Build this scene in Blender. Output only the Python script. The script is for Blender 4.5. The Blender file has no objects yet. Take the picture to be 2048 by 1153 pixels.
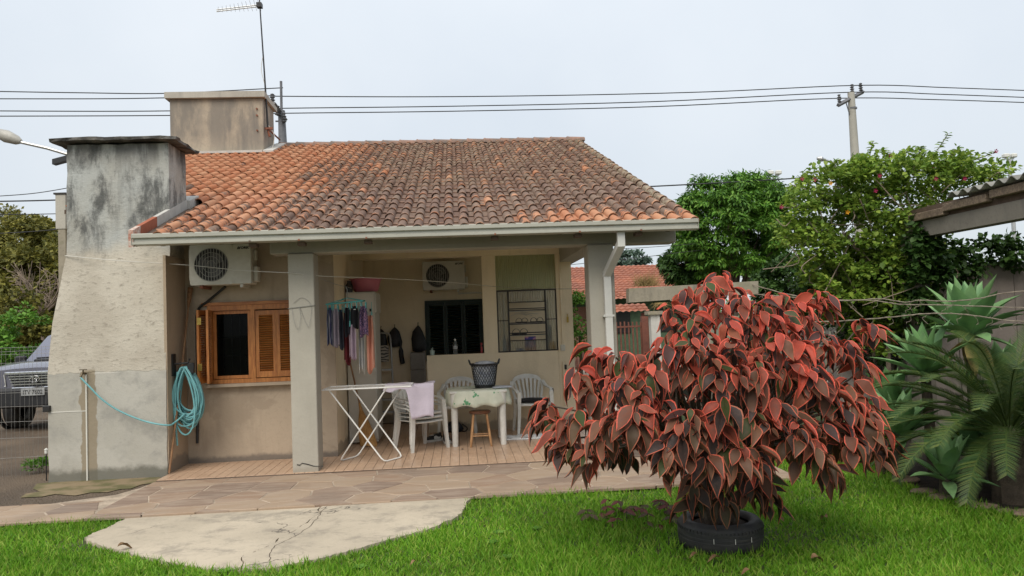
import bpy, math, random
import numpy as np
from mathutils import Vector, Matrix
random.seed(7); RNG = np.random.default_rng(7)
scn = bpy.context.scene
COL = scn.collection
R = math.radians

# ------------------------------------------------------------------ camera
F, CX, CY, EYE = 1500., 1024., 576.5, 1.62          # focal length in photo pixels, eye height above the porch floor
_d = np.array([(918-CX)/F, -(647-CY)/F, 1.]); _d /= np.linalg.norm(_d)
_n = np.cross(np.array([1, .0375, 0.]), _d); _n /= np.linalg.norm(_n)
_n = _n if _n[1] > 0 else -_n
_x = np.cross(_d, _n); _x = _x if _x[0] > 0 else -_x
M3 = np.array([_x, _d, _n])
cam_d = bpy.data.cameras.new('camera'); cam = bpy.data.objects.new('camera', cam_d); COL.objects.link(cam)
cam_d.sensor_width = 36; cam_d.lens = 36*F/2048; cam_d.clip_start = .05; cam_d.clip_end = 3000
mw = Matrix.Identity(4)
for i in range(3):
    mw[i][0] = M3[i][0]; mw[i][1] = M3[i][1]; mw[i][2] = -M3[i][2]
mw.translation = (0, 0, EYE)
cam.matrix_world = mw
scn.camera = cam

def ray(x, y): return M3 @ np.array([(x-CX)/F, -(y-CY)/F, 1.])
def atY(x, y, Y):
    r = ray(x, y); return Vector(r*(Y/r[1])) + Vector((0, 0, EYE))
def atZ(x, y, Z=0.):
    r = ray(x, y); return Vector(r*((Z-EYE)/r[2])) + Vector((0, 0, EYE))

# ------------------------------------------------------------------ world: overcast daylight
SUN_EL, SUN_AZ = R(50), R(-158)     # soft sun behind the camera, to the left
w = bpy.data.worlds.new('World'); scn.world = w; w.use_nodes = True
nt_ = w.node_tree; nt_.nodes.clear()
out = nt_.nodes.new('ShaderNodeOutputWorld'); bg = nt_.nodes.new('ShaderNodeBackground')
sky = nt_.nodes.new('ShaderNodeTexSky'); sky.sky_type = 'NISHITA'; sky.sun_disc = False
sky.sun_elevation = SUN_EL; sky.sun_rotation = math.atan2(math.sin(SUN_AZ), math.cos(SUN_AZ))
tc = nt_.nodes.new('ShaderNodeTexCoord'); nz = nt_.nodes.new('ShaderNodeTexNoise')
nz.inputs['Scale'].default_value = 2.4; nz.inputs['Detail'].default_value = 5
rmp = nt_.nodes.new('ShaderNodeValToRGB')           # the cloud layer
rmp.color_ramp.elements[0].position = .3; rmp.color_ramp.elements[0].color = (5.55, 6.0, 6.45, 1)
rmp.color_ramp.elements[1].position = .75; rmp.color_ramp.elements[1].color = (6.6, 6.9, 7.15, 1)
mx = nt_.nodes.new('ShaderNodeMix'); mx.data_type = 'RGBA'; mx.inputs[0].default_value = .86
nt_.links.new(tc.outputs['Generated'], nz.inputs['Vector']); nt_.links.new(nz.outputs['Fac'], rmp.inputs['Fac'])
nt_.links.new(sky.outputs['Color'], mx.inputs[6]); nt_.links.new(rmp.outputs['Color'], mx.inputs[7])
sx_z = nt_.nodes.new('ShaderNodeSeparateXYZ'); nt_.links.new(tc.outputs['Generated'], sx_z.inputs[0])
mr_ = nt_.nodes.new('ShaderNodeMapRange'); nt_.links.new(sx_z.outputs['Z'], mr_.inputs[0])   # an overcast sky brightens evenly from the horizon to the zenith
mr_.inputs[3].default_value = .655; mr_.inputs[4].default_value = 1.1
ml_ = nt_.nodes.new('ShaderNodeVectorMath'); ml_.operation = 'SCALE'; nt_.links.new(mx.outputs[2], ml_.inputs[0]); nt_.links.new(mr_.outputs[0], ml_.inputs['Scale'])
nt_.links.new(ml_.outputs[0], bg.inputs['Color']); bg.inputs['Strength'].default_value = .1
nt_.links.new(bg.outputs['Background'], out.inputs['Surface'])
sd = bpy.data.lights.new('sun', 'SUN'); sd.energy = 1.5; sd.angle = R(42); sd.color = (1, .93, .82)
sun = bpy.data.objects.new('sun', sd); COL.objects.link(sun)
sdir = Vector((math.sin(SUN_AZ)*math.cos(SUN_EL), math.cos(SUN_AZ)*math.cos(SUN_EL), math.sin(SUN_EL)))
sun.rotation_euler = (-sdir).to_track_quat('-Z', 'Y').to_euler()
vs = scn.view_settings; vs.view_transform = 'Standard'; vs.look = 'None'; vs.gamma = 1; vs.exposure = 0.86
vs.use_curve_mapping = False
scn.cycles.max_bounces = 12; scn.cycles.diffuse_bounces = 7; scn.cycles.transparent_max_bounces = 12

# ------------------------------------------------------------------ node helper
class NT:
    def __init__(s, name):
        s.m = bpy.data.materials.new(name); s.m.use_nodes = True
        s.t = s.m.node_tree; s.t.nodes.clear()
        s.o = s.t.nodes.new('ShaderNodeOutputMaterial'); s.b = s.t.nodes.new('ShaderNodeBsdfPrincipled')
        s.t.links.new(s.b.outputs[0], s.o.inputs[0])
        s._c = None
    def nd(s, typ, **kw):
        n = s.t.nodes.new('ShaderNode'+typ)
        for k, v in kw.items(): setattr(n, k, v)
        return n
    def put(s, sock, v):
        if v is None: return
        if isinstance(v, bpy.types.NodeSocket): s.t.links.new(v, sock)
        elif isinstance(v, tuple) and len(v) == 3 and sock.type == 'RGBA': sock.default_value = (*v, 1)
        else: sock.default_value = v
    def co(s):
        if s._c is None:
            tc = s.nd('TexCoord'); oi = s.nd('ObjectInfo')
            a = s.nd('VectorMath', operation='ADD')
            ml = s.nd('VectorMath', operation='SCALE'); ml.inputs[0].default_value = (37, 53, 71)
            s.t.links.new(oi.outputs['Random'], ml.inputs['Scale'])
            s.t.links.new(tc.outputs['Object'], a.inputs[0]); s.t.links.new(ml.outputs[0], a.inputs[1])
            s._c = a.outputs[0]
        return s._c
    def pos(s): return s.nd('NewGeometry').outputs['Position']
    def scl(s, v, vec):
        n = s.nd('VectorMath', operation='MULTIPLY'); s.put(n.inputs[0], v); n.inputs[1].default_value = vec; return n.outputs[0]
    def noise(s, scale, vec=None, detail=4, rough=.55, dist=0):
        n = s.nd('TexNoise'); s.put(n.inputs['Vector'], vec if vec is not None else s.co())
        n.inputs['Scale'].default_value = scale; n.inputs['Detail'].default_value = detail
        n.inputs['Roughness'].default_value = rough; n.inputs['Distortion'].default_value = dist
        return n.outputs['Fac']
    def voro(s, scale, vec=None, feature='F1', out='Distance'):
        n = s.nd('TexVoronoi', feature=feature); s.put(n.inputs['Vector'], vec if vec is not None else s.co())
        n.inputs['Scale'].default_value = scale; return n.outputs[out]
    def math(s, op, a, b=None, clamp=False):
        n = s.nd('Math', operation=op, use_clamp=clamp); s.put(n.inputs[0], a); s.put(n.inputs[1], b); return n.outputs[0]
    def step(s, v, lo, hi, a=0., b=1.):
        n = s.nd('MapRange', interpolation_type='SMOOTHSTEP'); s.put(n.inputs[0], v)
        n.inputs[1].default_value = lo; n.inputs[2].default_value = hi; n.inputs[3].default_value = a; n.inputs[4].default_value = b
        return n.outputs[0]
    def mix(s, f, a, b, mode='MIX'):
        n = s.nd('Mix', data_type='RGBA', blend_type=mode); s.put(n.inputs[0], f); s.put(n.inputs[6], a); s.put(n.inputs[7], b); return n.outputs[2]
    def sep(s, v):
        n = s.nd('SeparateXYZ'); s.put(n.inputs[0], v); return n.outputs
    def bump(s, h, strength=.3, dist=.01):
        n = s.nd('Bump'); n.inputs['Strength'].default_value = strength; n.inputs['Distance'].default_value = dist
        s.put(n.inputs['Height'], h); s.t.links.new(n.outputs[0], s.b.inputs['Normal'])
    def attr(s, name): return s.nd('Attribute', attribute_name=name).outputs['Color']
    def done(s, col=None, rough=.7, **kw):
        s.put(s.b.inputs['Base Color'], col); s.put(s.b.inputs['Roughness'], rough)
        for k, v in kw.items(): s.put(s.b.inputs[k.replace('_', ' ')], v)
        return s.m

def simple(name, col, rough=.6, var=.18, scale=6, bump=.15, col2=None, bd=.004, **kw):
    t = NT(name)
    c2 = col2 or tuple(c*(1-var*2) for c in col)
    n1 = t.noise(scale); n2 = t.noise(scale*6, detail=3)
    f = t.step(t.math('ADD', t.math('MULTIPLY', n1, .7), t.math('MULTIPLY', n2, .3)), .32, .68)
    if bump: t.bump(t.noise(scale*9), bump, bd)
    rg = t.step(n2, .2, .8, max(0, rough-.08), min(1, rough+.08))
    return t.done(t.mix(f, col, c2), rg, **kw)

# ------------------------------------------------------------------ mesh helpers
class MB:
    def __init__(s): s.v = []; s.f = []; s.mi = []; s.cur = 0
    def add(s, vs, fs):
        o = len(s.v); s.v += [tuple(p) for p in vs]
        for f in fs: s.f.append([i+o for i in f]); s.mi.append(s.cur)
        return s
    def box(s, x0, x1, y0, y1, z0, z1, mat=None, bev=0):
        if bev:
            b = bev; P = []
            # chamfered box: 24 verts
            for sx in (0, 1):
                for sy in (0, 1):
                    for sz in (0, 1):
                        X = (x0, x1)[sx]; Y = (y0, y1)[sy]; Z = (z0, z1)[sz]
                        ix = b if sx == 0 else -b; iy = b if sy == 0 else -b; iz = b if sz == 0 else -b
                        P += [(X, Y+iy, Z+iz), (X+ix, Y, Z+iz), (X+ix, Y+iy, Z)]
            def I(sx, sy, sz, k): return (sx*4+sy*2+sz)*3+k
            fs = []
            for a in (0, 1):
                q = [I(a, 0, 0, 0), I(a, 1, 0, 0), I(a, 1, 1, 0), I(a, 0, 1, 0)]; fs.append(q if a else q[::-1])
                q = [I(0, a, 0, 1), I(0, a, 1, 1), I(1, a, 1, 1), I(1, a, 0, 1)]; fs.append(q if a else q[::-1])
                q = [I(0, 0, a, 2), I(1, 0, a, 2), I(1, 1, a, 2), I(0, 1, a, 2)]; fs.append(q if a else q[::-1])
            for a in (0, 1):
                for c in (0, 1):
                    fs.append([I(a, c, 0, 0), I(a, c, 1, 0), I(a, c, 1, 1), I(a, c, 0, 1)][::1 if a == c else -1])
                    fs.append([I(a, 0, c, 0), I(a, 1, c, 0), I(a, 1, c, 2), I(a, 0, c, 2)][::-1 if a == c else 1])
                    fs.append([I(0, a, c, 1), I(1, a, c, 1), I(1, a, c, 2), I(0, a, c, 2)][::1 if a == c else -1])
            for a in (0, 1):
                for c in (0, 1):
                    for e in (0, 1):
                        t = [I(a, c, e, 0), I(a, c, e, 1), I(a, c, e, 2)]; fs.append(t if (a+c+e) % 2 else t[::-1])
            if mat: P = [mat @ Vector(p) for p in P]
            return s.add(P, fs)
        P = [(x, y, z) for x in (x0, x1) for y in (y0, y1) for z in (z0, z1)]
        if mat: P = [mat @ Vector(p) for p in P]
        return s.add(P, [(0, 1, 3, 2), (4, 6, 7, 5), (0, 4, 5, 1), (2, 3, 7, 6), (0, 2, 6, 4), (1, 5, 7, 3)])
    def tube(s, pts, r, n=8, caps=True, closed=False):
        pts = [Vector(p) for p in pts]; k = len(pts)
        rs = r if isinstance(r, (list, tuple)) else [r]*k
        V = []; ref = None
        for i, p in enumerate(pts):
            if closed: t = pts[(i+1) % k]-pts[i-1]
            else: t = pts[min(i+1, k-1)]-pts[max(i-1, 0)]
            t = t.normalized() if t.length > 1e-9 else Vector((0, 0, 1))
            if ref is None: ref = Vector((0, 0, 1)) if abs(t.z) < .9 else Vector((1, 0, 0))
            a = ref-t*ref.dot(t)
            if a.length < 1e-4: a = Vector((1, 0, 0))-t*t.x
            a.normalize(); ref = a; b = t.cross(a)
            for j in range(n):
                an = 2*math.pi*j/n; V.append(p+(a*math.cos(an)+b*math.sin(an))*rs[i])
        Fc = []
        for i in range(k if closed else k-1):
            i2 = (i+1) % k
            for j in range(n):
                j2 = (j+1) % n; Fc.append((i*n+j, i*n+j2, i2*n+j2, i2*n+j))
        if caps and not closed: Fc += [tuple(range(n))[::-1], tuple((k-1)*n+j for j in range(n))]
        return s.add(V, Fc)
    def lathe(s, prof, n=24, c=(0, 0, 0), sx=1, sy=1, wob=None):
        V = []
        for (r, z) in prof:
            for j in range(n):
                a = 2*math.pi*j/n; k = wob(a, r, z) if wob else 1
                V.append((c[0]+r*k*sx*math.cos(a), c[1]+r*k*sy*math.sin(a), c[2]+z))
        Fc = []
        for i in range(len(prof)-1):
            for j in range(n):
                j2 = (j+1) % n; Fc.append((i*n+j, i*n+j2, (i+1)*n+j2, (i+1)*n+j))
        return s.add(V, Fc)
    def prism(s, poly, z0, z1, ax='z'):
        n = len(poly)
        def P(a, b, c): return {'z': (a, b, c), 'y': (a, c, b), 'x': (c, a, b)}[ax]
        V = [P(a, b, z0) for a, b in poly]+[P(a, b, z1) for a, b in poly]
        Fc = [tuple(range(n))[::-1], tuple(range(n, 2*n))]
        for i in range(n): j = (i+1) % n; Fc.append((i, j, n+j, n+i))
        return s.add(V, Fc)
    def grid(s, fn, nu, nv, thick=0):
        V = [fn(i/(nu-1), j/(nv-1)) for i in range(nu) for j in range(nv)]
        Fc = [(i*nv+j, (i+1)*nv+j, (i+1)*nv+j+1, i*nv+j+1) for i in range(nu-1) for j in range(nv-1)]
        return s.add(V, Fc)
    def build(s, name, mat, parent=None, smooth=False, fix=True, solid=0):
        me = bpy.data.meshes.new(name); me.from_pydata(s.v, [], s.f); me.update()
        mats = mat if isinstance(mat, (list, tuple)) else [mat]
        for m in mats: me.materials.append(m)
        if len(mats) > 1: me.polygons.foreach_set('material_index', s.mi)
        if fix:
            import bmesh
            b = bmesh.new(); b.from_mesh(me); bmesh.ops.recalc_face_normals(b, faces=b.faces); b.to_mesh(me); b.free()
        o = bpy.data.objects.new(name, me); COL.objects.link(o)
        if smooth:
            me.polygons.foreach_set('use_smooth', [True]*len(me.polygons))
            try: me.set_sharp_from_angle(angle=R(smooth if smooth is not True else 40))
            except Exception: pass
        if solid:
            md = o.modifiers.new('thickness', 'SOLIDIFY'); md.thickness = solid; md.offset = 0
        par(o, parent)
        return o

ROOTLOC = {}
def par(o, parent):
    if parent is None: return
    o.parent = parent
    if parent.name in ROOTLOC: o.matrix_parent_inverse = Matrix.Translation(-ROOTLOC[parent.name])
def tag(o, label=None, cat=None, group=None, kind=None):
    if label: o['label'] = label
    if cat: o['category'] = cat
    if group: o['group'] = group
    if kind: o['kind'] = kind
    return o
def thing(name, label, cat, loc=None, group=None):
    """an Empty at the thing's base; its parts are modelled in world coordinates when loc is given, else around the origin"""
    o = bpy.data.objects.new(name, None); COL.objects.link(o); o.empty_display_size = .1
    if loc is not None:
        o.location = loc; ROOTLOC[o.name] = Vector(loc)
    return tag(o, label, cat, group)
def copy_tree(o, parent=None):
    c = o.copy(); COL.objects.link(c)
    if parent is not None: c.parent = parent
    for ch in list(o.children): copy_tree(ch, c)
    return c
def inst(src, name, parent, mat4):
    c = bpy.data.objects.new(name, src); COL.objects.link(c); c.parent = parent
    if parent is not None and parent.name in ROOTLOC: c.matrix_parent_inverse = Matrix.Translation(-ROOTLOC[parent.name])
    c.matrix_basis = mat4
    return c

def bulk(name, V, Fc, mat, parent=None, col=None, smooth=False, mi=None):
    """V (N,k,3) copies of a template with faces Fc (m,c) joined into one mesh; col (N,4) goes to the attribute col"""
    V = np.asarray(V, dtype=np.float32); N, k, _ = V.shape; Fc = np.asarray(Fc, dtype=np.int32); m, c = Fc.shape
    me = bpy.data.meshes.new(name)
    me.vertices.add(N*k); me.vertices.foreach_set('co', V.reshape(-1))
    idx = (Fc[None]+(np.arange(N, dtype=np.int32)*k)[:, None, None]).reshape(-1)
    me.loops.add(idx.size); me.loops.foreach_set('vertex_index', idx)
    me.polygons.add(N*m); me.polygons.foreach_set('loop_start', np.arange(0, idx.size, c, dtype=np.int32))
    mats = mat if isinstance(mat, (list, tuple)) else [mat]
    for q in mats: me.materials.append(q)
    if mi is not None: me.polygons.foreach_set('material_index', np.tile(np.asarray(mi, dtype=np.int32), N))
    if smooth: me.polygons.foreach_set('use_smooth', np.ones(N*m, dtype=bool))
    if col is not None:
        a = me.color_attributes.new('col', 'FLOAT_COLOR', 'POINT')
        a.data.foreach_set('color', np.repeat(np.asarray(col, dtype=np.float32), k, axis=0).reshape(-1))
    me.update(calc_edges=True); me.validate()
    o = bpy.data.objects.new(name, me); COL.objects.link(o); par(o, parent)
    return o

def text_mesh(txt, size, extrude=.002, bold=0):
    c = bpy.data.curves.new('lettering', 'FONT'); c.body = txt; c.size = size; c.extrude = extrude; c.offset = bold
    c.align_x = 'CENTER'; c.align_y = 'CENTER'; c.resolution_u = 3
    o = bpy.data.objects.new('lettering', c); COL.objects.link(o)
    dg = bpy.context.evaluated_depsgraph_get(); dg.update()
    me = bpy.data.meshes.new_from_object(o.evaluated_get(dg))
    bpy.data.objects.remove(o); bpy.data.curves.remove(c)
    return me
def lettering(txt, size, loc, mat, parent, bold=0, sx=1, rot=None):
    me = text_mesh(txt, size, .0015, bold); me.materials.clear(); me.materials.append(mat)
    # upright, facing -Y
    tr = Matrix.Translation(loc) @ (rot or Matrix.Identity(4)) @ Matrix.Rotation(R(90), 4, 'X') @ Matrix.Diagonal((sx, 1, 1, 1))
    me.transform(tr)
    o = bpy.data.objects.new('lettering', me); COL.objects.link(o); par(o, parent); return o

def spline(pts, n=8):
    pts = [Vector(p) for p in pts]; out = []
    P = [pts[0]*2-pts[1]]+pts+[pts[-1]*2-pts[-2]]
    for i in range(1, len(P)-2):
        for k in range(n):
            t = k/n; a, b, c, d = P[i-1], P[i], P[i+1], P[i+2]
            out.append(.5*((2*b)+(c-a)*t+(2*a-5*b+4*c-d)*t*t+(3*b-a-3*c+d)*t**3))
    out.append(pts[-1]); return out
def in_poly(x, y, poly):
    r = np.zeros(np.shape(x), bool); n = len(poly); j = n-1
    for i in range(n):
        xi, yi = poly[i]; xj, yj = poly[j]
        r ^= ((yi > y) != (yj > y)) & (x < (xj-xi)*(y-yi)/(yj-yi+1e-12)+xi); j = i
    return r
def frame_mats(pos, dirs, nrm, scale):
    """(N,3,3) with local Y along dirs and local Z near nrm, plus positions"""
    d = dirs/np.linalg.norm(dirs, axis=1, keepdims=True)
    z = nrm-d*np.sum(nrm*d, axis=1, keepdims=True); z /= np.linalg.norm(z, axis=1, keepdims=True)+1e-9
    x = np.cross(d, z)
    A = np.stack([x, d, z], axis=2)
    return A*np.asarray(scale).reshape(len(pos), -1)[:, None, :]
def place(T, A, pos): return np.einsum('nij,kj->nki', A, np.asarray(T))+pos[:, None, :]
def rdir(n):
    v = RNG.normal(size=(n, 3)); return v/np.linalg.norm(v, axis=1, keepdims=True)
# ------------------------------------------------------------------ materials
def m_plaster(name, base, dark, scale=1.2, streak=.5, fine=.25, mold=None, rough=.88, base_dirt=None, patch=None):
    t = NT(name); p = t.pos()
    big = t.noise(scale, p, 5); st = t.noise(3, t.scl(p, (1.6, 1.6, .25)), 5, .6); fn = t.noise(38, p, 4, .65)
    f = t.step(big, .35, .7); c = t.mix(f, base, tuple(a*.82 for a in base))
    c = t.mix(t.math('MULTIPLY', t.step(st, .5, .75), streak), c, dark)
    c = t.mix(t.math('MULTIPLY', t.step(fn, .5, .72), fine), c, tuple(a*.55 for a in base))
    if patch:
        pt = t.noise(1.7, p, 6, .6, .6); c = t.mix(t.math('MULTIPLY', t.step(pt, .56, .6), .6), c, patch)
    z = t.sep(p)[2]
    if mold:   # mildew climbing down from the top: (z low, z high, colour, amount)
        zm = t.step(z, mold[0], mold[1]); mn = t.noise(2.2, t.scl(p, (1.3, 1.3, .5)), 6, .62)
        k = t.math('MULTIPLY', zm, t.step(t.math('ADD', mn, t.math('MULTIPLY', zm, .10)), .44, .66))
        c = t.mix(t.math('MULTIPLY', k, mold[3]), c, mold[2])
    if base_dirt:   # rising damp with a ragged edge
        e = t.noise(5, p, 6, .65); h = t.math('SUBTRACT', z, t.math('MULTIPLY', e, base_dirt[0]))
        c = t.mix(t.step(h, -.03, .03, .8, 0), c, base_dirt[1])
    t.bump(t.math('ADD', t.math('MULTIPLY', fn, .5), t.noise(9, p, 5)), .35, .012)
    return t.done(c, rough)

MAT = {}
MAT['beige'] = m_plaster('beige_paint', (.80, .68, .49), (.38, .31, .21), .7, .22, .06, base_dirt=(.26, (.33, .27, .2)))
MAT['brownplaster'] = m_plaster('raw_plaster', (.45, .36, .265), (.24, .19, .14), 1.6, .45, .2, patch=(.33, .26, .19), base_dirt=(.13, (.12, .1, .085)))
MAT['sideplaster'] = m_plaster('oven_side_plaster', (.44, .34, .24), (.26, .21, .15), 1.1, .4, .18, base_dirt=(.3, (.2, .17, .14)))
MAT['pillar'] = m_plaster('pillar_render', (.43, .40, .335), (.30, .28, .23), .9, .25, .12, base_dirt=(.1, (.3, .27, .22)))
MAT['beam'] = m_plaster('beam_concrete', (.37, .345, .29), (.22, .2, .17), 1.0, .3, .18)
MAT['towerplaster'] = m_plaster('tank_plaster', (.42, .35, .265), (.17, .15, .13), 2.2, .8, .4, mold=(4.8, 5.6, (.17, .155, .135), .75), patch=(.33, .28, .22))
MAT['slabconc'] = m_plaster('tank_slab_concrete', (.45, .42, .36), (.2, .19, .17), 2, .6, .3)
MAT['oldconc'] = m_plaster('old_concrete', (.33, .29, .22), (.12, .105, .085), 5, .8, .6, patch=(.24, .22, .15))
MAT['shedconc'] = m_plaster('shed_concrete', (.22, .195, .16), (.12, .11, .1), 2, .6, .4)  # darker concrete, with the shade of the roof overhang put into its colour
MAT['yardwall'] = m_plaster('yard_wall_concrete', (.40, .34, .30), (.17, .15, .13), 1.2, .8, .3)

def m_chimney():
    t = NT('oven_render'); p = t.pos(); x, y, z = t.sep(p)
    low = t.step(t.noise(.9, p, 5), .3, .7); fn = t.noise(30, p, 5, .7); pit = t.noise(13, t.scl(p, (1, 1, 1.8)), 6, .75)
    clow = t.mix(low, (.445, .425, .375), (.37, .35, .30))
    clow = t.mix(t.math('MULTIPLY', t.step(t.noise(3.4, p, 9, .68, .3), .47, .66), .6), clow, (.27, .26, .235))
    clow = t.mix(t.math('MULTIPLY', t.step(t.noise(1.4, p, 7, .6), .52, .62), .35), clow, (.50, .475, .42))
    cmid = t.mix(t.step(t.noise(1.6, p, 5), .35, .65), (.52, .475, .395), (.42, .375, .305))
    cmid = t.mix(t.math('MULTIPLY', t.step(pit, .53, .66), .65), cmid, (.23, .2, .16))
    edge = t.math('ADD', z, t.math('MULTIPLY', t.math('SUBTRACT', t.noise(5, p, 8, .65), .5), .09))
    c = t.mix(t.step(edge, 1.20, 1.215), clow, cmid)
    cup = t.mix(t.step(t.noise(1.3, t.scl(p, (1, 1, .6)), 5), .35, .7), (.42, .43, .41), (.36, .34, .29))
    up = t.step(t.math('ADD', z, t.math('MULTIPLY', t.math('SUBTRACT', t.noise(2.2, p, 6), .5), .5)), 2.55, 2.75)
    c = t.mix(up, c, cup)
    mold = t.noise(2.6, t.scl(p, (1.2, 1.2, .55)), 10, .72, .25)
    k = t.math('MULTIPLY', t.step(z, 2.35, 2.9), t.step(mold, .45, .63))
    c = t.mix(t.math('MULTIPLY', k, .88), c, (.06, .062, .06))
    st = t.noise(3.2, t.scl(p, (2.2, 2.2, .14)), 5, .6)
    c = t.mix(t.math('MULTIPLY', t.math('MULTIPLY', t.step(st, .5, .72), t.step(z, 2.4, 3.9)), .75), c, (.05, .05, .048))
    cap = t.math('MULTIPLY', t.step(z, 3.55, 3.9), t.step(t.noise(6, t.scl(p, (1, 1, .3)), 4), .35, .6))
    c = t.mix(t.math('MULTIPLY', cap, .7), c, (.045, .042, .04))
    # damp run under the tap, ragged edges
    dx = t.math('ABSOLUTE', t.math('SUBTRACT', x, t.math('ADD', -4.30, t.math('MULTIPLY', t.math('SUBTRACT', t.noise(5, p, 6), .5), .13))))
    wet = t.math('MULTIPLY', t.step(dx, .085, .097, 1, 0), t.step(z, 1.22, 1.26, 1, 0))
    c = t.mix(t.math('MULTIPLY', wet, .85), c, (.25, .20, .13))
    dirt = t.math('SUBTRACT', z, t.math('MULTIPLY', t.noise(6, p, 6), .2))
    c = t.mix(t.step(dirt, -.05, .04, .85, 0), c, (.12, .115, .09))
    c = t.mix(t.math('MULTIPLY', t.step(fn, .55, .75), .3), c, (.2, .19, .17))
    t.bump(t.math('ADD', t.math('MULTIPLY', pit, t.step(edge, 1.20, 1.215, .25, 1.2)), t.math('MULTIPLY', fn, .3)), .5, .02)
    return t.done(c, .9)
MAT['chimney'] = m_chimney()

def m_tile(use_obj):
    t = NT('roof_clay'+('' if use_obj else '_joined'))
    if use_obj:
        c = t.nd('ObjectInfo').outputs['Color']; co = t.co()
    else:
        c = t.attr('col'); co = t.pos()
    s = t.nd('SeparateColor'); t.put(s.inputs[0], c); dirt, rnd, lich = s.outputs[0], s.outputs[1], s.outputs[2]
    lv = t.sep(t.attr('len')); b = lv[0]; pan = t.step(lv[1], -.03, -.015, 1, 0); lip = t.step(b, .06, .16, 1, 0)
    #         # 0 at the lower lip, 1 at the covered end
    n1 = t.noise(13, co, 5, .6, .4); n2 = t.noise(45, co, 4)
    clay = t.mix(rnd, (.42, .165, .08), (.50, .26, .145)); clay = t.mix(t.math('MULTIPLY', n2, .35), clay, (.34, .13, .075))
    thr = t.math('ADD', t.math('ADD', t.math('MULTIPLY', dirt, 1.15), t.math('MULTIPLY', b, .22)), t.math('SUBTRACT', t.math('MULTIPLY', pan, .22), t.math('MULTIPLY', lip, .12)))
    f = t.step(t.math('ADD', thr, t.math('MULTIPLY', t.math('SUBTRACT', n1, .5), 1.5)), .62, .80)
    dk = t.mix(rnd, (.105, .066, .050), (.165, .112, .086)); dk = t.mix(t.math('MULTIPLY', n2, .4), dk, (.16, .12, .10))
    col = t.mix(t.math('MULTIPLY', f, .93), clay, dk)
    lm = t.math('MULTIPLY', lich, t.step(t.noise(22, co, 5, .65), .42, .6)); col = t.mix(lm, col, (.38, .34, .24))
    col = t.mix(t.math('MULTIPLY', t.math('MULTIPLY', lip, t.step(t.noise(20, co, 3), .4, .6)), .5), col, (.46, .27, .18))
    t.bump(n2, .3, .004)
    return t.done(col, .85, Specular_IOR_Level=.25)
MAT['tile'] = m_tile(True); MAT['tilej'] = m_tile(False)
MAT['deck'] = simple('roof_deck_timber', (.12, .08, .055), .8, scale=8)
MAT['ridge'] = simple('ridge_clay', (.30, .17, .12), .85, scale=5, col2=(.13, .11, .095), bump=.3)
MAT['gutter'] = simple('gutter_paint', (.40, .39, .33), .45, .06, 2, bump=.03)
MAT['whitemetal'] = simple('downpipe_pvc', (.58, .57, .53), .5, .05, 3, bump=.02)
MAT['rust'] = simple('rusty_iron', (.25, .085, .04), .8, scale=20, col2=(.12, .045, .03))
MAT['wood'] = None
def m_wood(name, a, b, axis, rough=.42, scale=14):
    t = NT(name); v = [3., 3., 3.]; v[axis] = .35
    n = t.noise(scale, t.scl(t.co(), tuple(v)), 5, .6, .5); n2 = t.noise(4)
    t.bump(n, .12, .003)
    return t.done(t.mix(t.math('MULTIPLY', t.step(n2, .4, .7), .4), t.mix(t.step(n, .35, .65), a, b), tuple(q*.6 for q in b)), rough)
MAT['wood'] = m_wood('varnished_wood', (.54, .215, .055), (.36, .125, .03), 2)
MAT['woodh'] = m_wood('varnished_wood_level', (.52, .205, .052), (.34, .115, .028), 0)
MAT['stoolwood'] = m_wood('stool_wood', (.46, .26, .12), (.3, .15, .06), 2, .55)
MAT['stooltop'] = m_wood('stool_top_wood', (.18, .07, .03), (.09, .035, .018), 0, .4)
MAT['timber'] = m_wood('grey_timber', (.26, .19, .13), (.14, .1, .07), 0, .8)
MAT['brass'] = simple('brass', (.55, .38, .1), .4, scale=20, Metallic=.9)
MAT['dgreen'] = simple('dark_green_paint', (.005, .020, .013), .6, .2, 3, bump=.06)
MAT['black'] = simple('black_paint', (.016, .016, .017), .45, .2, 9, bump=.05)
MAT['blackcloth'] = simple('black_cloth', (.014, .014, .017), .9, .3, 20, bump=.3)
MAT['iron'] = simple('black_iron', (.02, .018, .017), .5, .3, 20)
MAT['plastic'] = simple('white_plastic', (.70, .69, .65), .42, .05, 5, bump=.03, col2=(.56, .55, .5))
MAT['acwhite'] = simple('ac_casing', (.60, .58, .51), .45, .06, 3, bump=.02, col2=(.5, .475, .4))
MAT['acdark'] = simple('ac_dark', (.03, .03, .032), .6)
MAT['acgrille'] = simple('ac_grille', (.42, .41, .37), .5, .08)
MAT['enamel'] = simple('white_enamel_tube', (.76, .75, .71), .35, .05, 5, bump=.02)
MAT['cabinet'] = simple('cabinet_white', (.58, .55, .48), .45, .05, 2, bump=.02)
MAT['pink'] = simple('pink_plastic', (.52, .15, .20), .4, .06, 3, bump=.02)
MAT['alu'] = simple('aluminium', (.5, .5, .49), .4, .08, 6, bump=.02, Metallic=.7)
MAT['hose'] = simple('turquoise_hose', (.17, .42, .44), .4, .12, 5, bump=.04)
MAT['teal'] = simple('teal_plastic', (.10, .42, .40), .4, .08)
MAT['straw'] = m_wood('broom_straw', (.52, .30, .11), (.34, .17, .05), 2, .8, 30)
MAT['stick'] = m_wood('broom_stick', (.30, .16, .07), (.2, .1, .045), 2, .6)
MAT['cable'] = simple('cable', (.03, .03, .03), .6, bump=0)
MAT['wire'] = simple('galvanised_wire', (.34, .33, .31), .5, .1, 10, bump=0, Metallic=.5)
MAT['linewhite'] = simple('white_line', (.62, .6, .54), .6, .06, bump=0)
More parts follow.
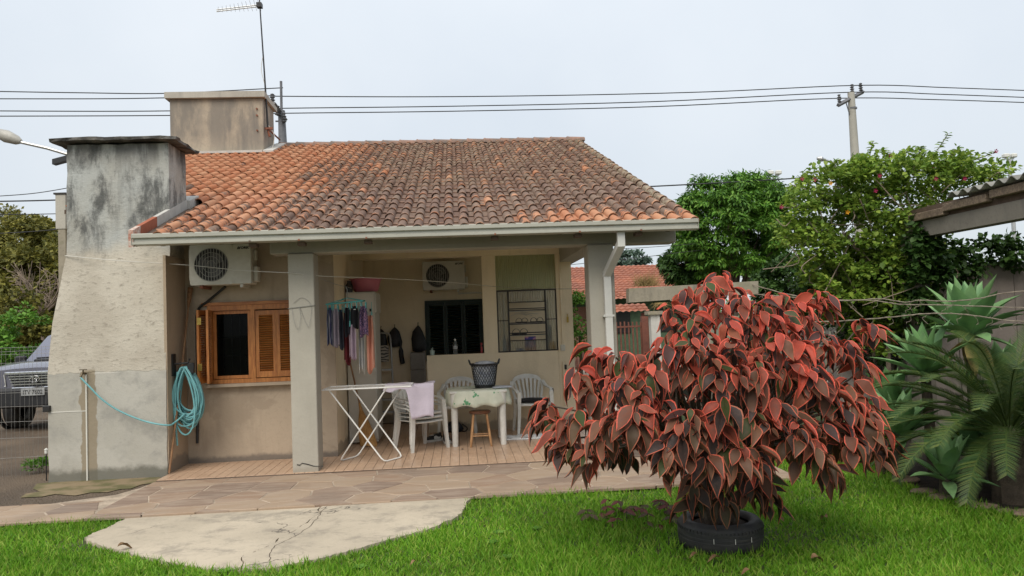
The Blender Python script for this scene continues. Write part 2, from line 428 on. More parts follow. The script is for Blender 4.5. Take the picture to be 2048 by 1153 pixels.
MAT['rubber'] = simple('tyre_rubber', (.014, .014, .016), .62, .2, 9, bump=.2, col2=(.04, .037, .033))
MAT['soil'] = simple('dark_soil', (.045, .03, .02), .95, .3, 10, bump=.8, bd=.02)
MAT['cracksoil'] = simple('crack_earth', (.13, .10, .07), .95, .3, 20)
MAT['bark'] = simple('bark', (.11, .085, .06), .9, .25, 14, bump=.7, bd=.01)

def m_glass(name, tint, clear, rough=.06, ior=1.4, mix_d=.25, body=None):
    """a pane: part see-through, part milky scatter, a glossy coat"""
    t = NT(name); t.t.nodes.remove(t.b)
    tr = t.nd('BsdfTransparent'); tr.inputs[0].default_value = (*clear, 1)
    df = t.nd('BsdfTranslucent'); df.inputs[0].default_value = (*tint, 1)
    d2 = t.nd('BsdfDiffuse'); d2.inputs[0].default_value = (*(body or tint), 1)
    a0 = t.nd('MixShader'); a0.inputs[0].default_value = .5; t.t.links.new(df.outputs[0], a0.inputs[1]); t.t.links.new(d2.outputs[0], a0.inputs[2])
    a = t.nd('MixShader'); a.inputs[0].default_value = mix_d
    t.t.links.new(tr.outputs[0], a.inputs[1]); t.t.links.new(a0.outputs[0], a.inputs[2])
    gl = t.nd('BsdfGlossy'); gl.inputs['Roughness'].default_value = rough
    fr = t.nd('Fresnel'); fr.inputs[0].default_value = ior
    b = t.nd('MixShader'); t.t.links.new(fr.outputs[0], b.inputs[0]); t.t.links.new(a.outputs[0], b.inputs[1]); t.t.links.new(gl.outputs[0], b.inputs[2])
    t.t.links.new(b.outputs[0], t.o.inputs[0]); return t.m
MAT['pane'] = m_glass('window_glass', (.3, .3, .3), (.5, .55, .55), .05, ior=1.16, mix_d=.01)
MAT['reedgreen'] = m_glass('green_reeded_glass', (.58, .64, .38), (.72, .80, .55), .2, mix_d=.62, body=(.50, .53, .32))
MAT['reedclear'] = m_glass('clear_reeded_glass', (.5, .52, .45), (.88, .9, .84), .1, mix_d=.4, body=(.6, .6, .52))

# ------------------------------------------------------------------ ground, lawn, drive, path, porch floor
def m_ground():
    t = NT('earth_ground'); p = t.pos()
    c = t.mix(t.step(t.noise(.25, p, 5), .35, .65), (.07, .095, .035), (.13, .105, .07))
    c = t.mix(t.math('MULTIPLY', t.noise(6, p, 5), .5), c, (.05, .06, .025)); t.bump(t.noise(8, p), .6, .05); return t.done(c, .95)
def m_lawn():
    t = NT('lawn_soil'); p = t.pos()
    c = t.mix(t.step(t.noise(3, p, 5), .4, .62), (.035, .07, .012), (.075, .085, .022))
    c = t.mix(t.step(t.noise(26, p, 4), .5, .7), c, (.06, .05, .025)); t.bump(t.noise(40, p), .7, .02); return t.done(c, .95)
def m_drive():
    t = NT('drive_gravel'); p = t.pos()
    c = t.mix(t.step(t.noise(.8, p, 5), .35, .7), (.17, .13, .095), (.095, .076, .06))
    v = t.voro(42, p); c = t.mix(t.step(v, .08, .3, .55, 0), c, (.24, .21, .18))
    c = t.mix(t.math('MULTIPLY', t.step(t.noise(60, p, 3), .55, .7), .5), c, (.03, .028, .025))
    t.bump(t.math('ADD', v, t.noise(70, p)), .8, .02); return t.done(c, .95, Specular_IOR_Level=.08)
def m_yard():
    t = NT('yard_paving'); p = t.pos()
    c = t.mix(t.step(t.noise(.7, p, 5), .3, .7), (.34, .28, .21), (.24, .2, .155)); t.bump(t.noise(30, p), .4, .01); return t.done(c, .9)
def sheet(name, poly, z, mat, kind='structure', thick=0):
    b = MB()
    if thick: b.prism(poly, z-thick, z)
    else: b.add([(x, y, z) for x, y in poly], [tuple(range(len(poly)))])
    o = b.build(name, mat); o['kind'] = kind; return o
sheet('ground', [(-900, -300), (900, -300), (900, 1500), (-900, 1500)], -.12, m_ground())
sheet('lawn', [(-9, .5), (12, .5), (12, 12.5), (3.28, 12.5), (3.28, 7.22), (-9, 7.22)], -.062, m_lawn())
sheet('yard', [(-4.6, 8.72), (3.27, 8.72), (3.27, 12.52), (9, 12.52), (9, 24.5), (-4.6, 24.5)], -.052, m_yard())
drive_poly = [(-40, 7.70), (-5.0, 7.78), (-4.1, 7.84), (-3.62, 8.1), (-3.50, 8.4), (-3.44, 8.715), (-4.61, 8.72), (-4.61, 40), (-40, 40)]
sheet('driveway', drive_poly, -.034, m_drive())
def m_sand():
    t = NT('dried_mud'); p = t.pos(); t.bump(t.noise(25, p), .5, .01)
    return t.done(t.mix(t.step(t.noise(3, p, 5), .4, .6), (.24, .185, .115), (.13, .12, .06)), .95, Specular_IOR_Level=.1)
mud = [atZ(x, y, -.028) for x, y in ((66, 978), (74, 968), (100, 966), (120, 961), (320, 955), (322, 960), (305, 967), (282, 970), (262, 978), (240, 979), (215, 985), (180, 986), (150, 992), (110, 989), (84, 994), (40, 996), (52, 988), (80, 984))]
mo = MB().add([(p.x, p.y, -.026) for p in mud], [tuple(range(len(mud)))]).build('mud_patch', m_sand()); mo['kind'] = 'structure'

def m_stone():
    t = NT('paving_stone'); oi = t.nd('ObjectInfo').outputs['Random']; p = t.pos()
    r = t.nd('ValToRGB'); t.put(r.inputs[0], oi); cr = r.color_ramp; cr.interpolation = 'CONSTANT'
    cols = [(.29, .20, .14), (.24, .17, .125), (.32, .23, .16), (.225, .16, .12), (.34, .25, .175), (.265, .19, .14)]
    cr.elements[0].color = (*cols[0], 1); cr.elements[1].position = .18; cr.elements[1].color = (*cols[1], 1)
    for i, c in enumerate(cols[2:]): e = cr.elements.new(.35+.16*i); e.color = (*c, 1)
    lay = t.noise(4, t.scl(p, (.6, 2.5, 1)), 6, .6, .8)
    c = t.mix(t.math('MULTIPLY', t.step(lay, .4, .65), .45), r.outputs[0], (.40, .32, .25))
    c = t.mix(t.math('MULTIPLY', t.step(t.noise(1.1, p, 5), .5, .7), .4), c, (.17, .135, .11))
    t.bump(t.noise(14, p, 6), .35, .008); return t.done(c, .8, Specular_IOR_Level=.2)
MAT['stone'] = m_stone()
MAT['mortar'] = simple('mortar', (.50, .40, .30), .95, .25, 6, bump=.4)
path_poly = [(-7.6, 7.02), (-2.5, 7.16), (3.28, 7.22), (3.28, 8.69), (-3.42, 8.69), (-3.47, 8.4), (-3.6, 8.1), (-4.1, 7.84), (-5.0, 7.78), (-7.6, 7.72)]
path = sheet('stone_path', path_poly, -.0165, MAT['mortar'])
def clip(poly, nx, ny, c):
    out = []
    for i in range(len(poly)):
        a = poly[i]; b = poly[(i+1) % len(poly)]; da = nx*a[0]+ny*a[1]-c; db = nx*b[0]+ny*b[1]-c
        if da <= 0: out.append(a)
        if (da < 0 < db) or (db < 0 < da):
            t = da/(da-db); out.append((a[0]+(b[0]-a[0])*t, a[1]+(b[1]-a[1])*t))
    return out
pts = []
for _ in range(6000):
    x = random.uniform(-7.7, 3.4); y = random.uniform(7.0, 8.75)
    if all(((x-a)/1.35)**2+(y-b)**2 > .29**2 for a, b in pts): pts.append((x, y))
for (x, y) in pts:
    left = x < -3.45
    y1 = (7.78 + (.0 if x < -5 else .05)) if left else 8.675
    poly = [(-7.55, 7.06+max(0, (x+7.6))*.014), (3.26, 7.06+(x+7.6)*.014), (3.26, y1), (-7.55, y1)] if left else \
           [(-3.44 if x < -3 else -9, 7.06+(x+7.6)*.0145), (3.26, 7.06+(x+7.6)*.0145), (3.26, y1), (-3.44 if x < -3 else -9, y1)]
    for (a, b) in pts:
        if (a, b) == (x, y) or abs(a-x) > 1.6: continue
        nx, ny = a-x, b-y; L = math.hypot(nx, ny); nx /= L; ny /= L
        poly = clip(poly, nx, ny, nx*(x+a)/2+ny*(y+b)/2-.003-random.random()*.004)
        if len(poly) < 3: break
    if len(poly) < 3: continue
    z = -.012+random.uniform(-.003, .003); cx = sum(p[0] for p in poly)/len(poly); cy = sum(p[1] for p in poly)/len(poly)
    b = MB(); n = len(poly)
    inner = [(cx+(p[0]-cx)*.965, cy+(p[1]-cy)*.965) for p in poly]
    V = [(p[0], p[1], -.04) for p in poly]+[(p[0], p[1], z-.006) for p in poly]+[(p[0], p[1], z) for p in inner]
    Fc = [tuple(range(2*n, 3*n))]
    for k in range(2):
        for i in range(n): j = (i+1) % n; Fc.append((k*n+i, k*n+j, (k+1)*n+j, (k+1)*n+i))
    b.add(V, Fc).build('paving_stone', MAT['stone'], path, fix=False)

# porch floor: square tiles, each cast as four planks
def m_ftile():
    t = NT('plank_tile'); p = t.pos(); oi = t.nd('ObjectInfo').outputs['Random']
    g = t.noise(16, t.scl(p, (3, .35, 1)), 5, .6, .3)
    c = t.mix(t.step(g, .35, .65), (.54, .37, .25), (.45, .295, .195)); c = t.mix(t.math('MULTIPLY', oi, .35), c, (.52, .37, .26))
    c = t.mix(t.math('MULTIPLY', t.step(t.noise(1.5, p, 5), .45, .7), .3), c, (.27, .19, .135)); t.bump(g, .06, .003)
    return t.done(c, t.step(t.noise(5, p), .3, .7, .28, .42))
MAT['ftile'] = m_ftile(); MAT['grout'] = simple('grout', (.17, .12, .085), .9)
pf = MB().prism([(-3.42, 8.70), (2.2, 8.70), (2.2, 11.38), (1.9, 12.79), (-1.56, 12.79), (-1.56, 9.695), (-3.42, 9.695)], -.11, -.006).build('porch_floor', [MAT['grout']]); pf['kind'] = 'structure'
TW = .437; x0 = 956.8; xa = atZ(956.8, 927.9).x
b = MB(); q = TW/4
for k in range(4): b.box(k*q+.0035, (k+1)*q-.0015, .003, TW-.003, -.008, 0, bev=.0015)
tm = b.build('floor_tile', MAT['ftile']); tme = tm.data; bpy.data.objects.remove(tm)
for i in range(-10, 4):
    for j in range(10):
        x = xa+i*TW; y = 8.702+j*TW
        if x > 2.2-TW*.6 or x < -3.5: continue
        if (x < -1.62 and y+TW > 9.75) or y+TW > 12.9: continue
        if x < -3.42: continue
        inst(tme, 'floor_tile', pf, Matrix.Translation((x, y, 0)))
# cut strips where whole tiles do not fit
def strip_tile(x0, x1, y0, y1):
    b = MB(); n = max(1, round((x1-x0)/q)); w_ = (x1-x0)/n
    for k in range(n): b.box(x0+k*w_+.003, x0+(k+1)*w_-.0015, y0+.003, y1-.003, -.008, 0)
    b.build('floor_tile', MAT['ftile'], pf)
xl = xa+math.ceil((-3.42-xa)/TW)*TW
for j in range(2): strip_tile(-3.42, xl, 8.702+j*TW, 8.702+(j+1)*TW)
i = 0
x = xl
while x < -1.7: strip_tile(x, min(x+TW, -1.57), 8.702+2*TW, 9.693); x += TW
strip_tile(-3.42, xl, 8.702+2*TW, 9.693)
xs = xa+math.ceil((-1.62-xa)/TW)*TW
for j in range(2, 9):
    if xs > -1.55: strip_tile(-1.56, xs, max(9.70, 8.702+j*TW), 8.702+(j+1)*TW)

# the cracked concrete pad in the lawn
crackp = [(664, 994), (650, 1008), (634, 1020), (642, 1027), (612, 1047), (590, 1062), (560, 1077), (548, 1088), (520, 1099), (505, 1106), (486, 1112), (484, 1126), (483, 1142)]
lft = [(420, 1138), (330, 1123), (250, 1104), (212, 1094), (172, 1078), (186, 1067), (215, 1055), (252, 1036), (290, 1012), (330, 1004), (400, 1000)]
rgt = [(560, 1135), (640, 1118), (700, 1103), (770, 1083), (860, 1058), (915, 1033), (932, 1012), (945, 984)]
def jag(L, n, amp):
    out = []
    for i in range(len(L)-1):
        a, c = L[i], L[i+1]
        for k in range(n):
            t = k/n; out.append(a.lerp(c, t)+Vector((random.uniform(-amp, amp), random.uniform(-amp, amp), 0)))
    return out+[L[-1]]
PZ = -.034
cw = jag([atZ(x, y, PZ) for x, y in crackp], 3, .012)
lo = jag(spline([atZ(x, y, PZ) for x, y in lft], 3), 3, .016)
ro = jag(spline([atZ(x, y, PZ) for x, y in rgt], 3), 3, .014)
def m_pad():
    t = NT('pad_concrete'); p = t.pos()
    c = t.mix(t.step(t.noise(.9, p, 6), .35, .65), (.50, .425, .32), (.40, .34, .255))
    c = t.mix(t.math('MULTIPLY', t.step(t.noise(2.6, t.scl(p, (1, 1.25, 1)), 10, .72, .15), .49, .64), .7), c, (.25, .215, .17))
    c = t.mix(t.math('MULTIPLY', t.step(t.noise(14, p, 6, .7), .5, .7), .45), c, (.30, .26, .2))
    v = t.nd('TexVoronoi', feature='DISTANCE_TO_EDGE'); v.inputs['Scale'].default_value = .8
    w_ = t.nd('VectorMath', operation='ADD'); t.put(w_.inputs[0], p)
    nn = t.nd('TexNoise'); nn.inputs['Scale'].default_value = 3; nn.inputs['Detail'].default_value = 6; t.put(nn.inputs['Vector'], p)
    sc = t.nd('VectorMath', operation='SCALE'); sc.inputs['Scale'].default_value = .7; t.put(sc.inputs[0], nn.outputs['Color']); t.put(w_.inputs[1], sc.outputs[0])
    t.put(v.inputs['Vector'], w_.outputs[0])
    hair = t.math('MULTIPLY', t.step(v.outputs['Distance'], .002, .008, 1, 0), t.step(t.noise(1.2, p, 2), .44, .5))
    c = t.mix(t.math('MULTIPLY', hair, .8), c, (.07, .06, .05))
    t.bump(t.math('SUBTRACT', t.noise(9, p, 7, .65), t.math('MULTIPLY', hair, .5)), .5, .02)
    return t.done(c, .9)
MAT['pad'] = m_pad()
pad = thing('concrete_pad', 'cracked pale concrete pad with a rounded front edge sunk in the lawn', 'concrete pad', (-1.5, 6.3, -.1))
wd = [.003+.008*abs(math.sin(i*.9))*(1 if 4 < i < 30 else .4) for i in range(len(cw))]
L_ = [(p.x-wd[i], p.y) for i, p in enumerate(cw)]+[(p.x, p.y) for p in lo]
R_ = [(p.x+wd[i], p.y) for i, p in enumerate(cw)]+[(p.x, p.y) for p in ro]
import bmesh
def slab_piece(poly, z1):
    b = MB().prism(poly, -.10, z1); o = b.build('slab_piece', MAT['pad'], pad); return o
slab_piece(L_, PZ); slab_piece(R_, PZ+.006)
MB().add([(p.x+dx*(.03), p.y, -.055) for p in cw for dx in (-1, 1)], [(2*i, 2*i+1, 2*i+3, 2*i+2) for i in range(len(cw)-1)]).build('crack_soil', MAT['cracksoil'], pad)
c2 = jag([atZ(x, y, PZ+.007) for x, y in ((652, 1013), (640, 1030), (628, 1046), (600, 1066), (578, 1078), (552, 1092), (540, 1104), (538, 1122))], 4, .014)
MB().add([(p.x+dx*(.0015+.003*abs(math.sin(i*1.3))), p.y, PZ+.0068) for i, p in enumerate(c2) for dx in (-1, 1)], [(2*i, 2*i+1, 2*i+3, 2*i+2) for i in range(len(c2)-1)]).build('crack', MAT['cracksoil'], pad)
PADPOLY = [(p.x, p.y) for p in lo]+[(p.x, p.y) for p in ro[::-1]]
# ------------------------------------------------------------------ the house
house = thing('house', 'low beige house with a clay tile roof and an open porch', 'house', (0, 9.7, 0))
def hb(name, mat, *boxes, parent=None, bev=0):
    b = MB()
    for q in boxes: b.box(*q, bev=bev)
    return b.build(name, mat, parent or house)
EV, SL = 8.25, .3645
def rz(Y): return 2.66+(Y-EV)*SL
# window wall: opening X -3.15..-2.0, z .975..1.95
hb('wall', MAT['brownplaster'], (-4.5, -3.15, 9.7, 9.88, -.06, 2.80), (-2.0, -1.785, 9.7, 9.88, -.06, 2.80),
   (-3.15, -2.0, 9.7, 9.88, -.06, .975), (-3.15, -2.0, 9.7, 9.88, 1.95, 2.80))
hb('wall', MAT['beige'], (-1.783, -1.583, 9.72, 12.8, -.06, 2.80))
hb('wall_end', MAT['brownplaster'], (-1.786, -1.578, 9.696, 9.718, -.06, 2.80))
# back wall with the green shutter opening X -.57...42, z 1.0..2.02
hb('wall', MAT['beige'], (-1.786, -.57, 12.8, 12.98, -.06, 2.95), (.42, 1.74, 12.8, 12.98, -.06, 2.95),
   (-.57, .42, 12.8, 12.98, -.06, 1.0), (-.57, .42, 12.8, 12.98, 2.02, 2.95))
hb('low_wall', MAT['beige'], (-.5, 1.5, 11.4, 11.56, -.06, 1.15))
hb('pier', MAT['beige'], (.37, .58, 11.4, 11.56, 1.151, 2.63))
hb('pier', MAT['beige'], (1.502, 1.742, 11.396, 11.62, -.06, 2.63))
hb('header_beam', MAT['beige'], (-1.58, 1.74, 11.398, 11.60, 2.632, 2.83))
MAT['ceil'] = m_plaster('ceiling_white', (.78, .73, .62), (.5, .46, .38), .6, .2, .05)
hb('ceiling', MAT['ceil'], (-1.58, 1.742, 9.07, 12.8, 2.84, 2.9))
hb('front_beam', MAT['beam'], (-2.14, 2.62, 8.76, 9.05, 2.49, 2.675), bev=.01)
hb('side_beam', MAT['beam'], (1.57, 1.83, 9.06, 12.8, 2.50, 2.80))
# outer walls under the far roof
def gable(x0, x1, y0, y1):
    b = MB(); prof = [(y0, -.06), (y1, -.06), (y1, rz(16)-(y1-16)*SL-.08), (16, rz(16)-.08), (y0, rz(y0)-.08)]
    b.prism(prof, x0, x1, 'x'); return b.build('wall', MAT['beige'], house)
gable(1.56, 1.74, 13.0, 21.5); gable(-5.5, -5.32, 11.0, 21.5)
hb('wall', MAT['beige'], (-5.3, 1.55, 21.3, 21.5, -.06, rz(16)-5.5*SL-.1))
hb('wall', MAT['brownplaster'], (-4.5, -4.32, 9.9, 11.2, -.06, 2.9), (-5.3, -4.5, 11.02, 11.2, -.06, 3.3))
# pillars
def pillar(x0, x1):
    o = hb('pillar', MAT['pillar'], (x0, x1, 8.74, 9.04, -.03, 2.489), bev=.008); return o
pl = pillar(-1.935, -1.645); pillar(1.545, 1.85)
MB().add([tuple(atY(x, y, 8.735)) for x, y in ((594, 929), (600, 930), (604, 926), (614, 928), (628, 932), (645, 933), (645, 934), (627, 933.4), (613, 929.6), (604, 927.6), (600, 932), (594, 931))],
         [(0, 1, 10, 11), (1, 2, 9, 10), (2, 3, 8, 9), (3, 4, 7, 8), (4, 5, 6, 7)]).build('crack', MAT['iron'], pl)
# roof deck
deck = MB()
RX0, RX1 = -3.42, 2.70
pl2 = [(RX0, EV), (RX1, EV), (RX1, 16), (-5.5, 16), (-5.5, 11), (-5.0, 11), (-5.0, 9.95), (RX0, 9.95)]
n = len(pl2)
deck.add([(x, y, rz(y)-.02) for x, y in pl2]+[(x, y, rz(y)-.07) for x, y in pl2],
         [tuple(range(n)), tuple(range(n, 2*n))[::-1]]+[(i, (i+1) % n, n+(i+1) % n, n+i) for i in range(n)])
deck.add([(-5.5, 16.0, rz(16)-.02), (RX1, 16.0, rz(16)-.02), (RX1, 22, rz(16)-6*SL-.02), (-5.5, 22, rz(16)-6*SL-.02),
          (-5.5, 16.0, rz(16)-.07), (RX1, 16.0, rz(16)-.07), (RX1, 22, rz(16)-6*SL-.07), (-5.5, 22, rz(16)-6*SL-.07)],
         [(0, 1, 2, 3), (7, 6, 5, 4), (1, 2, 6, 5), (3, 0, 4, 7), (2, 3, 7, 6)])
roof = deck.build('roof', MAT['deck'], house)
# rafters showing under the eave
for x in np.arange(-3.2, 2.7, .62):
    b = MB(); b.add([(x+dx, y, rz(y)-.075-dz) for dx in (0, .05) for y in (8.36, 9.66) for dz in (0, .05)], [(0, 1, 3, 2), (4, 6, 7, 5), (0, 4, 5, 1), (2, 3, 7, 6), (0, 2, 6, 4), (1, 5, 7, 3)])
    b.build('rafter', MAT['deck'], roof)
# clay tiles
PW, EX, TL = .172, .322, .40
def tile_template():
    """profile: pan then barrel; length along +Y (up the slope); lower lip at y=0"""
    rb = .057
    prof = [(-.094, .012), (-.084, .002), (-.02, 0)]
    cxb = .036
    for k in range(7):
        a = math.pi-math.pi*k/6; prof.append((cxb+rb*math.cos(a), .004+rb*1.02*math.sin(a)))
    V = []; ys = (0, TL)
    for si, y in enumerate(ys):
        g = 1.0 if si == 0 else .90
        for (x, z) in prof: V.append(((x-cxb)*g+cxb if x > -.02 else x, y, z*g+.016-(.018*y/TL)))
    n = len(prof)
    for (x, z) in prof: V.append((x, .004, z+.016-.013))     # under side of the lip
    Fc = [(j, j+1, n+j+1, n+j) for j in range(n-1)]+[(2*n+j, 2*n+j+1, j+1, j) for j in range(n-1)]
    return np.array(V), Fc, n
from mathutils import noise as mnoise
TV, TF, TN = tile_template()
tmeshes = []
for vi in range(4):
    b = MB(); jt = np.random.default_rng(vi).normal(0, .0012, TV.shape); b.add(TV+jt, TF)
    o = b.build('roof_tile', MAT['tile'], fix=False, smooth=60); me = o.data; bpy.data.objects.remove(o)
    a = me.attributes.new('len', 'FLOAT_VECTOR', 'POINT')
    a.data.foreach_set('vector', np.stack([TV[:, 1]/TL, TV[:, 0], TV[:, 2]], 1).astype(np.float32).reshape(-1)); tmeshes.append(me)
ang = math.atan(SL); SLc = math.cos(ang)
mats_b, cols_b = [], []; big = []
nrow = int((16-EV)/SLc/EX)+1
for r_ in range(nrow):
    y = EV-.035+r_*EX*SLc
    if y > 15.85: continue
    x = RX1-.06
    while x > -5.6:
        lim = RX0+.05 if y < 10.0 else (-4.95 if y < 11 else -5.45)
        ok = x > lim and not (x < -3.66 and y > 14.75)
        if ok:
            rnd = random.random()
            sx = min(1, max(0, (x+3.3)/2.4)); sy = min(1, max(0, (y-8.3)/7.5))
            dirt = .27+.56*sx*sx*(3-2*sx) - .15*sy*(1-.3*sx)
            dirt += .26*max(0, 1-r_/6.0)*(1-sx)                       # darker first courses on the left
            if x > .6 and r_ < 2: dirt -= .34*(random.random() > .25)
            if x > 1.2 and r_ < 5: dirt -= .16*random.random()
            dirt += random.gauss(0, .065)+.20*mnoise.noise(Vector((x*1.1, y*1.4, 3.)))+.08*mnoise.noise(Vector((x*4, y*3, 9.)))
            if random.random() < .03: dirt -= .32
            if random.random() < .03: dirt += .4
            lich = .75 if x > RX1-.2 and r_ > 2 else (.12+.3*(sx > .8)*sy)*(random.random() > .5)
            jt = Matrix.Rotation(random.gauss(0, .012), 4, 'Z') @ Matrix.Rotation(random.gauss(0, .01), 4, 'Y')
            m = Matrix.Translation((x+random.gauss(0, .003), y, rz(y)-.004+random.gauss(0, .002))) @ Matrix.Rotation(ang, 4, 'X') @ jt
            c = (min(1, max(0, dirt)), rnd, lich, 1)
            big.append((y+.1*max(0, -x)*0, m, c))
        x -= PW
big.sort(key=lambda q: q[0])
for k, (_, m, c) in enumerate(big[:300]):
    o = inst(tmeshes[k % 4], 'roof_tile', roof, m); o.color = c
rest = big[300:]
A = np.array([[list(m[i]) for i in range(3)] for _, m, _ in rest])
V = np.einsum('nij,kj->nki', A[:, :, :3], TV)+A[:, None, :, 3]
o = bulk('roof_tiles', V, TF, MAT['tilej'], roof, [c for _, _, c in rest], smooth=False); o['kind'] = 'stuff'
a = o.data.attributes.new('len', 'FLOAT_VECTOR', 'POINT')
a.data.foreach_set('vector', np.tile(np.stack([TV[:, 1]/TL, TV[:, 0], TV[:, 2]], 1), (len(rest), 1)).astype(np.float32).reshape(-1))
# ridge caps
rr = rz(16)+.03
def ridge_cap(x0, x1):
    b = MB(); n = 9
    for e in ((x0, .115), (x1, .098)):
        pass
    V = []
    for (x, r_) in ((x0, .112), (x0+.03, .122), (x0+.05, .112), (x1+.03, .098)):
        for k in range(n):
            t = math.pi*k/(n-1); V.append((x, 16+r_*1.25*math.cos(t), rr-.05+r_*math.sin(t)))
    Fc = [(i*n+j, i*n+j+1, (i+1)*n+j+1, (i+1)*n+j) for i in range(3) for j in range(n-1)]+[tuple(range(n)), tuple(3*n+k for k in range(n))]
    return b.add(V, Fc).build('ridge_tile', MAT['ridge'], roof, smooth=50)
x = -3.66
while x < 2.5: ridge_cap(x, x+.36); x += .36
# gutter
gp = [(8.345, 2.70), (8.205, 2.70), (8.198, 2.692), (8.198, 2.655), (8.206, 2.650), (8.226, 2.646), (8.224, 2.612), (8.202, 2.607), (8.202, 2.584), (8.212, 2.578), (8.345, 2.578),
      (8.345, 2.582), (8.216, 2.582), (8.206, 2.588), (8.206, 2.604), (8.228, 2.610), (8.23, 2.649), (8.203, 2.656), (8.203, 2.690), (8.207, 2.696), (8.345, 2.696)]
gb = MB(); nn = len(gp); GX0, GX1 = -3.44, 2.715
gb.add([(GX0, y, z) for y, z in gp]+[(GX1, y, z) for y, z in gp], [(i, (i+1) % nn, nn+(i+1) % nn, nn+i) for i in range(nn)])
gutter = gb.build('gutter', MAT['gutter'], house)
for xx in (GX0-.002, GX1): MB().prism([(8.196, 2.702), (8.348, 2.702), (8.348, 2.574), (8.212, 2.574), (8.196, 2.586)], xx, xx+.003, 'x').build('end_cap', MAT['gutter'], gutter)
for xx in (-.98, -2.22, 1.36, 2.05, .42, -1.7): MB().box(xx, xx+.018, 8.19, 8.202, 2.572, 2.592).build('bracket', MAT['rust'] if xx > -2 else MAT['deck'], gutter)
for xx in (-.98, -2.22, 1.36, 2.05, .42, -1.7): MB().box(xx-.03, xx+.05, 8.30, 8.42, 2.535, 2.572).build('bracket_block', MAT['deck'], gutter)
MB().box(GX0+.02, GX1-.02, 8.352, 8.375, 2.585, 2.69).build('fascia', MAT['deck'], house)
# left verge flashing: peeling paint, red board, grey concrete
for (ya, yb, mt, nm) in ((8.21, 8.40, 'peel', 'flashing'), (8.40, 8.86, 'redb', 'flashing'), (8.86, 9.94, 'beamlight', 'flashing')):
    if nm and mt not in MAT:
        MAT[mt] = {'peel': simple('peeling_white_paint', (.6, .57, .5), .8, .1, 9, col2=(.35, .12, .07)), 'redb': simple('red_oxide_board', (.36, .105, .05), .7, .1, 6),
                   'beamlight': simple('cement_flashing', (.52, .5, .46), .85, .1, 6)}[mt]
    b = MB(); x0_, x1_ = -3.475, -3.425
    b.add([(x_, y, rz(y)-.09+dz) for x_ in (x0_, x1_) for y in (ya, yb) for dz in (0, .185)], [(0, 1, 3, 2), (4, 6, 7, 5), (0, 4, 5, 1), (2, 3, 7, 6), (0, 2, 6, 4), (1, 5, 7, 3)])
    b.build('flashing', MAT[mt], roof)
b = MB(); b.add([(x_, y, rz(y)+dz) for x_ in (-4.9, -3.385) for y in (9.835, 10.16) for dz in (-.06, .085)], [(0, 1, 3, 2), (4, 6, 7, 5), (0, 4, 5, 1), (2, 3, 7, 6), (0, 2, 6, 4), (1, 5, 7, 3)])
b.build('flashing', MAT['beamlight'], roof)
# downpipe
dp = MB(); P = [(1.845, 8.29, 2.576), (1.845, 8.29, 2.44), (1.75, 8.69, 2.13), (1.75, 8.695, .02)]
w_, d_ = .042, .03
V = []
for i, p in enumerate(P):
    for (sx, sy) in ((-1, -1), (1, -1), (1, 1), (-1, 1)): V.append((p[0]+sx*w_, p[1]+sy*d_, p[2]+(0.03*sy if i in (1, 2) else 0)))
dp.add(V, [(i*4+j, i*4+(j+1) % 4, (i+1)*4+(j+1) % 4, (i+1)*4+j) for i in range(3) for j in range(4)]+[(0, 1, 2, 3)])
dpo = dp.build('downpipe', MAT['whitemetal'], house)
MB().box(1.685, 1.815, 8.655, 8.736, 1.63, 1.655).box(1.69, 1.705, 8.648, 8.656, 1.632, 1.653).box(1.795, 1.81, 8.648, 8.656, 1.632, 1.653).build('clamp', MAT['whitemetal'], dpo)
MB().box(1.705, 1.795, 8.66, 8.728, 2.10, 2.13).build('joint', MAT['whitemetal'], dpo)

# ---- wooden window with louvred shutters
win = MB()
fx0, fx1, fz0, fz1 = -3.15, -2.0, .975, 1.95; FY = 9.665
win.box(fx0, fx0+.055, FY, 9.80, fz0, fz1).box(fx1-.055, fx1, FY, 9.80, fz0, fz1)
win.box(fx0+.055, fx1-.055, FY, 9.80, fz1-.06, fz1).box(fx0+.055, fx1-.055, FY, 9.80, fz0, fz0+.05)
win.box(-2.615, -2.565, FY, 9.80, fz0+.05, fz1-.06)
window = win.build('window', MAT['wood'], house)
MB().box(-3.22, -1.93, 9.655, 9.698, fz1+.002, fz1+.045, bev=.004).build('head_trim', MAT['woodh'], window)
sash = MB(); sx0, sx1, sz0, sz1 = -3.09, -2.617, 1.03, 1.885
sash.box(sx0, sx0+.04, 9.70, 9.74, sz0, sz1).box(sx1-.045, sx1, 9.70, 9.74, sz0, sz1).box(sx0+.04, sx1-.045, 9.70, 9.74, sz0, sz0+.04).box(sx0+.04, sx1-.045, 9.70, 9.74, sz1-.04, sz1)
so = sash.build('sash', MAT['wood'], window)
MB().box(sx0+.03, sx1-.035, 9.716, 9.722, sz0+.03, sz1-.03).build('pane', MAT['pane'], so)
gb = MB()
for x in (-2.98, -2.88, -2.78, -2.70): gb.tube([(x, 9.775, sz0), (x, 9.775, sz1)], .005, 6)
gb.tube([(sx0, 9.775, 1.32), (sx1, 9.775, 1.32)], .005, 6).tube([(sx0, 9.775, 1.55), (sx1, 9.775, 1.55)], .005, 6)
gb.build('grille', MAT['iron'], window)
